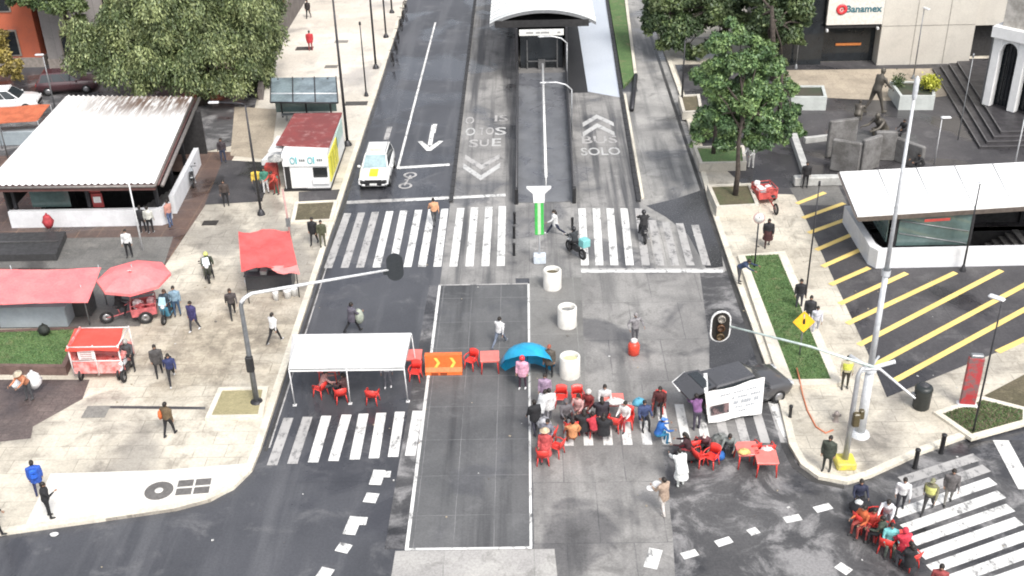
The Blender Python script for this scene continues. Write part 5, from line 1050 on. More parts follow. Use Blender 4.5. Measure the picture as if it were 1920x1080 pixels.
b = MB(); b.tube([(-.7, 1.0, 1.02), (-.5, 1.6, .985), (-.35, 2.0, .9)], .015, 5); b.tube([(.7, 1.0, 1.02), (.5, 1.6, .985), (.35, 2.0, .9)], .015, 5); b.build('bonnet_crease', plas((.5, .5, .5)), t)
b = MB(); b.box((0, 2.27, .5), (.42, .02, .13)); b.build('number_plate', plas((.7, .7, .68)), t)
b = MB(); b.bbox((0, -.25, 1.7), (.75, .2, .08), b=.03); b.build('roof_strip', plas((.55, .52, .45)), t)
car('white car parked in the side street at the far left', 'car', (at(22, 208).x, at(22, 208).y, .15), -1.45, (.8, .8, .8), L_=4.3)
car('dark maroon car half hidden under the big weeping tree', 'car', (at(128, 178).x, at(128, 178).y+.5, .15), -1.4, (.07, .03, .035), L_=4.4)
car('grey car parked further left behind the white car', 'car', (-42.5, 80.8, .15), -1.5, (.12, .12, .125), L_=4.3)
cc_ = at(1392, 748); ch = radians(-66)
t, paint, s_, w_, h_ = car('dark grey hatchback with open tailgate carrying a white banner in the crosswalk', 'car', (8.8, 39.25, 0), ch, (.065, .065, .07), L_=4.4, Wd=1.84, Hh=1.6, open_back=True)
b = MB(); b.loft([[(-.62, -2.03, 1.0), (.62, -2.03, 1.0), (.55, -1.76, 1.5), (-.55, -1.76, 1.5)], [(-.62, -2.06, 1.0), (.62, -2.06, 1.0), (.55, -1.79, 1.5), (-.55, -1.79, 1.5)]], 0); b.bbox((0, -2.1, .72), (1.25, .22, .55), b=.04); b.build('boot_opening', dark_in, t)
b = MB(); b.loft([[(-.66, -1.72, 1.6), (.66, -1.72, 1.6), (.66, -1.72, 1.66), (-.66, -1.72, 1.66)], [(-.78, -2.35, 1.55), (.78, -2.35, 1.55), (.78, -2.35, 1.63), (-.78, -2.35, 1.63)], [(-.66, -2.95, 1.3), (.66, -2.95, 1.3), (.66, -2.95, 1.37), (-.66, -2.95, 1.37)]], 0); tg = b.build('tailgate', paint, t); b = MB(); b.loft([[(-.55, -1.85, 1.66), (.55, -1.85, 1.66), (.6, -2.28, 1.645), (-.6, -2.28, 1.645)], [(-.55, -1.85, 1.675), (.55, -1.85, 1.675), (.6, -2.28, 1.66), (-.6, -2.28, 1.66)]], 0); b.build('rear_window', carglass, tg)
b = MB(); b.tube([(-.79, -2.3, 1.62), (-.7, -2.95, 1.36), (.0, -3.0, 1.35)], .03, 6); b.build('trim', plas(WHITE), tg)
# banner hung along the car's near side
BN = thing('banner', 'white cloth banner with dark photo hung on the side of dark hatchback', 'banner', (0, 0, 0))
q = [at(1328, 793, .12), at(1428, 775, .25), at(1434, 708, 1.62), at(1322, 737, 1.62)]
b = MB(); o = MB(); cloth_sheet(o, [q[0], q[1], q[2], q[3]], 16, 10, .0, 3, 0, .035); b.add(o.v, o.f, 0, True); b.add([Vector(p)+Vector((.005, .02, -.01)) for p in o.v], [f[::-1] for f in o.f], 0, True); b.build('sheet', mat('white_cloth', (.82, .82, .8), .8, var=.06, scale=2), BN)
def onb(u, v, off=.05): 
    p = q[0].lerp(q[1], u).lerp(q[3].lerp(q[2], u), v); n = (q[1]-q[0]).cross(q[3]-q[0]).normalized(); return p+n*(off+.03)
b = MB(); 
def patch(b, u0, u1, v0, v1, m): 
    P = [onb(u0, v0), onb(u1, v0), onb(u1, v1), onb(u0, v1)]; b.add(P, [(0, 1, 2, 3)], m)
patch(b, .06, .38, .26, .56, 0); b.build('photo', mat('dark_photo', (.2, .13, .13), .6, c2=(.03, .03, .035), scale=4, lo=.42, hi=.55), BN)
b = MB()
for u0, u1, v0, v1 in ((.45, .95, .63, .7), (.47, .93, .46, .57), (.5, .9, .34, .4), (.55, .75, .22, .27), (.2, .9, .8, .85)):
    n = int((u1-u0)/.045)
    for k in range(n):
        if (k*7+int(v0*100)) % 5: patch(b, u0+k*.045, u0+k*.045+.03, v0, v1, 0)
b.build('lettering', plas((.38, .4, .43)), BN)
b = MB(); o = MB(); cloth_sheet(o, [at(1322, 738, 1.63), at(1328, 733, 1.68), at(1326, 698, 1.68), at(1302, 706, 1.55)], 6, 6, 0, 4, 0, .02); b.add(o.v, o.f, 0, True); b.add([Vector(p)-Vector((0, 0, .015)) for p in o.v], [f[::-1] for f in o.f], 0, True); b.build('end_flap', _mc['white_cloth'], BN)
# motorcycles
def motorbike(label, px, py, rz, col, z=0, box=None, screen=None, scooter=False, name='motorcycle', roll=0):
    p = at(px, py, z); t = thing(name, label, 'scooter' if scooter else 'motorcycle', tuple(p), rz, 'motorcycles and scooters'); t.rotation_euler = (0, roll, rz)
    r = .24 if scooter else .3; yb = .6; cm = mat('bike_paint_%02x%02x%02x' % tuple(int(x*255) for x in col), col, .3, var=.1, coat=.4)
    for y in (-yb, yb+.05):
        b = MB(); b.wheel((0, y, r), r, .11); w = b.build('wheel', tyre, t); b = MB(); b.lathe([(r*.6, -.03), (r*.66, 0), (r*.6, .03), (.05, .04), (.05, -.04), (r*.6, -.03)], 12, (0, y, r), M=Matrix.Rotation(pi/2, 3, 'Y')); b.build('rim', rimm, w)
    b = MB(); b.bbox((0, 0, .42), (.26, .5, .32), b=.06); b.tube([(0, -yb, r), (0, -.2, .4), (0, .3, .55)], .05, 6); b.build('engine', mat('engine_dark', (.04, .04, .042), .5), t)
    if scooter:
        b = MB(); b.bbox((0, -.45, .58), (.34, .75, .36), b=.1); b.loft([[(-.2, .32, .3), (.2, .32, .3), (.17, .4, .3), (-.17, .4, .3)], [(-.22, .45, .85), (.22, .45, .85), (.16, .56, .85), (-.16, .56, .85)]], 0); b.bbox((0, .05, .28), (.32, .6, .1), b=.04); b.build('body', cm, t)
    else:
        b = MB(); b.ell((0, .2, .78), (.17, .32, .15), 12, 8); b.bbox((0, .62, .66), (.14, .34, .05), b=.02); b.bbox((0, -.55, .72), (.2, .4, .08), b=.03); b.build('tank', cm, t)
    b = MB(); b.bbox((0, -.35, .8), (.27, .75, .12), b=.05); b.build('seat', blk, t)
    b = MB(); b.tube([(-.07, yb+.05, r), (-.07, .42, .92)], .025, 6); b.tube([(.07, yb+.05, r), (.07, .42, .92)], .025, 6); b.tube([(-.36, .26, 1.03), (-.1, .4, 1.0), (.1, .4, 1.0), (.36, .26, 1.03)], .02, 6); b.build('handlebar', dkmetal, t)
    b = MB(); b.ell((0, .52, .88), (.11, .09, .11), 10, 6); b.build('headlight', mat('lamp_glass', (.7, .72, .74), .15), t)
    for sx in (-1, 1): b = MB(); b.tube([(sx*.28, .3, 1.02), (sx*.3, .34, 1.16)], .01, 4); b.ell((sx*.31, .34, 1.18), (.06, .015, .04), 8, 5); b.build('mirror', blk, t)
    b = MB(); b.tube([(.15, .1, .3), (.17, -.4, .32), (.17, -.8, .4)], [.03, .04, .05], 8); b.build('exhaust', rimm, t)
    if box: b = MB(); b.bbox((0, -.78, 1.08), (.46, .46, .44), b=.03); b.build('delivery_box', plas(box), t)
    if screen: b = MB(); b.loft([[(-.2, .5, .95), (.2, .5, .95), (.2, .52, .95), (-.2, .52, .95)], [(-.15, .38, 1.35), (.15, .38, 1.35), (.15, .4, 1.35), (-.15, .4, 1.35)]], 0); b.build('windscreen', plas(screen, .2), t)
    return t
motorbike('dark scooter with white front and windscreen ridden across the left plaza', 390, 520, pi+.35, (.05, .06, .045), .14, screen=(.7, .75, .78), scooter=True, name='scooter')
motorbike('teal blue scooter with two people near the big parasol', 318, 595, pi-.1, (.06, .22, .32), .14, screen=(.4, .6, .7), scooter=True, name='scooter')
motorbike('silver fronted motorcycle standing beside the boxy red vendor cart', 242, 700, pi+.05, (.5, .5, .52), .14, roll=.08)
motorbike('white delivery motorcycle with teal box beside the totem', 1080, 478, .55, (.6, .6, .58), 0, box=(.2, .5, .5))
motorbike('dark motorcycle ridden away over the right crosswalk', 1206, 448, .05, (.05, .05, .055), 0)
motorbike('dark motorcycle parked behind the left metro parapet wall', 362, 345, .3, (.3, .32, .34), .14)
# cargo tricycles
def trike(label, px, py, rz, col, z=.14, load=None, load_h=.3):
    t = thing('cargo_tricycle', label, 'cargo tricycle', tuple(at(px, py, z)), rz, 'cargo tricycles'); cm = mat('trike_%02x%02x%02x' % tuple(int(x*255) for x in col), col, .5, var=.25, scale=4)
    b = MB(); x, y0, y1 = .55, .2, 1.35; b.box((0, .78, .42), (1.1, 1.15, .06))
    for px_ in (-x, x): b.box((px_, .78, .62), (.04, 1.15, .4))
    for py_ in (y0, y1): b.box((0, py_, .62), (1.1, .04, .4))
    b.build('cargo_box', cm, t); b = MB()
    for sx in (-x, x):
        for yy in (y0, y1): b.tube([(sx, yy, .4), (sx, yy, 1.0)], .025, 6)
    for yy in (y0, y1): b.tube([(-x, yy, 1.0), (x, yy, 1.0)], .025, 6)
    for sx in (-x, x): b.tube([(sx, y0, 1.0), (sx, y1, 1.0)], .025, 6)
    b.tube([(0, y0, .5), (0, -.6, .35), (0, -1.0, .33)], .035, 6); b.tube([(0, -.35, .42), (0, -.45, .85)], .025, 6); b.tube([(-.3, -.05, 1.0), (0, .15, .95), (.3, -.05, 1.0)], .02, 6); b.build('frame', cm, t)
    for c in ((-.65, .8, .33), (.65, .8, .33), (0, -1.0, .33)):
        b = MB(); b.wheel(c, .33, .07); w = b.build('wheel', tyre, t); b = MB(); b.lathe([(.22, -.01), (.22, .01), (.04, .03), (.04, -.03), (.22, -.01)], 12, c, M=Matrix.Rotation(pi/2, 3, 'Y')); b.build('rim', rimm, w)
    b = MB(); b.bbox((0, -.5, .88), (.24, .3, .09), b=.04); b.build('saddle', blk, t)
    if load:
        b = MB()
        for k in range(7): b.bbox((random.uniform(-.35, .35), random.uniform(.4, 1.2), .62+random.uniform(0, load_h)), (.36, .32, .28), rz=random.random(), b=.05, m=k % len(load))
        b.build('load', [plas(c) for c in load], t)
    return t
trike('pinkish red cargo tricycle with a rider under the big parasol', 243, 600, -pi/2+.3, (.62, .16, .17), load=[(.75, .5, .5), (.6, .12, .13), (.8, .75, .74)], load_h=.35)
trike('white and red cargo tricycle beside the yellow striped plaza', 1441, 388, .2, (.6, .1, .09), load=[(.82, .8, .8), (.8, .78, .77), (.6, .14, .12)], load_h=.45)
# bicycles along the far kerb
def bicycle(label, x, y, rz, z=.14):
    t = thing('bicycle', label, 'bicycle', (x, y, z), rz, 'dark bicycles leaning along the far kerb'); t.rotation_euler = (0, .12, rz)
    for yy in (-.52, .52):
        b = MB(); b.tube([(0, yy+.33*cos(2*pi*k/18), .34+.33*sin(2*pi*k/18)) for k in range(19)], .03, 5); b.build('wheel', tyre, t)
    b = MB()
    for p, q in (((0, -.52, .34), (0, -.15, .85)), ((0, -.52, .34), (0, -.05, .32)), ((0, -.05, .32), (0, -.15, .85)), ((0, -.05, .32), (0, .38, .78)), ((0, -.15, .82), (0, .38, .82)), ((0, .38, .95), (0, .52, .34))): b.tube([p, q], .025, 5)
    b.build('frame', dkmetal, t); b = MB(); b.tube([(-.28, .3, 1.0), (0, .38, .98), (.28, .3, 1.0)], .018, 5); b.build('handlebar', dkmetal, t); b = MB(); b.bbox((0, -.17, .9), (.14, .26, .06), b=.02); b.build('saddle', blk, t)
for k, (px, py, lab) in enumerate(((738, 120, 'dark bicycle nearest on the far kerb'), (744, 98, 'second dark bicycle along the far kerb'), (748, 78, 'third dark bicycle along the far kerb'), (753, 55, 'fourth dark bicycle along the far kerb'), (757, 38, 'fifth dark bicycle along the far kerb'), (761, 20, 'farthest dark bicycle along the far kerb'))):
    p = at(px, py, .14); bicycle(lab, p.x-.1, p.y, .25+.1*sin(k*3))
# red plastic furniture
redp = mat('red_plastic', (.7, .05, .04), .35, var=.1, scale=3); redt = mat('red_tabletop', (.78, .2, .17), .35, var=.1, scale=3)
def make_chair(label, loc, rz):
    t = thing('plastic_chair', label, 'chair', loc, rz, 'red plastic chairs')
    b = MB(); b.bbox((0, 0, .43), (.46, .44, .05), b=.02); b.build('seat', redp, t)
    b = MB(); secs = []
    for k in range(9):
        a = -.5+k/8; secs.append([(a*.46, -.2-.05*(1-4*a*a), .45), (a*.46, -.23-.05*(1-4*a*a), .45), (a*.48, -.31-.05*(1-4*a*a), .86-.18*a*a), (a*.48, -.28-.05*(1-4*a*a), .86-.18*a*a)])
    b.loft(secs, 0, True, True); b.build('backrest', redp, t)
    for sx in (-1, 1):
        b = MB(); b.tube([(sx*.22, -.2, .66), (sx*.26, .0, .66), (sx*.26, .18, .64), (sx*.23, .2, .42)], .025, 6); b.build('armrest', redp, t)
        for sy in (-1, 1): b = MB(); b.tube([(sx*.19, sy*.18, .42), (sx*.24, sy*.23, 0)], [.03, .022], 6); b.build('leg', redp, t)
    return t
ch0 = [None]
def chair(px, py, deg, label, z=0):
    p = at(px, py, z); p = (p.x, p.y, z)
    if ch0[0] is None: ch0[0] = make_chair(label, p, radians(deg)); return ch0[0]
    return dup(ch0[0], p, radians(deg), label)
tb0 = [None]
def table(px, py, deg, label, z=0, top=None):
    p = at(px, py, z); p = (p.x, p.y, z)
    if tb0[0] is None:
        t = thing('plastic_table', label, 'table', p, radians(deg), 'red plastic tables'); b = MB(); b.bbox((0, 0, .72), (.85, .85, .04), b=.015); b.box((0, 0, .67), (.8, .8, .06)); b.build('tabletop', redt, t)
        for sx in (-1, 1):
            for sy in (-1, 1): b = MB(); b.tube([(sx*.34, sy*.34, .68), (sx*.38, sy*.38, 0)], [.035, .025], 6); b.build('leg', redp, t)
        tb0[0] = t; return t
    return dup(tb0[0], p, radians(deg), label)
table(919, 693, 2, 'red plastic table between the orange barrier and blue umbrella'); chair(884, 690, 150, 'red plastic chair right of the orange traffic barrier')
table(1398, 868, 3, 'red table at the right end of the protest, left of two'); table(1434, 884, -2, 'red table nearest the kerb at the right end of protest')
chair(1436, 858, 10, 'red chair behind the red table nearest the kerb'); chair(1408, 856, 25, 'red chair between the two red tables near the kerb')
chair(1052, 760, 175, 'empty red chair below the nearest ring planter, left of two'); chair(1083, 760, 185, 'empty red chair below the nearest ring planter, right of two')
chair(1112, 815, 20, 'red chair between the two people in black seen from behind'); chair(1235, 770, 160, 'red chair left of the open tailgate of dark hatchback')
chair(640, 752, 20, 'red chair under the white tent, left of the centre pole'); chair(700, 755, -10, 'red chair under the white tent near its right pole'); chair(602, 742, 60, 'red chair under the white tent, by its left end'); table(618, 712, 0, 'red table in shade under the white tent')
table(775, 690, 0, 'pinkish red table under the right edge of white tent'); chair(780, 712, 170, 'red chair behind the right front pole of white tent')
chair(1312, 870, -60, 'red chair at the dark bags above the white clad man'); chair(1018, 868, 0, 'red chair of the person in straw hat at the left of protest'); chair(1072, 815, 30, 'red chair carrying an orange bundle in the protest group')
table(1150, 775, 0, 'red table with white things before the person in black and white'); chair(1030, 830, 70, 'red chair beside patterned clothes at the left of protest')
chair(1628, 1000, 40, 'red chair of the lower right group, by white shirt man'); chair(1690, 1040, -150, 'bright red chair at the lower right end by crosswalk'); chair(1660, 1035, -30, 'red chair of the lower right group beside teal shirt'); chair(1638, 985, 100, 'red chair next to the black bags, lower right')
for a in ((1100, 806, 40, 'red chair just right of the maroon headscarf person'), (1152, 806, -20, 'red chair below the red table with white things'), (1176, 800, 170, 'red chair left of the pale blue bag'), (1044, 852, 60, 'red chair between straw hat and orange bundle'), (1296, 850, 20, 'red chair partly under the long black bundle'), (1333, 872, 140, 'red chair left of bright blue bag'), (1652, 1012, 80, 'red chair in the middle of the lower right group'), (1704, 1062, 30, 'red chair nearest the bottom edge at lower right'), (1614, 992, -60, 'red chair leftmost in the lower right group')): chair(*a)
def lump(name, cat, label, px, py, z, r, col, n=1, col2=None, grp=None, seed=1):
    """soft bag or bundle: a puckered closed sack"""
    R = random.Random(seed+px); b = MB(); secs = []
    for k in range(9):
        a = -pi/2+pi*k/8; rr = cos(a)*(1+.1*sin(k*2.1)); secs.append([(r[0]*rr*(1+R.uniform(-.14, .14))*cos(2*pi*j/12)+.02, r[1]*rr*(1+R.uniform(-.14, .14))*sin(2*pi*j/12), r[2]*(1+sin(a))) for j in range(12)])
    b.loft(secs, 0, True, True); b.tube([(0, 0, r[2]*1.95), (.04, 0, r[2]*2.2)], r[0]*.2, 6)
    c = mat('bag_%02x%02x%02x_%d' % (*tuple(int(x*255) for x in col), 1 if col2 else 0), col, .7, var=.25, scale=5, c2=col2)
    o = b.build(name, c, loc=tuple(at(px, py, z))); return tag(o, label, cat, grp)
lump('bag', 'bag', 'bright blue bag below the dark bundle near red tables', 1344, 862, 0, (.3, .25, .22), (.03, .14, .45), grp='bags and bundles of the protest')
lump('bag', 'bag', 'pale blue bag on the red table left of open tailgate', 1197, 762, .72, (.28, .22, .2), (.12, .42, .58), grp='bags and bundles of the protest')
lump('bundle', 'bundle', 'long black bundle above the white clad man at protest', 1290, 862, 0, (.55, .35, .3), (.025, .022, .025), grp='bags and bundles of the protest')
lump('bundle', 'bundle', 'dark mottled bundle right of the long black bundle', 1348, 838, 0, (.4, .35, .3), (.06, .07, .065), col2=(.25, .26, .25), grp='bags and bundles of the protest')
lump('bundle', 'bundle', 'dark bundle against the car boot below the banner', 1318, 838, 0, (.35, .28, .25), (.05, .045, .035), grp='bags and bundles of the protest')
lump('bundle', 'bundle', 'white things heaped on the red table in the protest', 1152, 758, .74, (.4, .22, .13), (.75, .74, .72), grp='bags and bundles of the protest')
lump('bundle', 'bundle', 'small white bundle at the right end of protest tables', 1180, 768, .2, (.2, .2, .16), (.7, .69, .67), col2=(.12, .1, .1), grp='bags and bundles of the protest')
lump('bundle', 'bundle', 'orange tan bundle on the red chair in protest group', 1075, 810, .45, (.28, .24, .2), (.6, .25, .1), grp='bags and bundles of the protest')
lump('bundle', 'bundle', 'white bundle on the chair behind the kerbside red table', 1436, 852, .45, (.28, .22, .18), (.8, .78, .74), grp='bags and bundles of the protest')
lump('bundle', 'bundle', 'yellowish package on the left of the two red tables', 1394, 850, .74, (.24, .18, .09), (.75, .55, .2), grp='bags and bundles of the protest')
lump('bundle', 'bundle', 'black bundle with white lid at the kerb, lower right', 1612, 965, 0, (.42, .4, .35), (.02, .02, .025), grp='bags and bundles of the protest')
lump('bundle', 'bundle', 'small white box like bundle on black bag, lower right', 1610, 945, .55, (.16, .14, .09), (.75, .77, .76), grp='bags and bundles of the protest')
lump('bag', 'bag', 'white sack carried by the man at lawn wall, larger one', 66, 728, .45, (.32, .3, .42), (.8, .8, .8), grp='white sacks at the lawn wall')
lump('bag', 'bag', 'white sack at the lawn wall, smaller one at left', 34, 728, .5, (.22, .22, .22), (.8, .8, .8), grp='white sacks at the lawn wall')
lump('bag', 'bag', 'black rubbish bag before the grey counter of the long stall', 84, 628, .6, (.28, .25, .28), (.02, .025, .02))
lump('bag', 'bag', 'red bag hanging on the left metro parapet', 92, 428, .5, (.3, .28, .42), (.45, .05, .06))
lump('bag', 'bag', 'white paper scrap on the asphalt by the lower left corner', 101, 1003, 0, (.15, .12, .04), (.8, .8, .79))
lump('bundle', 'bundle', 'patterned pale clothes bundle at left of protest group', 1020, 805, .3, (.3, .26, .3), (.5, .5, .52), col2=(.1, .1, .12), grp='bags and bundles of the protest')
t = thing('gas_cylinder', 'red gas cylinder with pale cap before the grey clad man', 'gas cylinder', tuple(at(1188, 664))); b = MB(); b.lathe([(.2, 0), (.26, .06), (.27, .5), (.2, .62), (.08, .66)], 16); b.build('tank', plas((.7, .07, .04), .3), t); b = MB(); b.lathe([(.12, .64), (.15, .66), (.15, .78), (.12, .8), (.001, .8)], 12); b.build('collar', plas((.75, .7, .68)), t)
t = thing('umbrella', 'open bright blue umbrella held low behind the person in pink', 'umbrella', tuple(at(990, 722)+Vector((0, 1.0, .75)))); b = MB(); n = 10; M = Matrix.Rotation(-.95, 3, 'X'); secs = []
for k in range(6):
    a = pi/2*k/5; secs.append([M @ Vector((1.22*cos(a)*cos(2*pi*j/n), 1.22*cos(a)*sin(2*pi*j/n), -.35+1.0*sin(a))) for j in range(n)])
b.loft(secs[::1], 0, False, True); b.loft([[p*.985 for p in s] for s in secs], 0, False, True); b.build('canopy', mat('blue_nylon', (.02, .36, .62), .45, var=.15, scale=2), t); b = MB(); b.tube([M @ Vector((0, 0, .35)), M @ Vector((0, 0, -.55))], .015, 6); b.build('handle', blk, t)
# ------------------------------------------------------------------ people
SK = {'l': (.5, .32, .23), 'm': (.36, .21, .14), 'd': (.22, .12, .08)}
def limb_dir(a, b=0.): return Vector((sin(b), sin(a)*cos(b), -cos(a)*cos(b)))
BASE = dict(lean=0, legs=((4, 4), (-3, 2)), arms=((5, 12, 8), (-3, 10, 8)), seat=None, spread=5, head=8, tw=0)
POSES = {
 'stand': {}, 
 'walk': dict(lean=4, legs=((26, 6), (-20, 22)), arms=((-22, 15, 8), (24, 22, 8))),
 'stride': dict(lean=6, legs=((36, 4), (-30, 26)), arms=((-32, 20, 8), (34, 30, 8)), spread=4),
 'step': dict(lean=3, legs=((14, 6), (-12, 12)), arms=((-10, 20, 8), (14, 16, 8))),
 'phone': dict(lean=3, arms=((30, 95, 6), (-2, 12, 8)), head=20),
 'carry': dict(lean=4, legs=((12, 6), (-10, 10)), arms=((28, 70, 14), (26, 72, 14))),
 'bend': dict(lean=52, legs=((8, 6), (2, 6)), arms=((60, 20, 8), (72, 15, 6)), head=10),
 'stoop': dict(lean=30, legs=((8, 6), (2, 6)), arms=((50, 30, 8), (55, 25, 6)), head=15),
 'sit': dict(lean=6, legs=((84, 86), (80, 82)), arms=((25, 50, 10), (30, 55, 10)), seat=.46, spread=8),
 'sitlean': dict(lean=22, legs=((84, 90), (78, 80)), arms=((40, 40, 10), (48, 35, 10)), seat=.46, spread=8, head=14),
 'ride': dict(lean=12, legs=((58, 78), (58, 78)), arms=((48, 30, 14), (48, 30, 14)), seat=.8, spread=18),
 'pillion': dict(lean=6, legs=((60, 75), (60, 75)), arms=((35, 55, 10), (35, 55, 10)), seat=.84, spread=20),
 'hips': dict(lean=0, arms=((-10, 60, 32), (-8, 62, 32))),
 'crouch': dict(lean=28, legs=((95, 120), (70, 120)), arms=((50, 40, 8), (55, 30, 8)), seat=.3, spread=8),
}
def _ell_loft(b, pts):
    """loft of elliptical rings: (centre, rx, ry, xdir, ydir)"""
    secs = []
    for c, rx, ry, X, Y in pts: secs.append([Vector(c)+X*(rx*cos(2*pi*k/14))+Y*(ry*sin(2*pi*k/14)) for k in range(14)])
    b.loft(secs, 0, True)
_rm = None
def remesh(b, vox):
    me = bpy.data.meshes.new('body_raw'); me.from_pydata(b.v, [], b.f); o = bpy.data.objects.new('body_raw', me); COL.objects.link(o)
    m = o.modifiers.new('r', 'REMESH'); m.mode = 'VOXEL'; m.voxel_size = vox; s = o.modifiers.new('s', 'SMOOTH'); s.factor = .5; s.iterations = 3
    n = bpy.data.meshes.new_from_object(o.evaluated_get(bpy.context.evaluated_depsgraph_get()))
    bpy.data.objects.remove(o); bpy.data.meshes.remove(me); return n
def body_mesh(P, fat=1., coat=0., skirt=False, short=False, hood=False, H=1.):
    fat = fat*1.14; coat = coat+.012
    d = radians; b = MB(); X = Vector((1, 0, 0)); ln = d(P['lean']); U = Vector((0, sin(ln), cos(ln))); Fw = Vector((0, cos(ln), -sin(ln)))
    hip = Vector((0, 0, 0)); legs = []
    for sx, (a, k) in zip((1, -1), P['legs']):
        sp = d(P['spread'])*sx*.6; h = hip+X*(.09*sx); kn = h+limb_dir(d(a), sp)*.42; an = kn+limb_dir(d(a-k), sp*.5)*.41; fd = d(max(-25, min(25, (a-k)*.6))); toe = an+Vector((sx*.03, cos(fd), sin(fd)*.6-.05))*.17+Vector((0, 0, -.03)); legs.append((h, kn, an, toe))
    low = min(min(l[2].z for l in legs)-.075, min(l[3].z for l in legs)-.035); pz = -low if P['seat'] is None else P['seat']+.1
    O = Vector((0, 0, pz)); hip += O; legs = [tuple(p+O for p in l) for l in legs]
    ch = hip+U*.36; nk = hip+U*.53; hd = nk+Vector((0, sin(ln*.5+d(P['head'])*.4), cos(ln*.5)))*.13; HX = X
    c = coat; seg = []
    _ell_loft(b, [(hip-U*.1, .1*fat+c, .085*fat+c, X, Fw), (hip-U*.02, .165*fat+c, .12*fat+c, X, Fw), (hip+U*.08, .16*fat+c, .115*fat+c, X, Fw), (hip+U*.2, .145*fat+c, .11*fat+c, X, Fw), (hip+U*.34, .175*fat+c, .125*fat+c, X, Fw), (hip+U*.44, .185*fat+c, .11*fat+c, X, Fw), (hip+U*.5, .13*fat, .08*fat, X, Fw), (hip+U*.53, .06, .06, X, Fw)])
    b.tube([nk-U*.05, nk+(hd-nk)*.6], [.06, .052], 10)
    HD = (hd-nk).normalized(); HF = (Vector((0, 1, 0))-HD*HD.y).normalized()
    _ell_loft(b, [(hd-HD*.115+HF*.03, .03, .035, X, HF), (hd-HD*.09+HF*.02, .055, .065, X, HF), (hd-HD*.03+HF*.005, .073, .09, X, HF), (hd+HD*.03, .078, .098, X, HF), (hd+HD*.08-HF*.005, .066, .082, X, HF), (hd+HD*.115-HF*.008, .035, .042, X, HF)])
    b.box(hd+HF*.1-HD*.01, (.026, .035, .045)); 
    for sx in (-1, 1): b.ell(hd+X*(.08*sx)-HF*.005-HD*.005, (.014, .022, .034), 6, 5)
    def S(kind, a, q, r): seg.append((kind, a, q, r))
    S(0, hip+U*.1, hip+U*.47, .12*fat+c); S(1, hip-U*.08, hip+U*.0, .1*fat); S(2, nk, hd, .055); S(2, hd, hd+HD*.03, .09)
    for (h, kn, an, toe), sx in zip(legs, (1, -1)):
        b.tube([h+Vector((0, 0, .04)), h.lerp(kn, .35), kn, kn.lerp(an, .35), an], [.09*fat, .082*fat, .06, .058, .042], 10); b.tube([an-(toe-an)*.35+Vector((0, 0, -.035)), an+Vector((0, .0, -.035)), an.lerp(toe, .6)+Vector((0, 0, -.012)), toe], [.028, .046, .045, .028], 8)
        S(1, h, kn, .07*fat); S(1, kn, an, .05); S(3, an+Vector((0, 0, -.04)), toe, .045)
    if skirt: b.lathe([(.16*fat, 0), (.2*fat, -.2), (.26*fat, -.55), (.001, -.55)][::-1], 16, hip+Vector((0, 0, .1))); S(0 if skirt == 'dress' else 1, hip, hip+Vector((0, 0, -.45)), .22)
    if coat > .03: _ell_loft(b, [(hip-U*.22, .17*fat+c, .12*fat+c, X, Fw), (hip-U*.05, .17*fat+c, .125*fat+c, X, Fw), (hip+U*.1, .15*fat+c, .115*fat+c, X, Fw)]); S(0, hip-U*.18, hip+U*.1, .12*fat+c)
    hands = []
    for sx, (a, e, ab) in zip((1, -1), P['arms']):
        sh = hip+U*.46+X*(.18*sx*fat); ua = limb_dir(d(a)+0*ln, d(ab)*sx); el = sh+ua*.28; fa = limb_dir(d(a+e), d(ab*.3)*sx-d(e*.25)*sx*.5); wr = el+fa*.25
        b.tube([sh-X*(.04*sx), sh+ua*.03, sh.lerp(el, .5), el, el.lerp(wr, .35), wr], [.05, .058*fat+c*.5, .05+c*.5, .042+c*.5, .042+c*.4, .03+c*.2], 10)
        S(0, sh, el, .045+c*.5); S(2 if short else 0, el, wr, .035+c*.4); hands.append((wr, fa, sx))
        # palm
        _ell_loft(b, [(wr, .028, .024, X, fa.orthogonal().normalized()), (wr+fa*.05, .042, .022, Fw, X), (wr+fa*.095, .04, .018, Fw, X)]); S(2, wr+fa*.02, wr+fa*.1, .035)
    if hood: b.ell(nk-Fw*.06+U*.02, (.12, .09, .08), 10, 6); S(0, nk-Fw*.06, nk-Fw*.05, .09)
    me = remesh(b, .023); n = len(me.polygons); V = np.empty(len(me.vertices)*3, np.float32); me.vertices.foreach_get('co', V); V = V.reshape(-1, 3)
    ctr = np.empty(n*3, np.float32); me.polygons.foreach_get('center', ctr); ctr = ctr.reshape(-1, 3); best = np.full(n, 9.); mi = np.zeros(n, np.int32)
    for kind, a, q, r in seg:
        a = np.array(a); ab = np.array(q)-a; t = np.clip(((ctr-a) @ ab)/max(ab @ ab, 1e-9), 0, 1); dd = np.linalg.norm(ctr-a-t[:, None]*ab, axis=1)-r; w = dd < best; best[w] = dd[w]; mi[w] = kind
    vs = [tuple(v) for v in V]; fs = [tuple(p.vertices) for p in me.polygons]; bpy.data.meshes.remove(me)
    B = MB(); B.v = vs; B.f = fs; B.m = [int(x) for x in mi]; B.sm = [True]*len(fs)
    for wr, fa, sx in hands:        # five fingers on each hand, slightly curled
        side = Fw if abs(fa.dot(Fw)) < .8 else U; cur = X*(-sx)
        for k, L_ in enumerate((.065, .075, .07, .055)):
            p = wr+fa*.085+side*(.028-.019*k); B.tube([p, p+fa*L_*.55+cur*.006, p+fa*L_*.85+cur*.028], [.0095, .009, .007], 5, 2)
        p = wr+fa*.035+side*.035; B.tube([p, p+fa*.03+side*.03, p+fa*.06+side*.035+cur*.012], [.012, .011, .008], 5, 2)
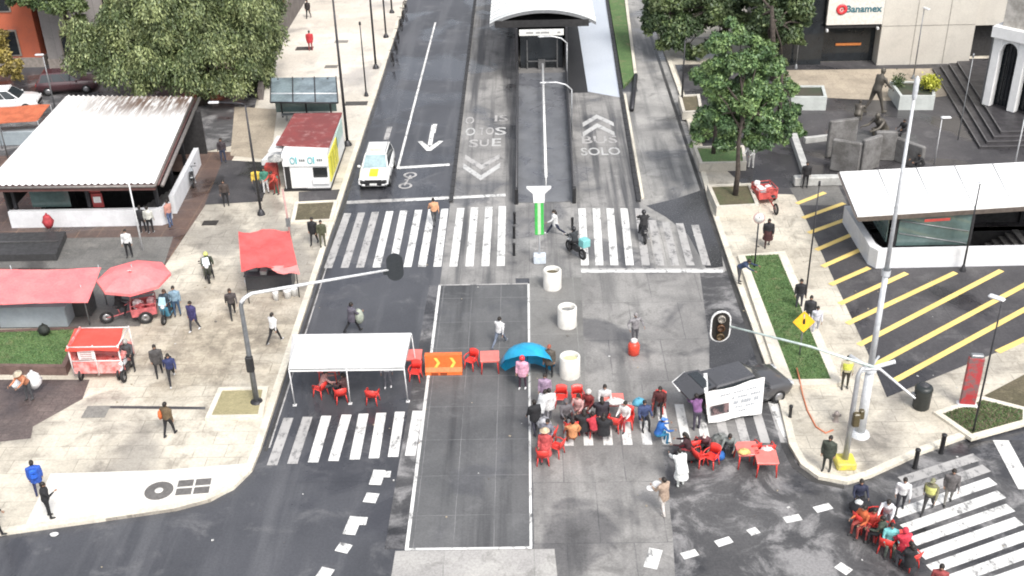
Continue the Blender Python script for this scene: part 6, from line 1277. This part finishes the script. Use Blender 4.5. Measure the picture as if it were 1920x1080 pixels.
    for sx in (-1, 1): B.ell(hd+HF*.088+X*(.03*sx)+HD*.015, (.012, .008, .007), 6, 4, 4)
    B.box(hd+HF*.09-HD*.06, (.045, .012, .01), m=5)
    return B, hd, HD, HF, nk, U, Fw, hip
npeople = [0]
def person(label, px, py, face, pose='stand', top=(.1, .1, .1), bot=(.04, .04, .06), shoes=(.05, .05, .05), skin='m', hair=(.02, .015, .012), hs='short', hc=None, z=0, H=1.68, group='people at the crossing', dz=0, **kw):
    P = dict(BASE); P.update(POSES[pose]); over = kw.pop('over', None)
    if over: P.update(over)
    bp = kw.pop('backpack', None); vest = kw.pop('vest', None); loc = at(px, py, z); s = H/1.68*.99
    B, hd, HD, HF, nk, U, Fw, hip = body_mesh(P, **kw)
    mats = [cloth(top), cloth(bot), mat('skin_'+skin, SK[skin], .55, var=.08), cloth(shoes), mat('eye_dark', (.02, .015, .012), .3), mat('lip', (.3, .12, .1), .5)]
    o = B.build('person', mats); o.location = (loc.x, loc.y, z+dz); o.rotation_euler = (0, 0, radians(face)); o.scale = (s, s, s); tag(o, label, 'person', group)
    M = Matrix((tuple(Vector((1, 0, 0))), tuple(HF), tuple(HD))).transposed()
    if hs in ('short', 'long', 'bun'):
        b = MB(); b.ell(hd-HF*.012+HD*.022, (.088, .108, .105), 12, 8, 0, M, a=pi*.42); 
        b.ell(hd-HF*.045+HD*.0, (.082, .075, .09), 10, 7, 0, M)
        if hs == 'long': b.tube([hd-HF*.05+HD*.02, hd-HF*.085-HD*.1, hd-HF*.1-HD*.28], [.08, .085, .05], 9, 0)
        if hs == 'bun': b.ell(hd-HF*.12+HD*.06, (.045, .045, .045), 8, 6)
        b.build('hair', mat('hair_%02x' % int(hair[0]*255), hair, .6, var=.2, scale=20), o)
    elif hs == 'cap':
        b = MB(); b.ell(hd-HF*.005+HD*.035, (.09, .11, .095), 12, 8, 0, M, a=pi*.45); b.loft([[hd+M @ Vector((x, y, .045)) for x, y in ((-.07, .08), (.07, .08), (.055, .18), (-.055, .18))], [hd+M @ Vector((x, y, .06)) for x, y in ((-.07, .08), (.07, .08), (.055, .18), (-.055, .18))]], 0); b.build('cap', cloth(hc), o)
        b = MB(); b.ell(hd-HF*.04+HD*.0, (.08, .07, .08), 10, 7, 0, M); b.build('hair', mat('hair_%02x' % int(hair[0]*255), hair, .6, var=.2, scale=20), o)
    elif hs == 'helmet':
        b = MB(); b.ell(hd+HD*.015-HF*.005, (.125, .145, .14), 14, 10, 0, M); b.build('helmet', plas(hc, .25), o); b = MB(); b.ell(hd+HF*.045+HD*.0, (.1, .105, .06), 12, 8, 0, M); b.build('visor', carglass, o)
    elif hs == 'hat':
        b = MB(); b.lathe([(.001, .15), (.08, .14), (.095, .05), (.2, .035), (.2, .022), (.09, .03)], 16, hd+HD*.02, 0, M=M); b.build('hat', cloth(hc), o)
        b = MB(); b.ell(hd-HF*.04, (.08, .07, .085), 10, 7, 0, M); b.build('hair', mat('hair_%02x' % int(hair[0]*255), hair, .6, var=.2, scale=20), o)
    elif hs == 'hood':
        b = MB(); b.ell(hd-HF*.02+HD*.01, (.115, .125, .135), 12, 8, 0, M); b.build('hood', cloth(hc or top), o)
    if vest:
        b = MB(); c_ = kw.get('coat', 0)+.014; f_ = kw.get('fat', 1.)*1.15; R = [(hip+U*.12, .158*f_+c_+.012, .122*f_+c_+.012), (hip+U*.22, .155*f_+c_+.012, .12*f_+c_+.012), (hip+U*.35, .185*f_+c_+.01, .135*f_+c_+.012), (hip+U*.45, .165*f_+c_+.012, .115*f_+c_+.012)]
        b.loft([[Vector(c)+Vector((1, 0, 0))*(rx*cos(2*pi*k/18))+Fw*(ry*sin(2*pi*k/18)) for k in range(18)] for c, rx, ry in R], 0, False, True); b.build('vest', cloth(vest), o)
    if bp:
        Rz = Matrix.Rotation(radians(face), 3, 'Z'); c = (hip+U*.3-Fw*(.2+kw.get('coat', 0)))*s; b = MB(); Mx = Matrix((tuple(Vector((1, 0, 0))), tuple(Fw), tuple(U))).transposed()
        b.bbox((0, 0, 0), (.3, .17, .42), b=.06, M=Mx); b.bbox(tuple(-Fw*.1-U*.07), (.22, .07, .2), b=.03, M=Mx)
        for sx in (-1, 1): b.tube([Vector((sx*.1, 0, 0))+U*.17+Fw*.08, Vector((sx*.12, 0, 0))+U*.18+Fw*.2, Vector((sx*.13, 0, 0))+U*.02+Fw*.24], .018, 5)
        bo = b.build('backpack', cloth(bp[0])); bo.location = Vector((loc.x, loc.y, z+dz))+Rz @ c; bo.rotation_euler = (0, 0, radians(face)); tag(bo, bp[1], 'backpack')
    npeople[0] += 1; return o
def held(o, name, label, cat, off, build, m):
    """something a person carries: stays a thing of its own, placed in that person's frame"""
    b = MB(); build(b); h = b.build(name, m); h.location = o.matrix_basis @ Vector(off); h.rotation_euler = o.rotation_euler; return tag(h, label, cat)
bk = (.02, .02, .023); nv = (.03, .035, .1); dg = (.07, .072, .078); wt = (.72, .72, .72); jn = (.07, .1, .19); gy = (.25, .25, .26); dgn = (.05, .06, .045)
pz = .14
person('person in black holding a phone on the lower left corner pavement', 95, 970, -70, 'phone', bk, bk, hs='short', z=pz, coat=.01)
person('person in blue jacket behind the one in black, lower left', 76, 928, 20, 'stand', (.03, .1, .45), nv, hs='short', z=pz, coat=.02, backpack=((.02, .12, .6), 'bright blue backpack worn by the person at lower left'))
o = person('person in brown shirt walking with orange bag on the cream plaza', 320, 816, -15, 'step', (.13, .09, .05), bk, z=pz)
held(o, 'bag', 'orange bag at the side of the man in brown', 'bag', (-.3, .05, .8), lambda b: b.lathe([(.001, -.02), (.12, 0), (.17, .15), (.14, .34), (.04, .4), (.02, .46)], 12, sc=(.6, 1)), cloth((.65, .16, .05)))
person('person in dark grey jacket walking beside the parked silver motorcycle', 300, 704, 200, 'step', (.075, .07, .07), bk, z=pz, coat=.03, hs='long')
person('person in navy jacket with a backpack striding right of the dark grey jacket', 324, 716, 200, 'stride', (.03, .04, .12), bk, wt, z=pz, backpack=((.02, .022, .03), 'dark backpack on the striding person in navy'))
person('person in dark clothes astride the silver fronted motorcycle', 247, 690, 185, 'ride', dg, bk, z=pz, hs='helmet', hc=(.4, .38, .36), coat=.02, over=dict(seat=.74, legs=((58, 70), (25, 15))))
person('person in navy blue jacket walking across the cream plaza centre', 366, 620, 160, 'step', (.045, .04, .13), (.05, .05, .06), wt, z=pz, coat=.02)
person('long haired person in dark clothes left of the crumpled red stall', 438, 594, 200, 'walk', (.07, .06, .06), bk, z=pz, hs='long', hair=(.05, .03, .02))
person('person in white shirt and black trousers walking by the left kerb', 516, 642, -30, 'walk', wt, bk, wt, z=pz)
o = person('stooping person in orange and cream hat carrying white sacks', 58, 748, 160, 'stoop', (.55, .22, .12), dg, z=pz, hs='hat', hc=(.6, .52, .4))
person('rider in dark green with yellow helmet on the plaza scooter', 393, 521, 200, 'ride', (.04, .05, .03), bk, z=pz, hs='helmet', hc=(.65, .68, .2), coat=.03, dz=-.1)
person('rider of the teal scooter in dark blue top', 318, 592, 174, 'ride', (.06, .09, .12), (.03, .04, .06), z=pz, hs='long', hair=(.1, .06, .04), dz=-.1)
person('person in pale blue standing close behind the teal scooter', 334, 592, 190, 'stand', (.22, .33, .42), (.05, .1, .18), z=pz, hs='short')
person('rider in black on the pinkish cargo tricycle under the parasol', 228, 600, -75, 'ride', bk, bk, z=pz, coat=.02, dz=.05)
person('person in black standing at the kerb beside left end of crosswalk', 590, 458, 170, 'step', bk, bk, z=pz, hs='short', coat=.02)
person('slim person in olive behind the one in black at crosswalk kerb', 606, 462, 190, 'stand', (.08, .085, .05), (.1, .1, .06), z=pz, H=1.6)
person('man in dark brown on the dark slab left of the kiosk mast', 425, 386, 190, 'stand', (.06, .045, .04), bk, z=pz)
person('person in yellow shirt standing left of the red roofed kiosk', 484, 362, 190, 'stand', (.7, .5, .08), dg, z=pz)
person('person in green top between yellow shirt and kiosk', 500, 362, 180, 'stand', (.06, .22, .16), wt, z=pz)
person('person in red leaning on the rack at the kiosk', 520, 364, 150, 'stoop', (.5, .07, .05), (.25, .05, .04), z=pz)
person('person with reddish top leaning at the left metro parapet corner', 321, 425, 60, 'stand', (.5, .25, .2), (.1, .14, .25), z=pz)
person('person in black before the left metro parapet, by the leaning pole', 270, 436, 10, 'stand', bk, bk, wt, z=pz)
person('person in pale top beside the black one at metro parapet', 284, 437, 0, 'stand', (.55, .55, .5), bk, wt, z=pz)
person('person in white shirt standing above the big red parasol', 244, 482, 180, 'stand', wt, bk, z=pz)
person('dark figure at the tree side of the left metro entrance', 420, 305, 180, 'stand', (.05, .04, .045), (.05, .06, .1), z=pz)
person('man in peach jacket walking on the left crosswalk', 815, 420, 20, 'walk', (.62, .32, .18), dg, hs='short')
person('woman in white and black striding past the green totem', 1041, 440, 90, 'stride', (.66, .66, .66), (.02, .025, .05), wt, hs='long', coat=.02)
person('rider in black with teal jacket on the white delivery motorcycle', 1078, 478, 32, 'ride', (.04, .045, .05), bk, hs='helmet', hc=bk, dz=-.05)
person('rider in black going away over the right crosswalk', 1206, 446, 3, 'ride', (.025, .025, .027), bk, hs='helmet', hc=bk, coat=.03, dz=-.05)
person('woman in black coat walking on the right cream pavement', 1438, 462, 175, 'step', bk, (.06, .02, .02), z=pz, hs='long', coat=.04, skirt=True)
person('person in dark blue jacket bending at the wedge lawn corner', 1384, 530, -120, 'bend', (.04, .06, .12), dg, z=pz)
person('person in black behind another at the yellow warning sign', 1497, 580, 170, 'stand', bk, (.06, .06, .07), z=pz)
person('person in dark jacket directly above the yellow warning sign', 1515, 612, 165, 'stand', (.035, .035, .04), dg, z=pz)
person('person in pale clothes right of the yellow warning sign', 1528, 625, 170, 'step', (.62, .62, .68), (.5, .5, .55), z=pz, H=1.5)
person('officer in yellow vest standing at the foot of wedge lawn', 1583, 728, 175, 'stand', (.5, .45, .3), (.05, .045, .03), z=pz, vest=(.72, .75, .12), hs='short')
person('person in dark green jacket alone on the right corner pavement', 1549, 882, 150, 'stand', (.055, .065, .05), (.035, .04, .035), z=pz, coat=.03)
person('grey clad man standing above the red gas cylinder', 1190, 645, 200, 'hips', (.26, .25, .26), (.12, .12, .13), hs='cap', hc=(.3, .28, .28))
o = person('person with a pale green sack walking behind the white tent', 662, 622, -50, 'walk', (.12, .11, .14), bk, coat=.03, over=dict(arms=((30, 60, 14), (10, 30, 10))))
held(o, 'sack', 'pale greenish sack carried by the walker behind the tent', 'sack', (.15, .32, .55), lambda b: b.ell((0, 0, .25), (.26, .22, .4), 14, 9), cloth((.42, .46, .38)))
person('person in white shirt and jeans walking on the stamped road', 937, 648, -25, 'stride', wt, (.16, .19, .25), gy)
person('person in black with brown cap behind the blue umbrella', 1030, 706, 170, 'stand', (.1, .085, .07), bk, hs='cap', hc=(.35, .1, .06), coat=.02)
person('person in pink with red hat before the blue umbrella', 980, 728, 165, 'stand', (.72, .38, .5), (.06, .03, .05), wt, hs='helmet', hc=(.7, .04, .05), coat=.02)
person('grey clad person with white shoes standing under the white tent', 728, 726, 180, 'stand', (.5, .5, .52), (.16, .16, .18), (.8, .8, .8))
person('person in pinkish shirt seated under the tent left end', 606, 742, -70, 'sitlean', (.55, .3, .28), dg, dz=0)
person('person in dark clothes seated under the tent beside centre pole', 650, 748, 60, 'sit', (.1, .05, .05), bk)
# protest group
person('person in white jacket standing at the upper left of protest', 1030, 790, 20, 'step', (.72, .72, .72), (.2, .2, .22), coat=.04, hs='short')
person('second white clad person, hood down, close to the median kerb', 1014, 796, -40, 'stoop', (.62, .63, .64), (.15, .15, .18), coat=.03)
person('person with patterned scarf behind the white jackets', 1022, 762, 170, 'stand', (.35, .25, .35), (.06, .05, .08), hs='long', coat=.02)
person('person in dark and white patterned clothes at left of protest', 1028, 834, 160, 'sit', (.2, .2, .24), (.05, .05, .07), dz=0)
person('person in red skirt and pale straw hat, nearest at protest left', 1022, 868, 170, 'stand', (.5, .08, .08), (.45, .06, .07), hs='hat', hc=(.68, .52, .35), skirt='dress')
person('person in maroon with white headscarf right of the empty red chairs', 1104, 778, 150, 'sit', (.2, .03, .03), (.1, .03, .03), hs='hood', hc=(.7, .66, .62))
person('person with black hair and white front behind the red table', 1133, 768, 180, 'sit', (.6, .6, .6), bk, hs='long', coat=.02)
person('heavy person in black from behind, left of two', 1095, 818, 10, 'sit', (.022, .022, .025), bk, hs='long', fat=1.25, coat=.05)
person('person in dark violet black sitting behind the pair in black', 1128, 795, 5, 'sit', (.035, .03, .04), bk, hs='long', fat=1.15, coat=.05)
person('heavy person in black from behind, right of two', 1131, 826, -15, 'sit', bk, bk, hs='long', fat=1.2, coat=.05)
person('person in red top between the heavy pair in black', 1114, 826, 20, 'sitlean', (.5, .04, .06), (.1, .03, .03), hs='short')
person('person in dark maroon seated in red chair left of the car boot', 1236, 772, 165, 'sit', (.08, .02, .02), bk, coat=.02, hs='long')
person('person in bright blue cap and jacket bending at protest centre', 1232, 832, -70, 'sitlean', (.03, .14, .45), (.03, .2, .36), hs='cap', hc=(.1, .25, .75), over=dict(seat=.4))
person('person in purple leaning into the open boot of the hatchback', 1306, 806, 10, 'stoop', (.2, .09, .22), (.08, .07, .1), hs='short')
person('person with pale cap crouching by the dark bundle near red tables', 1322, 846, 160, 'crouch', (.12, .05, .06), bk, hs='cap', hc=(.7, .55, .52))
person('person in white coat bending over the long black bundle', 1276, 912, 15, 'stoop', (.8, .82, .8), (.75, .78, .75), bk, coat=.05, skirt='dress')
o = person('person in brown holding white plates, nearest of the protest', 1243, 962, 35, 'carry', (.4, .3, .23), (.68, .64, .6), (.6, .55, .5), hs='short', coat=.02)
held(o, 'plates', 'white plates held by the person in brown', 'plate', (-.12, .42, 1.02), lambda b: (b.lathe([(.001, 0), (.12, .01), (.17, .04), (.16, .045), (.001, .015)], 14, (-.16, 0, 0)), b.lathe([(.001, 0), (.12, .01), (.17, .04), (.16, .045), (.001, .015)], 14, (.18, .05, .01))), plas(WHITE))
person('person in black jacket standing beside the white jackets, protest left', 1003, 812, 30, 'step', bk, (.05, .05, .07), coat=.03)
person('person in grey hoodie seated in front of the empty red chairs', 1060, 796, 200, 'sit', (.14, .13, .14), bk, hs='hood', coat=.02)
person('person in white and red seated right of the red table', 1172, 800, 150, 'sit', (.7, .68, .66), (.4, .05, .06), hs='short')
person('person in dark blue seated by the pale blue bag', 1206, 798, 190, 'sit', (.05, .07, .16), bk, hs='short', coat=.02)
person('person in black and red sitting on the red chair by dark bags', 1292, 862, 70, 'sitlean', (.05, .02, .025), (.3, .04, .05), hs='long')
person('person in grey crouching between dark mottled bundle and red tables', 1368, 848, 160, 'crouch', (.2, .22, .21), (.05, .05, .06), hs='short')
person('person in orange top seated with back to camera in protest group', 1074, 838, 10, 'sit', (.6, .27, .12), (.3, .12, .06), hs='bun')
person('person in pale pink standing at left of the red table, protest', 1085, 786, 150, 'sit', (.6, .35, .33), (.2, .08, .08), hs='long')
# lower right group
person('person in dark green seated in middle of lower right group', 1650, 1022, 60, 'sit', (.06, .08, .06), bk, hs='short')
person('person in black seated nearest the bottom edge, lower right group', 1702, 1072, 30, 'sit', bk, (.1, .1, .11), hs='long', coat=.03)
person('person in orange red seated leftmost of lower right group', 1616, 1000, 120, 'sit', (.6, .14, .05), (.3, .06, .05), hs='short')
person('person in white shirt and grey trousers stooping over lower right group', 1660, 992, 150, 'stoop', (.76, .76, .78), (.35, .38, .42), hs='short')
person('person in white shirt standing behind, lower right crosswalk edge', 1686, 958, 165, 'step', (.78, .78, .78), (.05, .05, .06), hs='short', over=dict(lean=10))
person('officer in yellow vest walking on the lower right crosswalk', 1738, 960, 150, 'walk', (.2, .19, .12), (.05, .05, .05), vest=(.75, .76, .25), hs='cap', hc=(.25, .25, .15))
person('person in dark grey beside the yellow vest on lower right crosswalk', 1776, 944, 165, 'step', (.13, .12, .12), (.25, .24, .22), coat=.02)
person('person in dark blue seated at the corner kerb, lower right', 1608, 945, 175, 'sit', (.03, .035, .07), bk, hs='short', dz=-.1)
person('person in red seated in the lower right group', 1632, 1004, 160, 'sit', (.6, .07, .05), (.3, .05, .05), hs='short')
person('person in teal shirt seated at lower right', 1664, 1032, 170, 'sit', (.2, .55, .56), (.1, .12, .1), hs='short')
person('person in red hooded top seated at far lower right of group', 1690, 1046, 10, 'sit', (.62, .04, .07), bk, hs='hood', hc=(.65, .05, .08), coat=.03)
person('black haired person cut off at the bottom edge, lower right', 1752, 1128, 160, 'stand', (.3, .06, .06), bk, hs='long')
person('person at the left edge by the kerb ramp, in black', -2, 1000, -80, 'step', bk, bk, z=pz)
# far away
person('person in red jacket standing on the far white walkway', 583, 95, 10, 'stand', (.5, .04, .05), (.3, .06, .06), z=pz, coat=.04)
person('dark clothed person at the wall top of far walkway', 579, 34, 170, 'step', (.04, .035, .035), bk, z=pz)
person('person in white clothes beside the second tree planter', 1408, 315, 140, 'stoop', (.75, .75, .73), (.6, .6, .58), z=pz)
person('person in black standing by the pale ledge under the sculpture', 1509, 352, 170, 'stand', bk, bk, z=pz)
person('person in black seated on the plinth behind sculpture panels', 1692, 262, 120, 'sit', bk, bk, z=pz, dz=.1)
person('dark crouching person near the white roof corner below sculpture', 1728, 318, 100, 'crouch', (.03, .03, .032), bk, z=pz)
# bronze sculpture group with concrete panels
T = thing('sculpture', 'tall bronze striding figure with concrete panels before the bank', 'sculpture', tuple(at(1628, 285, .14)))
brz = mat('bronze', (.075, .065, .055), .5, .35, c2=(.13, .12, .1), scale=2); con = mat('sculpture_concrete', (.2, .195, .19), .8, var=.3, scale=1.2, c2=(.11, .105, .1))
P = dict(BASE); P.update(lean=14, legs=((24, 8), (-18, 14)), arms=((30, 20, 6), (24, 30, 6)), head=16); B, *_ = body_mesh(P); B.m = [0]*len(B.f)
fg = B.build('striding_figure', brz, T); p = at(1638, 212, .14)-T.location; fg.location = p; fg.rotation_euler = (0, 0, radians(-70)); fg.scale = (1.9, 1.9, 1.95)
P = dict(BASE); P.update(POSES['crouch']); P.update(lean=40); B, *_ = body_mesh(P); B.m = [0]*len(B.f); fg = B.build('kneeling_figure', brz, T); fg.location = at(1655, 262, .14)-T.location; fg.rotation_euler = (0, 0, radians(120)); fg.scale = (1.9, 1.9, 1.9)
P.update(lean=30); B, *_ = body_mesh(P); B.m = [0]*len(B.f); fg = B.build('sitting_figure', brz, T); fg.location = at(1606, 228, .14)-T.location; fg.rotation_euler = (0, 0, radians(-30)); fg.scale = (1.3, 1.3, 1.3)
L = lambda *a: at(*a)-T.location
b = MB(); b.prism([tuple(L(1560, 300, .14)[:2]), tuple(L(1725, 296, .14)[:2]), tuple(L(1715, 262, .14)[:2]), tuple(L(1575, 250, .14)[:2])], 0, .35); b.build('plinth', mat('plinth_stone', (.1, .1, .1), .7), T)
for px, py, w, h, rz in ((1574, 292, 1.9, 2.4, .25), (1582, 322, 1.7, 2.0, -.5), (1628, 318, 1.5, 2.1, .55), (1655, 300, 1.3, 1.9, -.1), (1698, 308, 2.3, 1.5, -.95)):
    q = L(px, py, .14); b = MB(); b.bbox((q.x, q.y, h/2), (w, .32, h), rz=rz, b=.06); b.build('concrete_panel', con, T)
b = MB(); b.bbox((0, 0, .28), (3.3, .5, .56), b=.05); tag(b.build('stone_bench', mat('pale_bench', (.5, .5, .48), .7, scale=2), loc=at(1540, 346, .14)), 'pale stone ledge at the right metro roof corner', 'bench')
b = MB(); b.strip([a2(1508, 268, .14), a2(1560, 262, .14)], .3, .14, .5); b.strip([a2(1487, 262, .14), a2(1515, 345, .14)], .4, .14, .6); tag(b.build('low_wall', mat('pale_bench', (.5, .5, .48), .7)), 'pale low angled wall between green trees and sculpture panels', 'wall')
# ------------------------------------------------------------------ light, sky, camera
w = bpy.data.worlds.new('World'); SC.world = w; w.use_nodes = True; nt = w.node_tree; bg = nt.nodes['Background']
sky = nt.nodes.new('ShaderNodeTexSky'); sky.sky_type = 'NISHITA'; sky.sun_disc = False; sky.sun_elevation = radians(52); sky.sun_rotation = radians(152); sky.air_density = 1.0; sky.dust_density = 4.0
hs = nt.nodes.new('ShaderNodeHueSaturation'); hs.inputs['Saturation'].default_value = .35
nt.links.new(sky.outputs[0], hs.inputs['Color']); nt.links.new(hs.outputs[0], bg.inputs['Color']); bg.inputs['Strength'].default_value = .15
sl = bpy.data.lights.new('sun', 'SUN'); sl.energy = 1.3; sl.angle = radians(16); sl.color = (1, .96, .9); so = bpy.data.objects.new('sun', sl); COL.objects.link(so)
sd = Vector((sin(radians(152))*cos(radians(52)), cos(radians(152))*cos(radians(52)), sin(radians(52)))); so.rotation_euler = sd.to_track_quat('Z', 'Y').to_euler(); so.location = (20, 30, 60)
cam = bpy.data.cameras.new('camera'); cam.sensor_width = 36; cam.lens = CF/1920*36; cam.clip_end = 2000; cam.clip_start = .5
co = bpy.data.objects.new('camera', cam); COL.objects.link(co); R = Matrix((RT, UP, -FW)).transposed(); co.matrix_world = Matrix.Translation((0, 0, CH)) @ R.to_4x4(); SC.camera = co
SC.view_settings.view_transform = 'Standard'; SC.view_settings.look = 'None'; SC.view_settings.exposure = EXPO; SC.view_settings.gamma = 1
SC.cycles.filter_width = 1.9; SC.cycles.max_bounces = 6
